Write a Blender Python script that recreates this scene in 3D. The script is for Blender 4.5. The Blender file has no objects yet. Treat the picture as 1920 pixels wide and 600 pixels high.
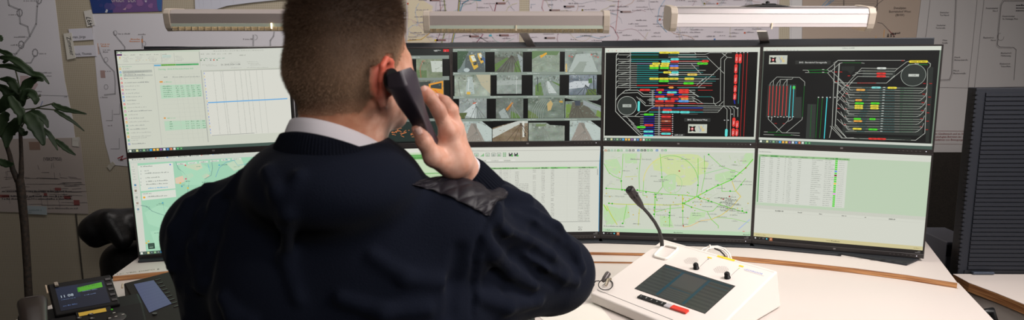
import bpy, math, random
import numpy as np
from mathutils import Vector, Matrix
random.seed(7); rng = np.random.default_rng(7)
scene = bpy.context.scene; COL = scene.collection; PI = math.pi

# ------------------------------------------------------------------ camera
F = 1266.85; CX = 960.0; CY = 297.98; ZO = 1.258          # ZO: height of the seam between the monitor rows
CAM = Vector((0.010979, -2.368031, 0.31954 + ZO))
CR = Vector((0.9996175, 0.0272999, -0.0044247)); CU = Vector((0.000129, 0.1553793, 0.9878549)); CF = Vector((-0.0276558, 0.9874776, -0.1553163))
cd = bpy.data.cameras.new('camera'); cam = bpy.data.objects.new('camera', cd); COL.objects.link(cam)
m = Matrix((CR, CU, -CF)).transposed().to_4x4(); m.translation = CAM; cam.matrix_world = m
cd.sensor_width = 36; cd.lens = F * 36 / 1920; cd.shift_x = 0; cd.shift_y = (CY - 300) / 1920; cd.clip_start = .05
cd.dof.use_dof = True; cd.dof.focus_distance = 2.0; cd.dof.aperture_fstop = 6.3
scene.camera = cam
vs = scene.view_settings; scene.display_settings.display_device = 'sRGB'
vs.view_transform = 'Standard'; vs.look = 'None'; vs.exposure = 0.0; vs.gamma = 1.0; vs.use_curve_mapping = False

# ------------------------------------------------------------------ world and lights
w = bpy.data.worlds.new('world'); scene.world = w; w.use_nodes = True
w.node_tree.nodes['Background'].inputs[0].default_value = (.8, .85, 1, 1); w.node_tree.nodes['Background'].inputs[1].default_value = .05
def area(name, loc, to, sx, sy, power, col, spread=PI):
    l = bpy.data.lights.new(name, 'AREA'); l.shape = 'RECTANGLE'; l.size = sx; l.size_y = sy; l.energy = power; l.color = col; l.spread = spread
    o = bpy.data.objects.new(name, l); COL.objects.link(o); o.location = loc
    o.rotation_euler = (Vector(to) - Vector(loc)).to_track_quat('-Z', 'Y').to_euler(); return o
area('ceiling_light_right', (1.35, -1.25, 2.62), (.95, -.75, .9), .9, .5, 24, (1, .93, .895), 2.3)
area('wall_wash_light', (-.7, -.10, 2.70), (-.75, .55, 1.2), 2.4, .25, 14, (1, .93, .90))  # unseen wash light, added to lift the posters on the back wall
area('back_fill_light', (.5, -3.3, 2.66), (-.2, -1.6, 1.3), .9, .5, 11, (1, .95, .92), 2.4)  # added fill without a visible source, lifts the neck and shirt collar
area('ceiling_light_rear', (2.8, -2.5, 2.5), (.5, -.7, 1.2), .8, .8, 15, (1, .935, .90), 1.6)

def ray(x, y): return CF + CR * ((x - CX) / F) + CU * ((CY - y) / F)
def at(x, y, Y):                                            # the point of the plane y = Y seen at a pixel
    d = ray(x, y); return CAM + d * ((Y - CAM.y) / d.y)
def on(x, y, z):                                            # the point of the level z seen at a pixel
    d = ray(x, y); return CAM + d * ((z - CAM.z) / d.z)
def lin(c):
    r = []
    for v in c[:3]:
        v = v / 255.0; r.append(v / 12.92 if v <= .04045 else ((v + .055) / 1.055) ** 2.4)
    return (r[0], r[1], r[2], 1.0)

# ------------------------------------------------------------------ materials
MATS = {}
def mat(name, col, rough=.5, metal=0, spec=.5, bump=None, noise=None, emit=None, coat=0, sheen=0, sub=0, attr=None, rvar=0):
    if name in MATS: return MATS[name]
    mt = bpy.data.materials.new(name); mt.use_nodes = True; nt = mt.node_tree; b = nt.nodes['Principled BSDF']; L = nt.links
    b.inputs['Base Color'].default_value = lin(col); b.inputs['Roughness'].default_value = rough; b.inputs['Metallic'].default_value = metal
    b.inputs['Specular IOR Level'].default_value = spec; b.inputs['Coat Weight'].default_value = coat
    if sheen: b.inputs['Sheen Weight'].default_value = sheen; b.inputs['Sheen Roughness'].default_value = .4
    if sub:
        b.inputs['Subsurface Weight'].default_value = sub; b.inputs['Subsurface Scale'].default_value = .012; b.inputs['Subsurface Radius'].default_value = (1, .35, .2)
    tc = nt.nodes.new('ShaderNodeTexCoord')
    if attr:
        a = nt.nodes.new('ShaderNodeAttribute'); a.attribute_name = attr; L.new(a.outputs['Color'], b.inputs['Base Color'])
    if noise:                                               # (scale, second colour)
        n = nt.nodes.new('ShaderNodeTexNoise'); n.inputs['Scale'].default_value = noise[0]; n.inputs['Detail'].default_value = 5
        mx = nt.nodes.new('ShaderNodeMix'); mx.data_type = 'RGBA'; L.new(tc.outputs['Object'], n.inputs['Vector'])
        cr = nt.nodes.new('ShaderNodeMapRange'); cr.inputs['From Min'].default_value = .35; cr.inputs['From Max'].default_value = .65
        L.new(n.outputs['Fac'], cr.inputs['Value']); L.new(cr.outputs['Result'], mx.inputs['Factor'])
        mx.inputs['A'].default_value = lin(col); mx.inputs['B'].default_value = lin(noise[1])
        if attr:
            mx.blend_type = 'MULTIPLY'; L.new(a.outputs['Color'], mx.inputs['A'])
        L.new(mx.outputs['Result'], b.inputs['Base Color'])
    if bump:                                                # (kind, scale, strength, distance)
        k, s, st, di = bump
        if k == 'noise':
            t = nt.nodes.new('ShaderNodeTexNoise'); t.inputs['Scale'].default_value = s; t.inputs['Detail'].default_value = 3; out = t.outputs['Fac']
        elif k == 'voronoi':
            t = nt.nodes.new('ShaderNodeTexVoronoi'); t.inputs['Scale'].default_value = s; out = t.outputs['Distance']
        else:
            t = nt.nodes.new('ShaderNodeTexWave'); t.inputs['Scale'].default_value = s; t.inputs['Distortion'].default_value = .5; out = t.outputs['Fac']
            if k == 'wavez': t.bands_direction = 'Z'
        L.new(tc.outputs['Object'], t.inputs['Vector'])
        bp = nt.nodes.new('ShaderNodeBump'); bp.inputs['Strength'].default_value = st; bp.inputs['Distance'].default_value = di
        L.new(out, bp.inputs['Height']); L.new(bp.outputs['Normal'], b.inputs['Normal'])
    if emit: b.inputs['Emission Color'].default_value = lin(emit[0]); b.inputs['Emission Strength'].default_value = emit[1]
    MATS[name] = mt; return mt
def screen_mat(name, strength, rough=.42, spec=.25):        # a lit display: its picture is a colour attribute
    mt = mat(name, (6, 7, 7), rough, spec=spec); nt = mt.node_tree; b = nt.nodes['Principled BSDF']
    a = nt.nodes.new('ShaderNodeAttribute'); a.attribute_name = 'Col'
    nt.links.new(a.outputs['Color'], b.inputs['Emission Color']); b.inputs['Emission Strength'].default_value = strength; return mt
def fabric_wall_mat():
    mt = bpy.data.materials.new('woven_panel_fabric'); mt.use_nodes = True; nt = mt.node_tree; L = nt.links; b = nt.nodes['Principled BSDF']
    tc = nt.nodes.new('ShaderNodeTexCoord'); sep = nt.nodes.new('ShaderNodeSeparateXYZ'); L.new(tc.outputs['Object'], sep.inputs[0])
    outs = []
    for ax in ('X', 'Z'):
        mu = nt.nodes.new('ShaderNodeMath'); mu.operation = 'MULTIPLY'; mu.inputs[1].default_value = 2 * PI / .0085; L.new(sep.outputs[ax], mu.inputs[0])
        sn = nt.nodes.new('ShaderNodeMath'); sn.operation = 'SINE'; L.new(mu.outputs[0], sn.inputs[0])
        gt = nt.nodes.new('ShaderNodeMapRange'); gt.inputs['From Min'].default_value = -.3; gt.inputs['From Max'].default_value = .8; L.new(sn.outputs[0], gt.inputs['Value']); outs.append(gt.outputs[0])
    mul = nt.nodes.new('ShaderNodeMath'); mul.operation = 'MULTIPLY'; L.new(outs[0], mul.inputs[0]); L.new(outs[1], mul.inputs[1])
    mx = nt.nodes.new('ShaderNodeMix'); mx.data_type = 'RGBA'; mx.inputs['A'].default_value = lin((186, 177, 158)); mx.inputs['B'].default_value = lin((146, 137, 118))
    L.new(mul.outputs[0], mx.inputs['Factor']); L.new(mx.outputs['Result'], b.inputs['Base Color']); b.inputs['Roughness'].default_value = .95; b.inputs['Specular IOR Level'].default_value = .1
    return mt
def plywood_mat():
    mt = bpy.data.materials.new('plywood_edge'); mt.use_nodes = True; nt = mt.node_tree; L = nt.links; b = nt.nodes['Principled BSDF']
    tc = nt.nodes.new('ShaderNodeTexCoord'); mp = nt.nodes.new('ShaderNodeMapping'); mp.inputs['Scale'].default_value = (6, 6, 330); L.new(tc.outputs['Object'], mp.inputs[0])
    n = nt.nodes.new('ShaderNodeTexNoise'); n.inputs['Scale'].default_value = 1; n.inputs['Detail'].default_value = 3; L.new(mp.outputs[0], n.inputs['Vector'])
    r = nt.nodes.new('ShaderNodeValToRGB'); r.color_ramp.elements[0].position = .38; r.color_ramp.elements[1].position = .62
    r.color_ramp.elements[0].color = lin((134, 84, 48)); r.color_ramp.elements[1].color = lin((194, 142, 92))
    L.new(n.outputs['Fac'], r.inputs[0]); L.new(r.outputs[0], b.inputs['Base Color']); b.inputs['Roughness'].default_value = .6
    return mt

# ------------------------------------------------------------------ mesh helpers
class MB:
    def __init__(s): s.v = []; s.f = []; s.c = []; s.sm = []
    def add(s, vs_, fs, col=None, smooth=False):
        n = len(s.v); s.v += [tuple(p) for p in vs_]
        for f in fs: s.f.append(tuple(i + n for i in f)); s.c.append(col); s.sm.append(smooth)
        return s
    def box(s, a, b, M=None, col=None):
        x0, y0, z0 = a; x1, y1, z1 = b
        p = [Vector(q) for q in ((x0,y0,z0),(x1,y0,z0),(x1,y1,z0),(x0,y1,z0),(x0,y0,z1),(x1,y0,z1),(x1,y1,z1),(x0,y1,z1))]
        if M is not None: p = [M @ q for q in p]
        return s.add(p, [(0,3,2,1),(4,5,6,7),(0,1,5,4),(1,2,6,5),(2,3,7,6),(3,0,4,7)], col)
    def prism(s, pts, off, col=None):                       # polygon pushed along a vector
        n = len(pts); off = Vector(off); a = [Vector(p) for p in pts]
        nn = Vector((0, 0, 0))
        for i in range(n): nn += a[i].cross(a[(i + 1) % n])
        if nn.dot(off) < 0: a = a[::-1]
        return s.add(a + [p + off for p in a], [tuple(range(n))[::-1], tuple(range(n, 2 * n))] + [(i, (i+1) % n, (i+1) % n + n, i + n) for i in range(n)], col)
    def tube(s, pts, r, n=10, col=None, cap=True, flat=1.0):
        pts = [Vector(p) for p in pts]; k = len(pts); rr = r if hasattr(r, '__len__') else [r] * k
        u = None; rings = []
        for i in range(k):
            t = (pts[min(i+1, k-1)] - pts[max(i-1, 0)]).normalized()
            if u is None: u = t.orthogonal().normalized()
            u = (u - t * u.dot(t)).normalized(); v = t.cross(u)
            rings.append([pts[i] + (u * math.cos(2*PI*j/n) + v * math.sin(2*PI*j/n) * flat) * rr[i] for j in range(n)])
        vv = [p for R in rings for p in R]; ff = []
        for i in range(k - 1):
            for j in range(n): ff.append((i*n + j, i*n + (j+1) % n, (i+1)*n + (j+1) % n, (i+1)*n + j))
        s.add(vv, ff, col, True)
        if cap: s.add(rings[0][::-1], [tuple(range(n))], col); s.add(rings[-1], [tuple(range(n))], col)
        return s
    def lathe(s, prof, c, n=24, M=None, col=None):          # (radius, height) pairs around z at c
        c = Vector(c); vv = []
        for r, z in prof:
            for j in range(n):
                p = Vector((r*math.cos(2*PI*j/n), r*math.sin(2*PI*j/n), z)); vv.append(c + (M @ p if M is not None else p))
        k = len(prof); ff = [(i*n + j, i*n + (j+1) % n, (i+1)*n + (j+1) % n, (i+1)*n + j) for i in range(k-1) for j in range(n)]
        s.add(vv, ff, col, True)
        if prof[0][0] > 1e-5: s.add(vv[:n][::-1], [tuple(range(n))], col)
        if prof[-1][0] > 1e-5: s.add(vv[-n:], [tuple(range(n))], col)
        return s
    def build(s, name, material, parent=None, bevel=0, seg=2, weld=False):
        me = bpy.data.meshes.new(name); me.from_pydata(s.v, [], s.f); me.update()
        if any(s.sm): me.polygons.foreach_set('use_smooth', s.sm)
        if any(c is not None for c in s.c):
            ca = me.color_attributes.new('Col', 'FLOAT_COLOR', 'CORNER'); d = np.zeros(len(me.loops) * 4, dtype=np.float32); k = 0
            for f, c in zip(s.f, s.c):
                for _ in f: d[k:k+4] = c or (0, 0, 0, 1); k += 4
            ca.data.foreach_set('color', d)
        me.materials.append(material); o = bpy.data.objects.new(name, me); COL.objects.link(o)
        if bevel:
            bv = o.modifiers.new('bevel', 'BEVEL'); bv.width = bevel; bv.segments = seg; bv.limit_method = 'ANGLE'; bv.angle_limit = .6
        if parent is not None: o.parent = parent
        return o
def tag(o, label, cat, group=None):
    o['label'] = label; o['category'] = cat
    if group: o['group'] = group
    return o
def thing(name, label, cat, loc=(0,0,0), rz=0, group=None):
    o = bpy.data.objects.new(name, None); COL.objects.link(o); o.location = loc; o.rotation_euler = (0,0,rz); o.empty_display_size = .05
    return tag(o, label, cat, group)
def struct(o): o['kind'] = 'structure'; return o
def settle(root):                                           # parts modelled in world space are re-based onto the thing's origin
    bpy.context.view_layer.update(); inv = root.matrix_world.inverted()
    def go(o, base):
        for ch in o.children:
            if ch.type == 'MESH' and ch.location.length < 1e-9 and base is not None: ch.data.transform(base)
            go(ch, base)
    go(root, inv)

# ------------------------------------------------------------------ flat artwork (displays, printed sheets) drawn as coloured polygons
GLYPH = {}
def glyph(ch):
    if ch in GLYPH: return GLYPH[ch]
    def ext(t):
        cu = bpy.data.curves.new('t', 'FONT'); cu.body = t; cu.resolution_u = 2; o = bpy.data.objects.new('t', cu); COL.objects.link(o)
        bpy.context.view_layer.update(); dg = bpy.context.evaluated_depsgraph_get(); me = bpy.data.meshes.new_from_object(o.evaluated_get(dg))
        V = [tuple(v.co[:2]) for v in me.vertices]; P = [tuple(p.vertices) for p in me.polygons]
        bpy.data.objects.remove(o); bpy.data.curves.remove(cu); bpy.data.meshes.remove(me); return V, P
    a, _ = ext('HH'); b, _ = ext('H' + ch + 'H'); adv = (max(p[0] for p in b) - min(p[0] for p in b)) - (max(p[0] for p in a) - min(p[0] for p in a))
    if ch == ' ': GLYPH[ch] = ([], [], adv)
    else: V, P = ext(ch); GLYPH[ch] = (V, P, adv)
    return GLYPH[ch]
def homog(src, dst):
    A = []
    for (x, y), (u, v) in zip(src, dst):
        A.append([x, y, 1, 0, 0, 0, -u*x, -u*y, -u]); A.append([0, 0, 0, x, y, 1, -v*x, -v*y, -v])
    return np.linalg.svd(np.array(A, float))[2][-1].reshape(3, 3)
class Art:
    """quad: four photo corners TL TR BR BL; w,h: size in metres; to3: (x right, y down, lift) in metres -> local point"""
    def __init__(s, quad, w, h, to3, lift=.00006):
        s.H = homog(quad, ((0,0),(w,0),(w,h),(0,h))); s.w = w; s.h = h; s.to3 = to3; s.mb = MB(); s.lay = 0; s.dl = lift; s.fr(0, 0, 1); s.q = quad
        s.px = w / math.hypot(quad[1][0]-quad[0][0], quad[1][1]-quad[0][1])
    def fr(s, ox, oy, k): s.ox, s.oy, s.k = ox, oy, k; return s
    def layer(s, n=1): s.lay += n; return s
    def m(s, x, y):
        x = s.ox + x / s.k; y = s.oy + y / s.k; a = s.H @ np.array((x, y, 1.0)); return a[0]/a[2], a[1]/a[2]
    def raw(s, pts, col, clip=True):
        if clip: pts = [(min(max(p[0], 0), s.w), min(max(p[1], 0), s.h)) for p in pts]
        vv = [s.to3(p[0], p[1], s.lay * s.dl) for p in pts]
        s.mb.add(vv, [tuple(range(len(vv)))], lin(col))
    def poly(s, pts, col): s.raw([s.m(*p) for p in pts], col)
    def rect(s, x0, y0, x1, y1, col):
        a = s.m(x0, y0); b = s.m(x1, y1); s.raw([(a[0],a[1]),(b[0],a[1]),(b[0],b[1]),(a[0],b[1])], col)
    def line(s, pts, wpx, col):
        P = [s.m(*p) for p in pts]; r = wpx * s.px / 2
        for (x0, y0), (x1, y1) in zip(P, P[1:]):
            L = math.hypot(x1-x0, y1-y0)
            if L < 1e-6: continue
            dx, dy = (x1-x0)/L, (y1-y0)/L; x0 -= dx*r*.6; y0 -= dy*r*.6; x1 += dx*r*.6; y1 += dy*r*.6
            s.raw([(x0-dy*r,y0+dx*r),(x0+dy*r,y0-dx*r),(x1+dy*r,y1-dx*r),(x1-dy*r,y1+dx*r)], col)
    def disc(s, x, y, rpx, col, n=20):
        c = s.m(x, y); r = rpx * s.px; s.raw([(c[0]+r*math.cos(2*PI*i/n), c[1]+r*math.sin(2*PI*i/n)) for i in range(n)], col)
    def pill(s, x0, y0, x1, y1, col):
        a = s.m(x0, y0); b = s.m(x1, y1); r = min(abs(b[0]-a[0]), abs(b[1]-a[1])) * .35
        s.raw([(a[0]+r,a[1]),(b[0]-r,a[1]),(b[0],a[1]+r),(b[0],b[1]-r),(b[0]-r,b[1]),(a[0]+r,b[1]),(a[0],b[1]-r),(a[0],a[1]+r)], col)
    def text(s, x, y, hpx, t, col, rot=0, sx=1.0, centre=False):
        """cap height hpx in photo pixels, (x, y) the left end of the base line"""
        k = hpx * s.px / .70; c, sn = math.cos(rot), math.sin(rot); X0, Y0 = s.m(x, y)
        tw = sum(glyph(ch)[2] for ch in t) * k * sx
        pen = -tw / 2 if centre else 0
        for ch in t:
            V, P, adv = glyph(ch)
            if P:
                pts = []
                for vx, vy in V:
                    u = pen + vx * k * sx; v = -vy * k; pts.append(s.to3(X0 + u*c - v*sn, Y0 + u*sn + v*c, s.lay * s.dl))
                s.mb.add(pts, P, lin(col))
            pen += adv * k * sx
        return s
    def greek(s, x, y, wpx, hpx, col, rot=0, dens=1.0):     # writing too small to read in the photo
        X0, Y0 = s.m(x, y); c, sn = math.cos(rot), math.sin(rot); u = 0; W = wpx * s.px; h = hpx * s.px
        while u < W:
            l = min(h * random.uniform(.5, 1.3), W - u); hh = h * random.choice((.6, .62, .95)); 
            s.raw([(X0 + a*c - b*sn, Y0 + a*sn + b*c) for a, b in ((u, h-hh), (u+l, h-hh), (u+l, h), (u, h))], col)
            u += l + h * random.choice((.18, .2, .25, .7)) / dens
    def build(s, name, material, parent=None): return s.mb.build(name, material, parent)
def mixc(a, b, t): return tuple(a[i] * (1-t) + b[i] * t for i in range(3))
# ------------------------------------------------------------------ room shell
YW = .75
wallm = mat('painted_wall', (118, 112, 106), .9, spec=.2, bump=('noise', 40, .1, .002))
struct(MB().box((-3.3, YW, 0), (3.3, YW + .12, 2.78)).build('wall_back', fabric_wall_mat()))
struct(MB().box((-3.42, -4.3, 0), (-3.3, YW + .12, 2.78)).build('wall_left', wallm))
struct(MB().box((3.3, -4.3, 0), (3.42, YW + .12, 2.78)).build('wall_right', wallm))
struct(MB().box((-3.42, -4.42, 0), (3.42, -4.3, 2.78)).build('wall_front', wallm))
struct(MB().box((-3.42, -4.42, -.1), (3.42, YW + .12, 0)).build('floor', mat('grey_carpet', (62, 60, 60), .95, noise=(60, (48, 46, 48)))))
struct(MB().box((-3.42, -4.42, 2.78), (3.42, YW + .12, 2.88)).build('ceiling', mat('ceiling_white', (150, 148, 145), .9)))
# aluminium joints of the partition panels
jm = mat('panel_joint', (70, 66, 60), .6)
for i, px in enumerate((149, 1757)):
    a = at(px, 460, YW); struct(MB().box((a.x - .003, YW - .004, .05), (a.x + .003, YW, at(px, 400, YW).z)).build('trim_%d' % (i + 1), jm))
# the dark lower panel at the right
a = at(1752, 285, YW); dark = mat('dark_woven_panel', (44, 38, 32), .9, noise=(220, (30, 26, 22)))
struct(MB().box((a.x - .06, YW - .012, .1), (2.9, YW - .0005, a.z)).build('trim_3', dark))

# ------------------------------------------------------------------ posters and notes on the back wall
paper = mat('printed_paper', (200, 200, 200), .75, spec=.25, attr='Col')
class Wall(Art):
    def __init__(s, Y):
        s.Y = Y; s.w = s.h = 1e9; s.mb = MB(); s.lay = 1; s.dl = .0003; s.fr(0, 0, 1); s.px = (Y - CAM.y) / F
    def m(s, x, y): p = at(s.ox + x / s.k, s.oy + y / s.k, s.Y); return p.x, -p.z
    def raw(s, pts, col, clip=False):
        s.mb.add([(p[0], s.Y - s.lay * s.dl, -p[1]) for p in pts], [tuple(range(len(pts)))], lin(col))
    def to3(s, x, y, l): return (x, s.Y - l, -y)
    def sheet(s, pts, col, th=.0012):                      # sheet with thickness
        P = [at(s.ox + x / s.k, s.oy + y / s.k, s.Y) for x, y in pts]; s.mb.prism(P, (0, th, 0), lin(col)); return s
def loc_at(o, c):
    M = Matrix.Translation(-Vector(c)); o.data.transform(M); o.location = c; return o
def poster(name, wa, label, cat, group=None):
    o = wa.build(name, paper); vs_ = [v.co for v in o.data.vertices]
    c = Vector((sum(v.x for v in vs_)/len(vs_), wa.Y, min(v.z for v in vs_))); loc_at(o, c); return tag(o, label, cat, group)
INK = (150, 150, 156)
def tramline(A, pts, stations, w=2.2, col=INK, tcol=(150, 148, 152)):
    A.line(pts, w + 1.2, col); A.lay += .3; A.line(pts, w * .5, (205, 204, 208)); A.lay -= .3
    for x, y, ww in stations: A.greek(x, y, ww, 2.6, tcol)
WH = (222, 221, 227)
# far left network plan
A = Wall(YW - .002); A.sheet([(-60, -30), (99, -30), (103, 0), (121, 150), (136, 222), (141, 262), (-60, 266)], WH); A.layer()
tramline(A, [(14, -5), (17, 10), (36, 18), (38, 44), (52, 50), (56, 68), (31, 100), (20, 112)], [(16, 26, 18), (26, 68, 26), (20, 83, 20), (10, 99, 22)], 1.6)
tramline(A, [(73, -5), (70, 12), (68, 45), (56, 68)], [(44, 0, 22)], 1.6)
for cx_, cy_ in ((37, 24), (40, 84), (66, 99), (73, 0)):
    tramline(A, [(cx_ + 5*math.cos(t*.7), cy_ + 7*math.sin(t*.7)) for t in range(10)], [], .8)
tramline(A, [(66, 104), (58, 118), (40, 118)], [(73, 99, 14)], 1.0)
A.poly([(38, 142), (52, 142), (72, 158), (62, 174), (38, 160)], (196, 176, 178)); A.layer()
for x, y, ww in ((75, 135, 24), (72, 141, 26), (14, 149, 20), (65, 170, 14), (66, 176, 12), (120, 180, 6), (14, 122, 20)): A.greek(x, y, ww, 2.4, (160, 158, 164))
A.line([(60, 178), (130, 180)], .7, INK); A.line([(80, 190), (76, 200)], 1.2, (120, 140, 190))
poster('network_plan_poster', A, 'large white route plan with looping grey lines pinned at the far left, behind the plant', 'poster')
# track plan sheet beneath
A = Wall(YW - .0045); A.sheet([(-60, 262), (150, 258), (158, 330), (166, 401), (-60, 396)], (186, 176, 170)); A.layer()
A.rect(54, 266, 76, 281, (150, 126, 112)); A.layer(); A.text(81, 301, 6.5, '(VBKST950)', (70, 68, 72), sx=.8)
for k in range(46):
    y = random.choice((322, 334, 345, 352, 357, 362, 368, 382)) + random.uniform(-3, 3); x = random.uniform(2, 140); A.line([(x, y), (x + random.uniform(8, 40), y + random.uniform(-2, 2))], .6, (96, 92, 94))
for k in range(16): x = random.uniform(2, 150); y = random.uniform(300, 380); A.line([(x, y), (x + random.uniform(-1, 3), y + random.uniform(6, 20))], .6, (110, 104, 104))
A.layer()
for x, y, ww, hh in ((82, 362, 7, 5), (103, 352, 12, 5), (120, 367, 13, 6), (138, 375, 12, 10), (44, 363, 6, 5), (0, 365, 18, 5)): A.rect(x, y, x + ww, y + hh, (146, 84, 82))
for y in (357, 366, 371): A.greek(4, y, 140, 3, (84, 80, 84))
A.line([(50, 345), (155, 345)], .6, (100, 96, 96)); A.rect(78, 384, 150, 385, (110, 104, 104)); A.greek(90, 389, 60, 2.5, (120, 116, 116))
poster('track_plan_sheet', A, 'yellowed track plan sheet marked VBKST950 pinned low behind the plant', 'sheet')
A = Wall(YW - .0075); A.sheet([(49, 386), (87, 387), (88, 403), (50, 401)], (176, 190, 196)); A.layer(); A.greek(54, 392, 26, 3, (150, 164, 170)); A.rect(53, 397, 60, 398.5, (150,164,170))
poster('paper_note', A, 'small pale blue paper strip at the lower edge of the track plan', 'note')
A = Wall(YW - .0075); A.sheet([(135, 258), (148.5, 257), (148, 275), (135.5, 274)], (214, 212, 204)); A.layer(); A.rect(137, 263, 146, 264, (196, 194, 186)); A.rect(146.8, 258, 148.3, 274, (90, 88, 84))
poster('pinned_card', A, 'small off white card at the top right corner of the track plan', 'card')
# plan between the strip of bare fabric and the monitors
A = Wall(YW - .002); A.sheet([(171, 26), (420, 25), (760, 23), (760, 200), (420, 330), (208, 309), (197, 268), (184, 180)], WH); A.layer()
tramline(A, [(185, 88), (188, 100), (196, 116), (214, 134), (216, 152), (216, 176), (196, 178)], [(193, 92, 14), (193, 96, 10), (188, 132, 20), (188, 181, 14), (202, 234, 10)], 1.0)
tramline(A, [(213, 60), (216, 66), (226, 78), (234, 88), (234, 100)], [(222, 62, 22)], 1.0)
for cx_, cy_ in ((216, 62), (199, 163), (270, 82), (199, 112)): A.line([(cx_ + 3.6*math.cos(t*.7), cy_ + 4.6*math.sin(t*.7)) for t in range(10)], .8, INK)
tramline(A, [(267, 68), (267, 90)], [(259, 63, 14)], 1.0); A.layer(); A.rect(183, 81, 186, 102, (214, 150, 104)); A.rect(265, 73, 268.5, 80, (214, 150, 104)); A.rect(188, 132, 198, 146, (176, 150, 146))
for x, y, ww in ((189, 81, 18), (190, 85, 14), (245, 72, 18), (243, 76, 20)): A.greek(x, y, ww, 2.6, (220, 160, 130))
tramline(A, [(475, 66), (475, 90)], [(456, 72, 18)], 1.4); tramline(A, [(514, 60), (513, 68), (507, 76), (507, 90)], [], 1.2); A.line([(478 + 5*math.cos(t), 70 + 5*math.sin(t)) for t in (-1.6, -.8, 0, .8, 1.6)], .8, INK)
for x, y, ww in ((208, 279, 16), (213, 214, 12), (199, 226, 12)): A.line([(x, y), (x + ww, y), (x + ww, y - 20)], .8, INK)
A.layer(); A.text(222, 302, 4.5, 'VBK', (60, 50, 56), sx=.9); A.line([(221, 297), (231, 292), (226, 300), (238, 296)], 1.6, (170, 50, 60))
poster('route_map_poster', A, 'wide white route map behind the left lamp and the leftmost monitors', 'poster')
A = Wall(YW - .005); A.sheet([(211, 303), (216, 308), (206, 320), (200, 312)], (196, 192, 178)); A.layer(); A.line([(206, 308), (212, 313)], .7, (180, 176, 160))
poster('adhesive_tape', A, 'piece of beige tape holding the lower left corner of the route map', 'tape')
# purple poster
A = Wall(YW - .004); A.sheet([(160, -40), (306, -40), (303.5, 21), (174, 25)], (112, 86, 140)); A.layer()
A.poly([(160, -40), (206, -40), (212, 24), (174, 25)], (44, 66, 128)); A.poly([(294, 0), (304, -2), (303, 21), (297, 20), (295, 12)], (66, 104, 160)); A.layer()
for k in range(26):
    x = random.uniform(170, 292); y = random.uniform(-30, 14); r = random.uniform(4, 9); c = mixc((60, 70, 132), (142, 104, 156), min(1, max(0, (x - 190) / 50)))
    A.poly([(x + r*math.cos(t)*random.uniform(.6, 1.2), y + r*.8*math.sin(t)) for t in (0, .9, 1.8, 2.7, 3.6, 4.5, 5.4)], c); A.lay += .02
A.layer(); A.text(209, 4, 9, 'UNSER', (206, 196, 204), sx=.62); A.text(240, 4, 9, 'DER', (206, 196, 204), sx=.62); A.poly([(197, 23), (200, 17), (203, 19), (201, 24)], (200, 204, 214)); A.poly([(271, 1), (276, 1), (274, 5)], (210, 204, 220))
A.poly([(230, 18), (237, 14), (236, 19)], (190, 160, 180))
poster('purple_poster', A, 'purple and blue poster at the top left edge above the route map', 'poster')
# notes with lettering
def strip(name, pts, col, txt, tx, ty, h, rot, label, sx=1.0, Y=YW - .006, cat='sign'):
    A = Wall(Y); A.sheet(pts, col); A.layer(); A.text(tx, ty, h, txt, (34, 32, 36), rot=rot, sx=sx); return poster(name, A, label, cat)
strip('name_sign', [(128, 54.5), (172, 52), (175, 74.5), (133, 77)], (216, 216, 226), 'Idarten, Jörge', 130, 72, 4.6, -.03, 'white name strip reading Idarten, Jörge, the upper of two beside the route map', .88)
strip('name_sign', [(136, 86), (179, 84), (181, 105), (140, 107)], (216, 216, 226), 'Block, Thomas', 138.5, 104, 4.6, -.04, 'white name strip reading Block, Thomas, the lower of two beside the route map', .88)
strip('room_sign', [(119, 63), (134, 61), (142, 109), (126, 112)], (212, 210, 200), 'Zimmer', 124.5, 69, 8.2, PI/2 - .12, 'pale strip reading Zimmer turned on its side, overlapping the name strips', .92, YW - .009)
strip('number_sign', [(157, 21), (171, 18), (178, 47), (163, 50)], (216, 214, 208), '497', 174.5, 47.5, 9.5, -PI/2 - .16, 'white strip with the number 497 turned on its side', .85)
# loose white sheet hanging above the left lamp
A = Wall(YW - .008); A.sheet([(364, -40), (620, -40), (600, -6), (520, 0), (470, 5), (425, 11), (388, 23), (366, 20)], (205, 208, 220)); A.layer()
for x in (372, 380, 395, 412, 436): A.line([(x, -10), (x + 2, 14 - (x - 372)*.1)], .5, (192, 194, 206))
poster('paper_sheet', A, 'loose white sheet of paper hanging above the left lamp', 'sheet')

# coloured network maps
def netmap(A, x0, x1, y0, y1, n, seed, names=True, bg=None):
    R = random.Random(seed); cols = [(192, 172, 180), (180, 188, 200), (198, 192, 172), (184, 182, 190), (176, 188, 186), (200, 178, 170)]
    for k in range(n):
        x = R.uniform(x0, x1); y = R.uniform(y0, y1); a = R.uniform(0, 6.28); pts = [(x, y)]
        for q in range(R.randint(4, 9)):
            a += R.choice((-.5, -.3, 0, 0, .3, .5)); x += 9 * math.cos(a); y += 9 * math.sin(a); pts.append((min(max(x, x0 + 1), x1 - 1), min(max(y, y0), y1)))
        A.line(pts, R.choice((.8, 1.0, 1.3)), R.choice(cols)); A.lay += .05
    A.layer()
    if names:
        yy = y0 + 3
        while yy < y1 - 3:
            xx = x0 + R.uniform(0, 40)
            while xx < x1 - 24:
                ww = R.uniform(10, 24)
                if R.random() < .62: A.greek(xx, yy + R.uniform(-2, 2), ww, 2.2, R.choice(((156, 150, 156), (166, 160, 166), (144, 138, 144))))
                if R.random() < .07: A.rect(xx - 5, yy - .4, xx - 2, yy + 2.6, R.choice(((70, 116, 176), (190, 90, 66), (120, 110, 50))))
                xx += ww + R.uniform(4, 40)
            yy += R.uniform(5, 7)
MB_ = (202, 194, 200)
A = Wall(YW - .002); A.sheet([(762, -40), (974, -40), (973, 120), (762, 120)], MB_); A.layer()
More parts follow.
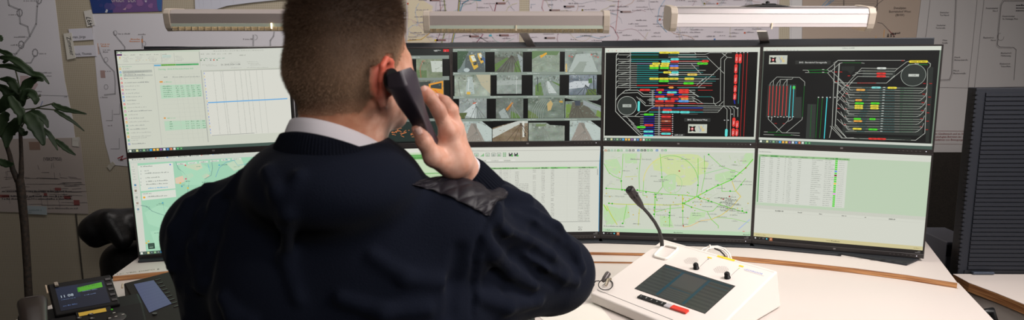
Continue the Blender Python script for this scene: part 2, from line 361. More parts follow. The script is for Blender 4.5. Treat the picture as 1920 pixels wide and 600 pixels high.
A.poly([(764, 0), (792, 0), (812, 12), (806, 30), (800, 62), (820, 80), (764, 80)], (208, 198, 172)); A.layer(); netmap(A, 764, 972, -30, 84, 20, 3)
A.line([(832, -8), (836, 28), (834, 60), (826, 88)], 2, (146, 150, 110)); A.line([(824, -8), (827, 24), (826, 60), (812, 92)], .9, (160, 120, 130))
for dx, c in ((0, (90, 98, 110)), (1.3, (214, 188, 84)), (2.6, (66, 128, 150))): A.line([(861 + dx, -8), (858 + dx, 28), (846 + dx, 82)], 1.2, c)
A.line([(862, 24), (868, 6), (880, -1), (902, 1)], 1.4, (70, 132, 156)); A.line([(764, 76), (790, 74), (806, 62)], 1.2, (206, 170, 80)); A.line([(892, 82), (906, 64)], 1.1, (150, 70, 100)); A.line([(886, 62), (904, 72), (920, 82)], 1.3, (150, 146, 148))
A.line([(930, 8), (926, 28)], 1.2, (130, 50, 70)); A.layer()
for x, y in ((806, 0), (800, 25), (930, 6), (928, 24), (936, 74-8), (818, 75), (880, 68)): A.rect(x, y - 1.5, x + 18, y + 1.8, (136, 106, 104)); A.rect(x, y - 1.5, x + 3, y + 1.8, (190, 90, 60))
A.rect(917, 65, 922, 68, (80, 170, 190)); A.rect(815, 74, 819, 77, (200, 176, 40))
poster('transit_map', A, 'colourful transit network map behind the middle lamp, beside the head', 'poster')
A = Wall(YW - .002); A.sheet([(993, -40), (1461, -40), (1460, 110), (992, 112)], (206, 200, 206)); A.layer(); netmap(A, 995, 1459, -34, 88, 54, 5)
A.line([(1020, -6), (1016, 14), (1024, 30), (1040, 40), (1060, 44)], 1.4, (196, 160, 166)); A.line([(1130, 40), (1150, 52), (1160, 70), (1150, 90)], 1.2, (190, 150, 160)); A.line([(1080, 70), (1100, 66), (1124, 72), (1144, 66)], 1.2, (176, 196, 214))
A.line([(1160, 0), (1158, 24), (1154, 60)], 1.1, (196, 150, 150)); A.line([(1250, 60), (1232, 40), (1236, 16), (1250, -6)], 1, (150, 180, 206)); A.layer()
for x, y, c in ((1030, 19, (190, 96, 60)), (1057, 12, (66, 110, 170)), (1163, 22, (190, 90, 70)), (1021, 71, (80, 160, 180))): A.rect(x, y - 1.4, x + 20, y + 1.6, (150, 130, 128)); A.rect(x, y - 1.4, x + 4, y + 1.6, c)
poster('transit_map', A, 'long pale transit network map between the middle and right lamps', 'poster')
A = Wall(YW - .0022); A.sheet([(1481, -40), (1506, -40), (1504, 110), (1480, 110)], (206, 204, 204)); A.layer(); A.line([(1484, -10), (1483, 90)], .5, (180, 178, 178)); poster('white_sheet_margin', A, 'narrow white paper strip between the pale map and the brown detail plan', 'sheet')
# brown detail plan
BR_ = (172, 156, 142)
A = Wall(YW - .0045); A.sheet([(1505, -40), (1731, -40), (1727, 0), (1714, 110), (1504, 110)], BR_); A.layer()
for k in range(13): y = -16 + k*3.2; A.line([(1545 + k*1.2, y), (1640, y), (1650 - k*.5, y - 3)], .6, (110, 102, 98))
A.line([(1634, 25), (1645, 8), (1663, -6)], 1, (96, 90, 88)); A.line([(1640, 24), (1645, 18), (1645, -10)], 1, (96, 90, 88)); A.line([(1582, -6), (1582, 20)], 2, (120, 110, 104))
for a_, b_ in (((1530, 22), (1560, -8)), ((1536, 20), (1566, -6)), ((1545, 14), (1572, -6))): A.line([a_, b_], 1.1, (90, 140, 176))
A.line([(1645, 42), (1654, 44), (1662, 52), (1674, 66)], 1, (100, 92, 90)); A.line([(1658, 56), (1657, 70)], 1, (206, 150, 70)); A.line([(1642, 68), (1642, 80)], 1, (206, 150, 70)); A.layer()
A.text(1687, 17, 4.0, 'Detailplan', (62, 54, 52), centre=True, sx=.95); A.text(1687, 23.6, 4.0, 'Betriebshof West', (62, 54, 52), centre=True, sx=.95); A.text(1687, 30.2, 4.0, '(BHW)', (62, 54, 52), centre=True, sx=.95)
for x, y in ((1664, 62), (1672, 60), (1663, 66), (1560, 78)): A.greek(x, y, 15, 3.4, (70, 62, 60))
A.line([(1666, 56), (1676, 67)], .8, (150, 50, 50))
poster('detail_plan', A, 'brown detail plan titled Detailplan Betriebshof West behind the right lamp', 'poster')
# grey plans at the right
G_ = (184, 181, 180); GI = (112, 108, 108)
A = Wall(YW - .007); A.sheet([(1735, -40), (2040, -40), (2040, 286), (1690, 286), (1718, 72), (1727, 0)], G_); A.layer()
A.line([(1745, -10), (1737, 60), (1730, 100)], .7, GI); A.line([(1833, -10), (1824, 80), (1815, 165), (1762, 164)], .7, GI); A.line([(1846, -10), (1836, 80), (1827, 165), (1930, 162)], .7, GI)
A.line([(1792, -10), (1789, 60), (1786, 100), (1784, 138), (1780, 149), (1762, 150)], 1.1, GI); A.line([(1794, -10), (1791, 60), (1788, 100), (1786, 139), (1781, 151), (1762, 152)], .5, GI)
A.line([(1920, 2), (1882, 2), (1877, 10), (1875, 30), (1870, 84), (1874, 88), (1900, 89), (1905, 93), (1903, 122), (1901, 150)], 1.1, GI); A.line([(1920, 0), (1880, 0), (1875, 10), (1872, 40), (1868, 86), (1873, 90.5), (1898, 91)], .5, GI)
A.line([(1876 + 6*math.cos(t*.6), 69 + 7*math.sin(t*.6)) for t in range(9)], .7, GI); A.layer()
for (x, y, t) in ((1762, 25, 'Durlacher'), (1762, 30, 'Tor/Nord'), (1756, 49, 'Durlacher'), (1754, 54, 'Tor/straße'), (1767, 77, 'Mitte'), (1766, 82, 'Straße'), (1789, 109, 'Mitsch.'), (1789, 114, 'Bismarckstraße'), (1787, 134, 'Mitsch.'), (1787, 139, 'Blankenstraße'), (1848, 17, 'Friedrichsthal'), (1861, 22, 'Nord'), (1879, 32, 'Friedrichsthal'), (1879, 37, 'St.-Hedwigs-Platz'), (1843, 72, 'Blankenloch'), (1857, 77, 'Nord'), (1876, 101, 'Blankenloch'), (1876, 106, 'Mühlenweg'), (1874, 121, 'Blankenloch'), (1876, 126, 'Tolna-Platz')):
    A.text(x, y, 2.9, t, (70, 68, 70), sx=.95)
for y in (8, 13, 18): A.greek(1905, y, 22, 3, (80, 78, 80))
A.layer()
for k, t in enumerate(('im Gleisbereich und an den', 'unbefugtes Betreten der Anlagen', 'Gefahren von Bewegungen hier')): A.text(1752, 252.5 + k*5.6, 3.6, t, (122, 40, 36), sx=.98)
A.line([(1752, 245.5), (1830, 246)], .6, (130, 70, 64)); A.line([(1750, 270), (1830, 270.5)], .5, (130, 90, 84))
poster('station_plan_poster', A, 'large grey station line plan with red notice text at the right, beside the dark cabinet', 'poster')
# ------------------------------------------------------------------ desks
ZP = .900; ZL = .882                                        # tops of the monitor shelf and of the work surface
white = mat('white_laminate', (205, 196, 190), .45, spec=.4, bump=('noise', 900, .03, .0005)); ply = plywood_mat(); steel = mat('grey_steel', (120, 120, 124), .4, .6)
def slab(root, name, out, z0, z1, lip=True):
    """laminated board: white top sheet, plywood core showing at the edge"""
    MB().prism([(x, y, z0) for x, y in out], (0, 0, z1 - .0014 - z0)).build('plywood_edge', ply, root)
    MB().prism([(x, y, z1 - .0014) for x, y in out], (0, 0, .0014)).build('laminate_top', white, root)
front = [(310,508),(420,498),(560,488),(760,478),(940,474),(1110,472),(1210,474),(1290,476),(1380,480),(1440,485),(1500,491),(1600,502),(1700,515),(1795,530)]
fr = [on(x, y, ZP) for x, y in front]; fr = [(p.x, p.y) for p in fr]
shelf = thing('monitor_shelf', 'long curved white shelf with a plywood edge carrying the monitors', 'shelf', (0, 0, ZL))
slab(shelf, 'shelf', [(-1.283, -.392)] + fr + [(1.433, .03), (1.40, .34), (.6, .46), (-.7, .46), (-1.34, .30), (-1.33, -.1)], ZL + .001, ZP); settle(shelf)
desk = thing('desk', 'large white workstation desk with a plywood edge in front of the monitors', 'desk', (0, -.5, 0))
slab(desk, 'desk', [(-1.40, .25), (-1.30, -.36), (-1.36, -.72), (-1.37, -.98), (-.9, -1.0), (-.3, -.93), (.3, -.93), (.9, -1.05), (1.105, -1.05), (1.223, -.646), (1.306, -.372), (1.36, .25)], ZL - .026, ZL)
for sx in (-1, 1):
    b = MB(); b.box((sx*1.0 - .04, -.5, .03), (sx*1.0 + .04, -.38, ZL - .06)); b.box((sx*1.0 - .035, -.98, 0), (sx*1.0 + .035, .1, .035)); b.build('leg', steel, desk, .004)
    MB().box((sx*1.0 - .03, -.9, ZL - .062), (sx*1.0 + .03, 0, ZL - .0262)).build('bracket', steel, desk, .003)
MB().box((-1.0, -.46, ZL - .1), (1.0, -.42, ZL - .05)).build('crossbeam', steel, desk)
MB().lathe([(.0035, 0), (.0035, .0008), (.002, .0012)], on(1794, 541, ZL), 12).build('screw_cap', mat('screw_beige', (178, 160, 140), .5), desk)
settle(desk)
# thin board let in along the shelf on the left of the console
s2 = thing('desk_strip', 'narrow white board with a dark plywood edge between shelf and desk, left of the console', 'board', (0, -.15, ZL))
l2 = [on(x, y, ZL + .007) for x, y in ((840, 487), (1000, 487), (1110, 489.5), (1214, 491))]; l2 = [(p.x, p.y) for p in l2]
b2 = [(p[0], p[1] - .0012) for p in [fr[6], fr[5], fr[4], fr[3]]]
slab(s2, 's', l2 + b2, ZL + .0006, ZL + .007); settle(s2)
# lettering along the left part of the shelf edge
A = None
def lab():
    mb = MB(); a = on(214, 517, ZP); b = on(292, 507, ZP); d = (b - a).normalized(); n = Vector((-d.y, d.x, 0))
    mb.prism([a + n*.001, b + n*.001, b + n*.016, a + n*.016], (0, 0, .0008), lin((205, 198, 188)))
    pen = .004; k = .0105 / .7
    for ch in '12° VBK DISPO 2':
        V, P, adv = glyph(ch)
        mb.add([a + d*(pen + x*k*1.1) + n*(.004 + y*k) + Vector((0, 0, .0010)) for x, y in V], P, lin((70, 60, 54))); pen += adv*k*1.1
    o = mb.build('label_strip', paper); loc_at(o, a); return tag(o, 'printed label strip stuck on the left end of the monitor shelf', 'label')
lab()
# second desk and cabinet at the right
ZD = .838
d2 = thing('side_desk', 'white side desk with a plywood edge in front of the dark partition screen', 'desk', (1.9, -.4, 0))
p_ = [on(1817, 530, ZD), on(1868, 549, ZD), on(1922, 571, ZD)]; P3 = [(p.x, p.y) for p in p_]
e_ = (P3[2][0] + (P3[2][0]-P3[0][0])*2.2, P3[2][1] + (P3[2][1]-P3[0][1])*2.2)
out2 = [P3[0], P3[1], P3[2], e_, (2.75, e_[1]), (2.75, -.15), (P3[0][0] + .002, -.15)]
slab(d2, 'd', out2, ZD - .03, ZD)
pw = [Vector((x, y, 0)) for x, y in (P3[0], P3[2], e_)]
o_ = Vector((.006, .012, 0)); MB().prism([Vector((P3[0][0], P3[0][1], .1)) + o_, Vector((e_[0], e_[1], .1)) + o_, Vector((e_[0], e_[1], .1)) + o_ + Vector((.012, .02, 0)), Vector((P3[0][0], P3[0][1], .1)) + o_ + Vector((.012, .02, 0))], (0, 0, ZD - .131)).build('modesty_panel', white, d2)
for x, y in ((2.6, -.9), (2.6, -.3), (1.6, -.3)): MB().tube([(x, y, 0), (x, y, ZD - .0305)], .025, 12).build('leg', steel, d2)
settle(d2)
cabm = mat('dark_slate_cabinet', (33, 36, 44), .55, spec=.35); rub = mat('shutter_groove', (24, 26, 32), .6)
YC = -.14
cTL = at(1831, 165, YC); xl = at(1824, 350, YC).x; CZ = cTL.z
cab = thing('partition_screen', 'tall dark slate blue partition screen with narrow ribs, standing at the right', 'screen', (2.2, YC, 0))
MB().box((cTL.x, YC, .03), (2.95, YC + .045, CZ)).build('body', cabm, cab, .003)
b = MB(); z = ZD + .012; pitch = .0145
sh = MB()
while z < CZ - .02:
    sh.prism([(cTL.x + .03, YC - .001, z), (cTL.x + .03, YC - .0045, z + .0022), (cTL.x + .03, YC - .0045, z + pitch - .0030), (cTL.x + .03, YC - .001, z + pitch - .0010)], (2.9 - cTL.x - .03, 0, 0)); z += pitch
sh.build('ribbed_panel', cabm, cab)
b = MB(); z = ZD + .02
while z < CZ - .02: b.box((cTL.x - .004, YC - .004, z), (cTL.x + .006, YC + .01, z + pitch*.62)); z += pitch
b.build('edge_profile', cabm, cab)
b = MB(); b.box((cTL.x + .02, YC - .003, .06), (2.9, YC - .0005, ZD + .01)); b.build('lower_panel', rub, cab)
MB().box((cTL.x + .1, YC - .12, 0), (cTL.x + .16, YC + .2, .03)).build('foot', rub, cab); MB().box((2.7, YC - .12, 0), (2.76, YC + .2, .03)).build('foot', rub, cab)
c_ = on(1872, 527, ZD + .004); MB().box((c_.x - .035, YC - .022, ZD + .002), (c_.x + .035, YC - .0076, ZD + .010)).build('clamp', mat('steel_grey_blue', (70, 78, 92), .35, .5), cab, .002); settle(cab)
# grey box (small computer) behind the shelf at the right
bx = thing('computer_case', 'small slate grey upright case standing behind the shelf, left of the ribbed screen', 'case', (1.62, .2, 0))
a = at(1776, 454, .12); c = at(1803, 454, .12)
MB().box((a.x, .12, .62), (c.x + .07, .34, a.z)).build('housing', mat('case_grey', (122, 126, 142), .5), bx, .004)
MB().box((a.x - .001, .118, a.z - .055), (a.x + .018, .1198, a.z - .01)).build('front_bezel', mat('case_dark', (56, 60, 74), .5), bx)
MB().box((a.x + .02, .118, .64), (c.x + .06, .1195, a.z - .065)).build('side_door', mat('case_dark2', (96, 100, 116), .5), bx)
b = MB(); b.box((a.x, .13, 0), (c.x + .06, .33, .62)); b.build('pedestal', mat('case_dark', (56, 60, 74)), bx, .004)
MB().lathe([(.004, 0), (.004, .002)], (a.x + .045, .1198, a.z - .02), 10, Matrix.Rotation(PI/2, 4, 'X')).build('button', mat('case_dark'  , (30,30,30)), bx); settle(bx)
# black seat back at the right edge beneath the side desk
q = at(1851, 581, -.45)
bc = thing('task_chair', 'black chair pushed under the side desk at the bottom right, only its armrest showing', 'chair', (q.x + .05, q.y, 0))
blk = mat('black_plastic', (16, 16, 18), .45)
t_ = at(1851, 581, q.y)
pts = [(t_.x - .05, q.y, t_.z - .16), (t_.x - .03, q.y, t_.z - .03), (t_.x - .012, q.y, t_.z - .008), (t_.x + .012, q.y, t_.z - .002), (t_.x + .022, q.y, t_.z - .03), (t_.x + .04, q.y, t_.z - .18)]
MB().tube(pts, .011, 10).build('armrest', blk, bc)
MB().box((t_.x - .06, q.y - .30, t_.z - .22), (t_.x + .30, q.y + .06, t_.z - .16)).build('seat', blk, bc, .025, 3)
MB().tube([(t_.x + .12, q.y - .12, .08), (t_.x + .12, q.y - .12, t_.z - .2)], .022, 12).build('column', steel, bc)
for k in range(5):
    a_ = k*2*PI/5; MB().tube([(t_.x + .12, q.y - .12, .1), (t_.x + .12 + .28*math.cos(a_), q.y - .12 + .28*math.sin(a_), .055)], [.022, .014], 8).build('base_arm', blk, bc)
    MB().lathe([(.02, -.011), (.027, 0), (.02, .011)], (t_.x + .12 + .28*math.cos(a_), q.y - .12 + .28*math.sin(a_), .0275), 12, Matrix.Rotation(PI/2, 4, 'X')).build('castor', blk, bc)
settle(bc)

# ------------------------------------------------------------------ monitors
MW, MH, GH, GV = .518, .324, .010861, .020045
COLS = {1: ((-1.0432, -.1722), .244480), 2: ((-.524394, -.062528), .172048), 3: ((0, 0), .065308), 4: ((.526893, -.009966), -.103135), 5: ((1.039792, -.123716), -.333356)}
bez = mat('monitor_bezel', (38, 34, 34), .38, spec=.5); shell = mat('monitor_shell', (30, 30, 32), .5)
scr = screen_mat('lit_display', .95)
SW = (216, 218, 206)
def monitor(c, row, quad, draw, label):
    (x, y), a = COLS[c]; zc = ZO + (MH + GV)/2 * (1 if row == 0 else -1)
    r = thing('monitor', label, 'monitor', (x, y, zc - MH/2 - .0145), a, 'monitors of the two row display wall')
    tilt = .0202 if c == 1 else 0
    # local frame: x right, z up from the housing's foot, -y towards the desk
    z0 = 0; z1 = MH + .0145 + .0052; hx = MW/2 + .0052; za = .0145
    MB().box((-hx, .0012, z0), (hx, .028, z1)).build('housing', shell, r, .003)
    MB().box((-hx + .06, .028, z0 + .05), (hx - .06, .048, z1 - .05)).build('back_cover', shell, r, .01)
    f = MB(); yb = -.0022
    f.box((-hx, yb, z0), (hx, .0012, z0 + .0142)); f.box((-hx, yb, z1 - .0050), (hx, .0012, z1)); f.box((-hx, yb, z0 + .0142), (-hx + .0050, .0012, z1 - .0050)); f.box((hx - .0050, yb, z0 + .0142), (hx, .0012, z1 - .0050))
    f.build('bezel', bez, r, .0006, 1)
    to3 = lambda u, v, l: (-MW/2 + u, -.0003 - l, za + MH - v)
    A = Art(quad, MW, MH, to3); A.raw([(-.0004, -.0004), (MW + .0004, -.0004), (MW + .0004, MH + .0004), (-.0004, MH + .0004)], (8, 9, 9), clip=False); A.layer(); draw(A)
    A.build('screen', scr, r)
    g = MB(); g.box((-.004, yb - .0006, .0046), (.004, yb, .0098)); g.build('logo_badge', mat('badge_grey', (120, 116, 116), .4, .4), r)
    g = MB()
    for k in range(6): g.box((.165 + k*.012, yb - .0005, .0062), (.169 + k*.012, yb, .0078))
    g.build('touch_buttons', mat('button_grey', (84, 80, 80), .5), r)
    g = MB(); g.box((.242, yb - .0006, .006), (.2445, yb, .0085)); g.build('power_light', mat('power_led', (200, 200, 210), .5, emit=((205, 205, 225), .5)), r)
    if tilt: r.rotation_euler = Matrix.Rotation(a, 3, 'Z').__matmul__(Matrix.Rotation(-tilt, 3, 'Y')).to_euler()
    if tilt:
        # both monitors of the column lean together about the seam between them
        piv = Vector((x, y, ZO)); R = Matrix.Rotation(a, 3, 'Z') @ Matrix.Rotation(-tilt, 3, 'Y'); off = Vector((0, 0, zc - MH/2 - .0145 - ZO)); r.location = piv + R @ off
    return r
def taskbar(A, x0, y0, x1, y1, seed, col=(74, 92, 84), right=None):
    """old style task bar with coloured icons; the points are the bar's ends in photo pixels"""
    a = A.m(x0, y0); b = A.m(x1, y1); h = .0105; w = b[0] - a[0]
    A.raw([(a[0], MH - h), (b[0], MH - h), (b[0], MH), (a[0], MH)], col); A.layer(); R = random.Random(seed)
    cols = [(222, 226, 216), (60,70,60), (206, 206, 140), (70, 90, 90), (120, 170, 120), (80, 96, 92), (50, 150, 220), (240, 170, 40), (236, 180, 60), (130, 60, 140), (210, 215, 225), (60, 120, 190), (226, 110, 60), (216, 224, 216), (60, 160, 90), (70, 150, 80)]
    for k, c in enumerate(cols):
        x = a[0] + .003 + k * .0102; A.raw([(x, MH - h + .0018), (x + .0068, MH - h + .0018), (x + .0068, MH - .0016), (x, MH - .0016)], c)
        A.lay += .4; A.raw([(x + .002, MH - h + .004), (x + .005, MH - h + .004), (x + .005, MH - .004), (x + .002, MH - .004)], mixc(c, (250, 250, 245), .5)); A.lay -= .4
def darkbar(A):
    h = .0125; A.raw([(0, MH - h), (MW, MH - h), (MW, MH), (0, MH)], (32, 28, 28)); A.layer()
    A.raw([(.004, MH - .0092), (.0085, MH - .0092), (.0085, MH - .0042), (.004, MH - .0042)], (206, 206, 206)); 
    A.raw([(.018, MH - .0042), (.0192, MH - .0042), (.0222, MH - .009), (.021, MH - .009)], (130, 126, 126)); A.raw([(.0295, MH - .009), (.036, MH - .009), (.036, MH - .0045), (.0295, MH - .0045)], (96, 92, 92))
    A.raw([(.0435 + .0025*math.cos(t), MH - .0066 + .0025*math.sin(t)) for t in np.linspace(0, 6.28, 9)[:-1]], (90, 200, 220)); A.raw([(.052, MH - h), (.0625, MH - h), (.0625, MH), (.052, MH)], (150, 84, 54)); A.lay += .5
    A.raw([(.055, MH - .0094), (.0595, MH - .0094), (.0595, MH - .004), (.055, MH - .004)], (226, 170, 130)); A.lay += .5
    for k, wd in ((.0094, .008), (.005, .015)):
        A.raw([(MW - .006 - wd, MH - k), (MW - .006, MH - k), (MW - .006, MH - k + .0018), (MW - .006 - wd, MH - k + .0018)], (120, 116, 114))
def edge_glow(A, base, tint):
    for k in range(6): t = k/6; A.raw([(MW*(1 - .0035*(6-k)), 0), (MW*(1 - .0035*(5-k)), 0), (MW*(1 - .0035*(5-k)), MH), (MW*(1 - .0035*(6-k)), MH)], mixc(base, tint, t))

def s_mail(A):                                              # top left: mail program and a schedule window
    A.rect(217.5, 96, 556, 288, (207, 210, 196)); A.layer(); A.raw([(0,0),(MW,0),(MW,.006),(0,.006)], (196, 206, 188))
    A.fr(210, 80, 2.858); G = (172, 174, 164); g2 = (186, 188, 178); A.layer()
    A.rect(24, 61, 54, 69, (88, 34, 96)); A.rect(22, 50, 30, 56, (90, 100, 96)); A.rect(44, 50, 52, 56, (100, 130, 130)); A.poly([(38, 76), (46, 76), (42, 92)], (212, 176, 90))
    for x in (62, 98, 150, 186, 230, 276): A.greek(x, 63, 9, 2.2, G)
    for y in (76, 84, 92, 100): 
        for x in (60, 130, 200, 275, 350): A.greek(x + random.randint(-4, 6), y, random.randint(8, 18), 1.8, g2)
    for k in range(7): A.rect(132 + k*18, 94, 135 + k*18, 98, random.choice(((210, 150, 60), G, (90, 110, 90), G)))
    A.rect(275, 70, 326, 84, (190, 208, 198)); A.rect(270, 60, 272, 112, g2); A.rect(342, 60, 344, 112, g2); A.rect(28, 116, 478, 117.5, (190, 192, 182))
    A.greek(36, 127, 26, 2.4, (170, 190, 170))
    cols = [(214, 170, 80), (90, 150, 200), (120, 190, 150), (214, 120, 120), (214, 92, 92), (156, 110, 160), (214, 92, 92), (156, 110, 170), (96, 150, 210), (96, 150, 210), (220, 90, 100), (110, 180, 90), (206, 120, 160), (110, 180, 90), (206, 120, 160), (226, 166, 60), (70, 170, 140), (70, 170, 140), (110, 180, 90), (226, 166, 60), (70, 170, 140), (120, 130, 200)]
    A.layer(); A.poly([(56, 152), (218, 150), (220, 164), (58, 168)], (178, 182, 172)); A.poly([(62, 178), (222, 176), (223, 184), (64, 186)], (186, 190, 180)); A.layer()
    for k, c in enumerate(cols):
        y = 142 + k * 19.3; x = 38 + (y - 142) * .128
        if k in (2, 3): y -= 4
        A.rect(x, y - 5, x + 11, y + 5, c); A.lay += .5; A.rect(x + 3, y - 1.5, x + 8, y + 2, (230, 230, 220)); A.lay -= .5
        A.greek(x + 20, y - 4, random.randint(10, 48), 2.2, random.choice(((168, 172, 164), (150, 154, 148), (180, 182, 172))))
        if k in (1, 2, 19): A.greek(x + 20, y + 5, random.randint(12, 40), 2.0, (176, 178, 168))
    A.poly([(226, 116), (229, 116), (272, 556), (269, 556)], (190, 192, 182)); A.poly([(480, 55), (484, 55), (524, 548), (520, 548)], (170, 172, 164))
    A.rect(230, 123, 268, 131, (104, 170, 206)); A.rect(268, 121, 350, 130, (112, 176, 84)); A.rect(350, 121, 478, 129, (84, 172, 106)); A.greek(272, 123, 26, 2, (70, 120, 60)); A.greek(352, 123, 30, 2, (60, 130, 80))
    A.text(254, 153, 3.4, 'Dienstag - 20.02.24 Dienstabschlüsse AvD', (96, 186, 132), sx=.82, rot=.0)
    A.rect(260, 214, 278, 222, (222, 150, 60)); A.greek(282, 216, 16, 2.2, (150, 200, 160)); A.rect(282, 411, 293, 418, (222, 150, 60)); A.greek(300, 413, 16, 2, (150, 200, 160))
    for k in range(10): A.greek(284 + k*22 + (k > 0) * 26, 190, 7, 2, (150, 154, 148)) if k < 8 and 284 + k*22 < 440 else None
    A.poly([(262, 236), (488, 234), (496, 302), (270, 310)], (184, 214, 188)); A.poly([(284, 430), (508, 428), (514, 474), (290, 482)], (184, 214, 188)); A.layer()
    for x in (340, 370, 398, 426, 450): A.poly([(x, 180), (x + 1.2, 180), (x + 48, 548), (x + 46.8, 548)], (192, 196, 184))
    for y in list(range(180, 548, 23)): A.poly([(256 + (y-180)*.12, y), (484 + (y-180)*.07, y - 3), (484 + (y-180)*.07, y - 2), (256 + (y-180)*.12, y + 1)], (196, 199, 187))
    A.layer()
    for r_ in range(6):
        for x in (276, 300, 348, 374, 406, 434, 464): A.greek(x + r_*1.5, 240 + r_*11, 6 if x > 300 else 9, 2.2, (132, 168, 140))
    for r_ in range(4):
        for x in (312, 400, 430, 458, 492): A.greek(x + r_, 432 + r_*12, 6, 2.2, (132, 168, 140))
    # right window
    A.fr(380, 80, 2.858); A.layer(); A.poly([(0, 44), (494, 38), (498, 150), (2, 158)], (208, 210, 200)); A.layer()
    for k in range(22): A.greek(76 + k*13, 50, 3.4, 2, G)
    for k in range(6): A.greek(4 + k*31, 66, 7, 2, G)
    A.greek(222, 76, 12, 2.2, G); 
    for k in range(6): A.rect(2 + k*18, 99, 9 + k*18, 107, ((110, 140, 110), (130, 150, 130), (200, 202, 196), (130, 130, 130), (200, 100, 80), (120, 150, 120))[k]); A.greek(4 + k*24, 90, 5, 2, (140, 170, 150))
    A.text(117, 134, 3.2, 'Di. 20.02.2024 11:08', (70, 72, 70), sx=1.0)
    for x, y in ((10, 126), (34, 132), (164, 115), (170, 146), (262, 114), (268, 124), (280, 132), (262, 146), (320, 148)): A.greek(x, y, 22, 1.8, g2)
    A.poly([(18, 166), (494, 158), (500, 506), (50, 516)], (219, 219, 209)); A.layer(); A.poly([(14, 161), (470, 155), (470, 162), (16, 167)], (186, 188, 178))
    for x0, x1 in ((72, 100), (112, 144), (123, 156), (190, 212), (222, 246), (250, 276), (272, 300), (312, 332), (344, 366)):
        A.poly([(x0, 164), (x0 + 2.2, 164), (x1 + 2.2, 508), (x1, 508)], (196, 197, 188))
        if x0 < 300 :
            for k in range(44):
                t = k/44; x = x0 + (x1 - x0)*t + 2
                if random.random() < .8: A.greek(x - 4, 168 + 340*t, random.choice((1.6, 2.2, 3)), 1.1, (190, 192, 183))
    for k in range(20): t = k/20; y = 172 + 340*t; A.rect(20 + 30*t, y, 23.5 + 30*t, y + 9, ((86, 120, 220), (220, 180, 100), (86, 120, 220), (230, 110, 110) if k == 14 else (130, 160, 225))[k % 4])
    A.layer(); A.poly([(38, 334), (481, 322), (481, 328), (40, 340)], (112, 174, 222)); A.poly([(56, 512), (290, 505), (290, 508), (56, 515)], (170, 172, 164))
    A.fr(0, 0, 1); taskbar(A, 241, 280, 557, 280, 1)

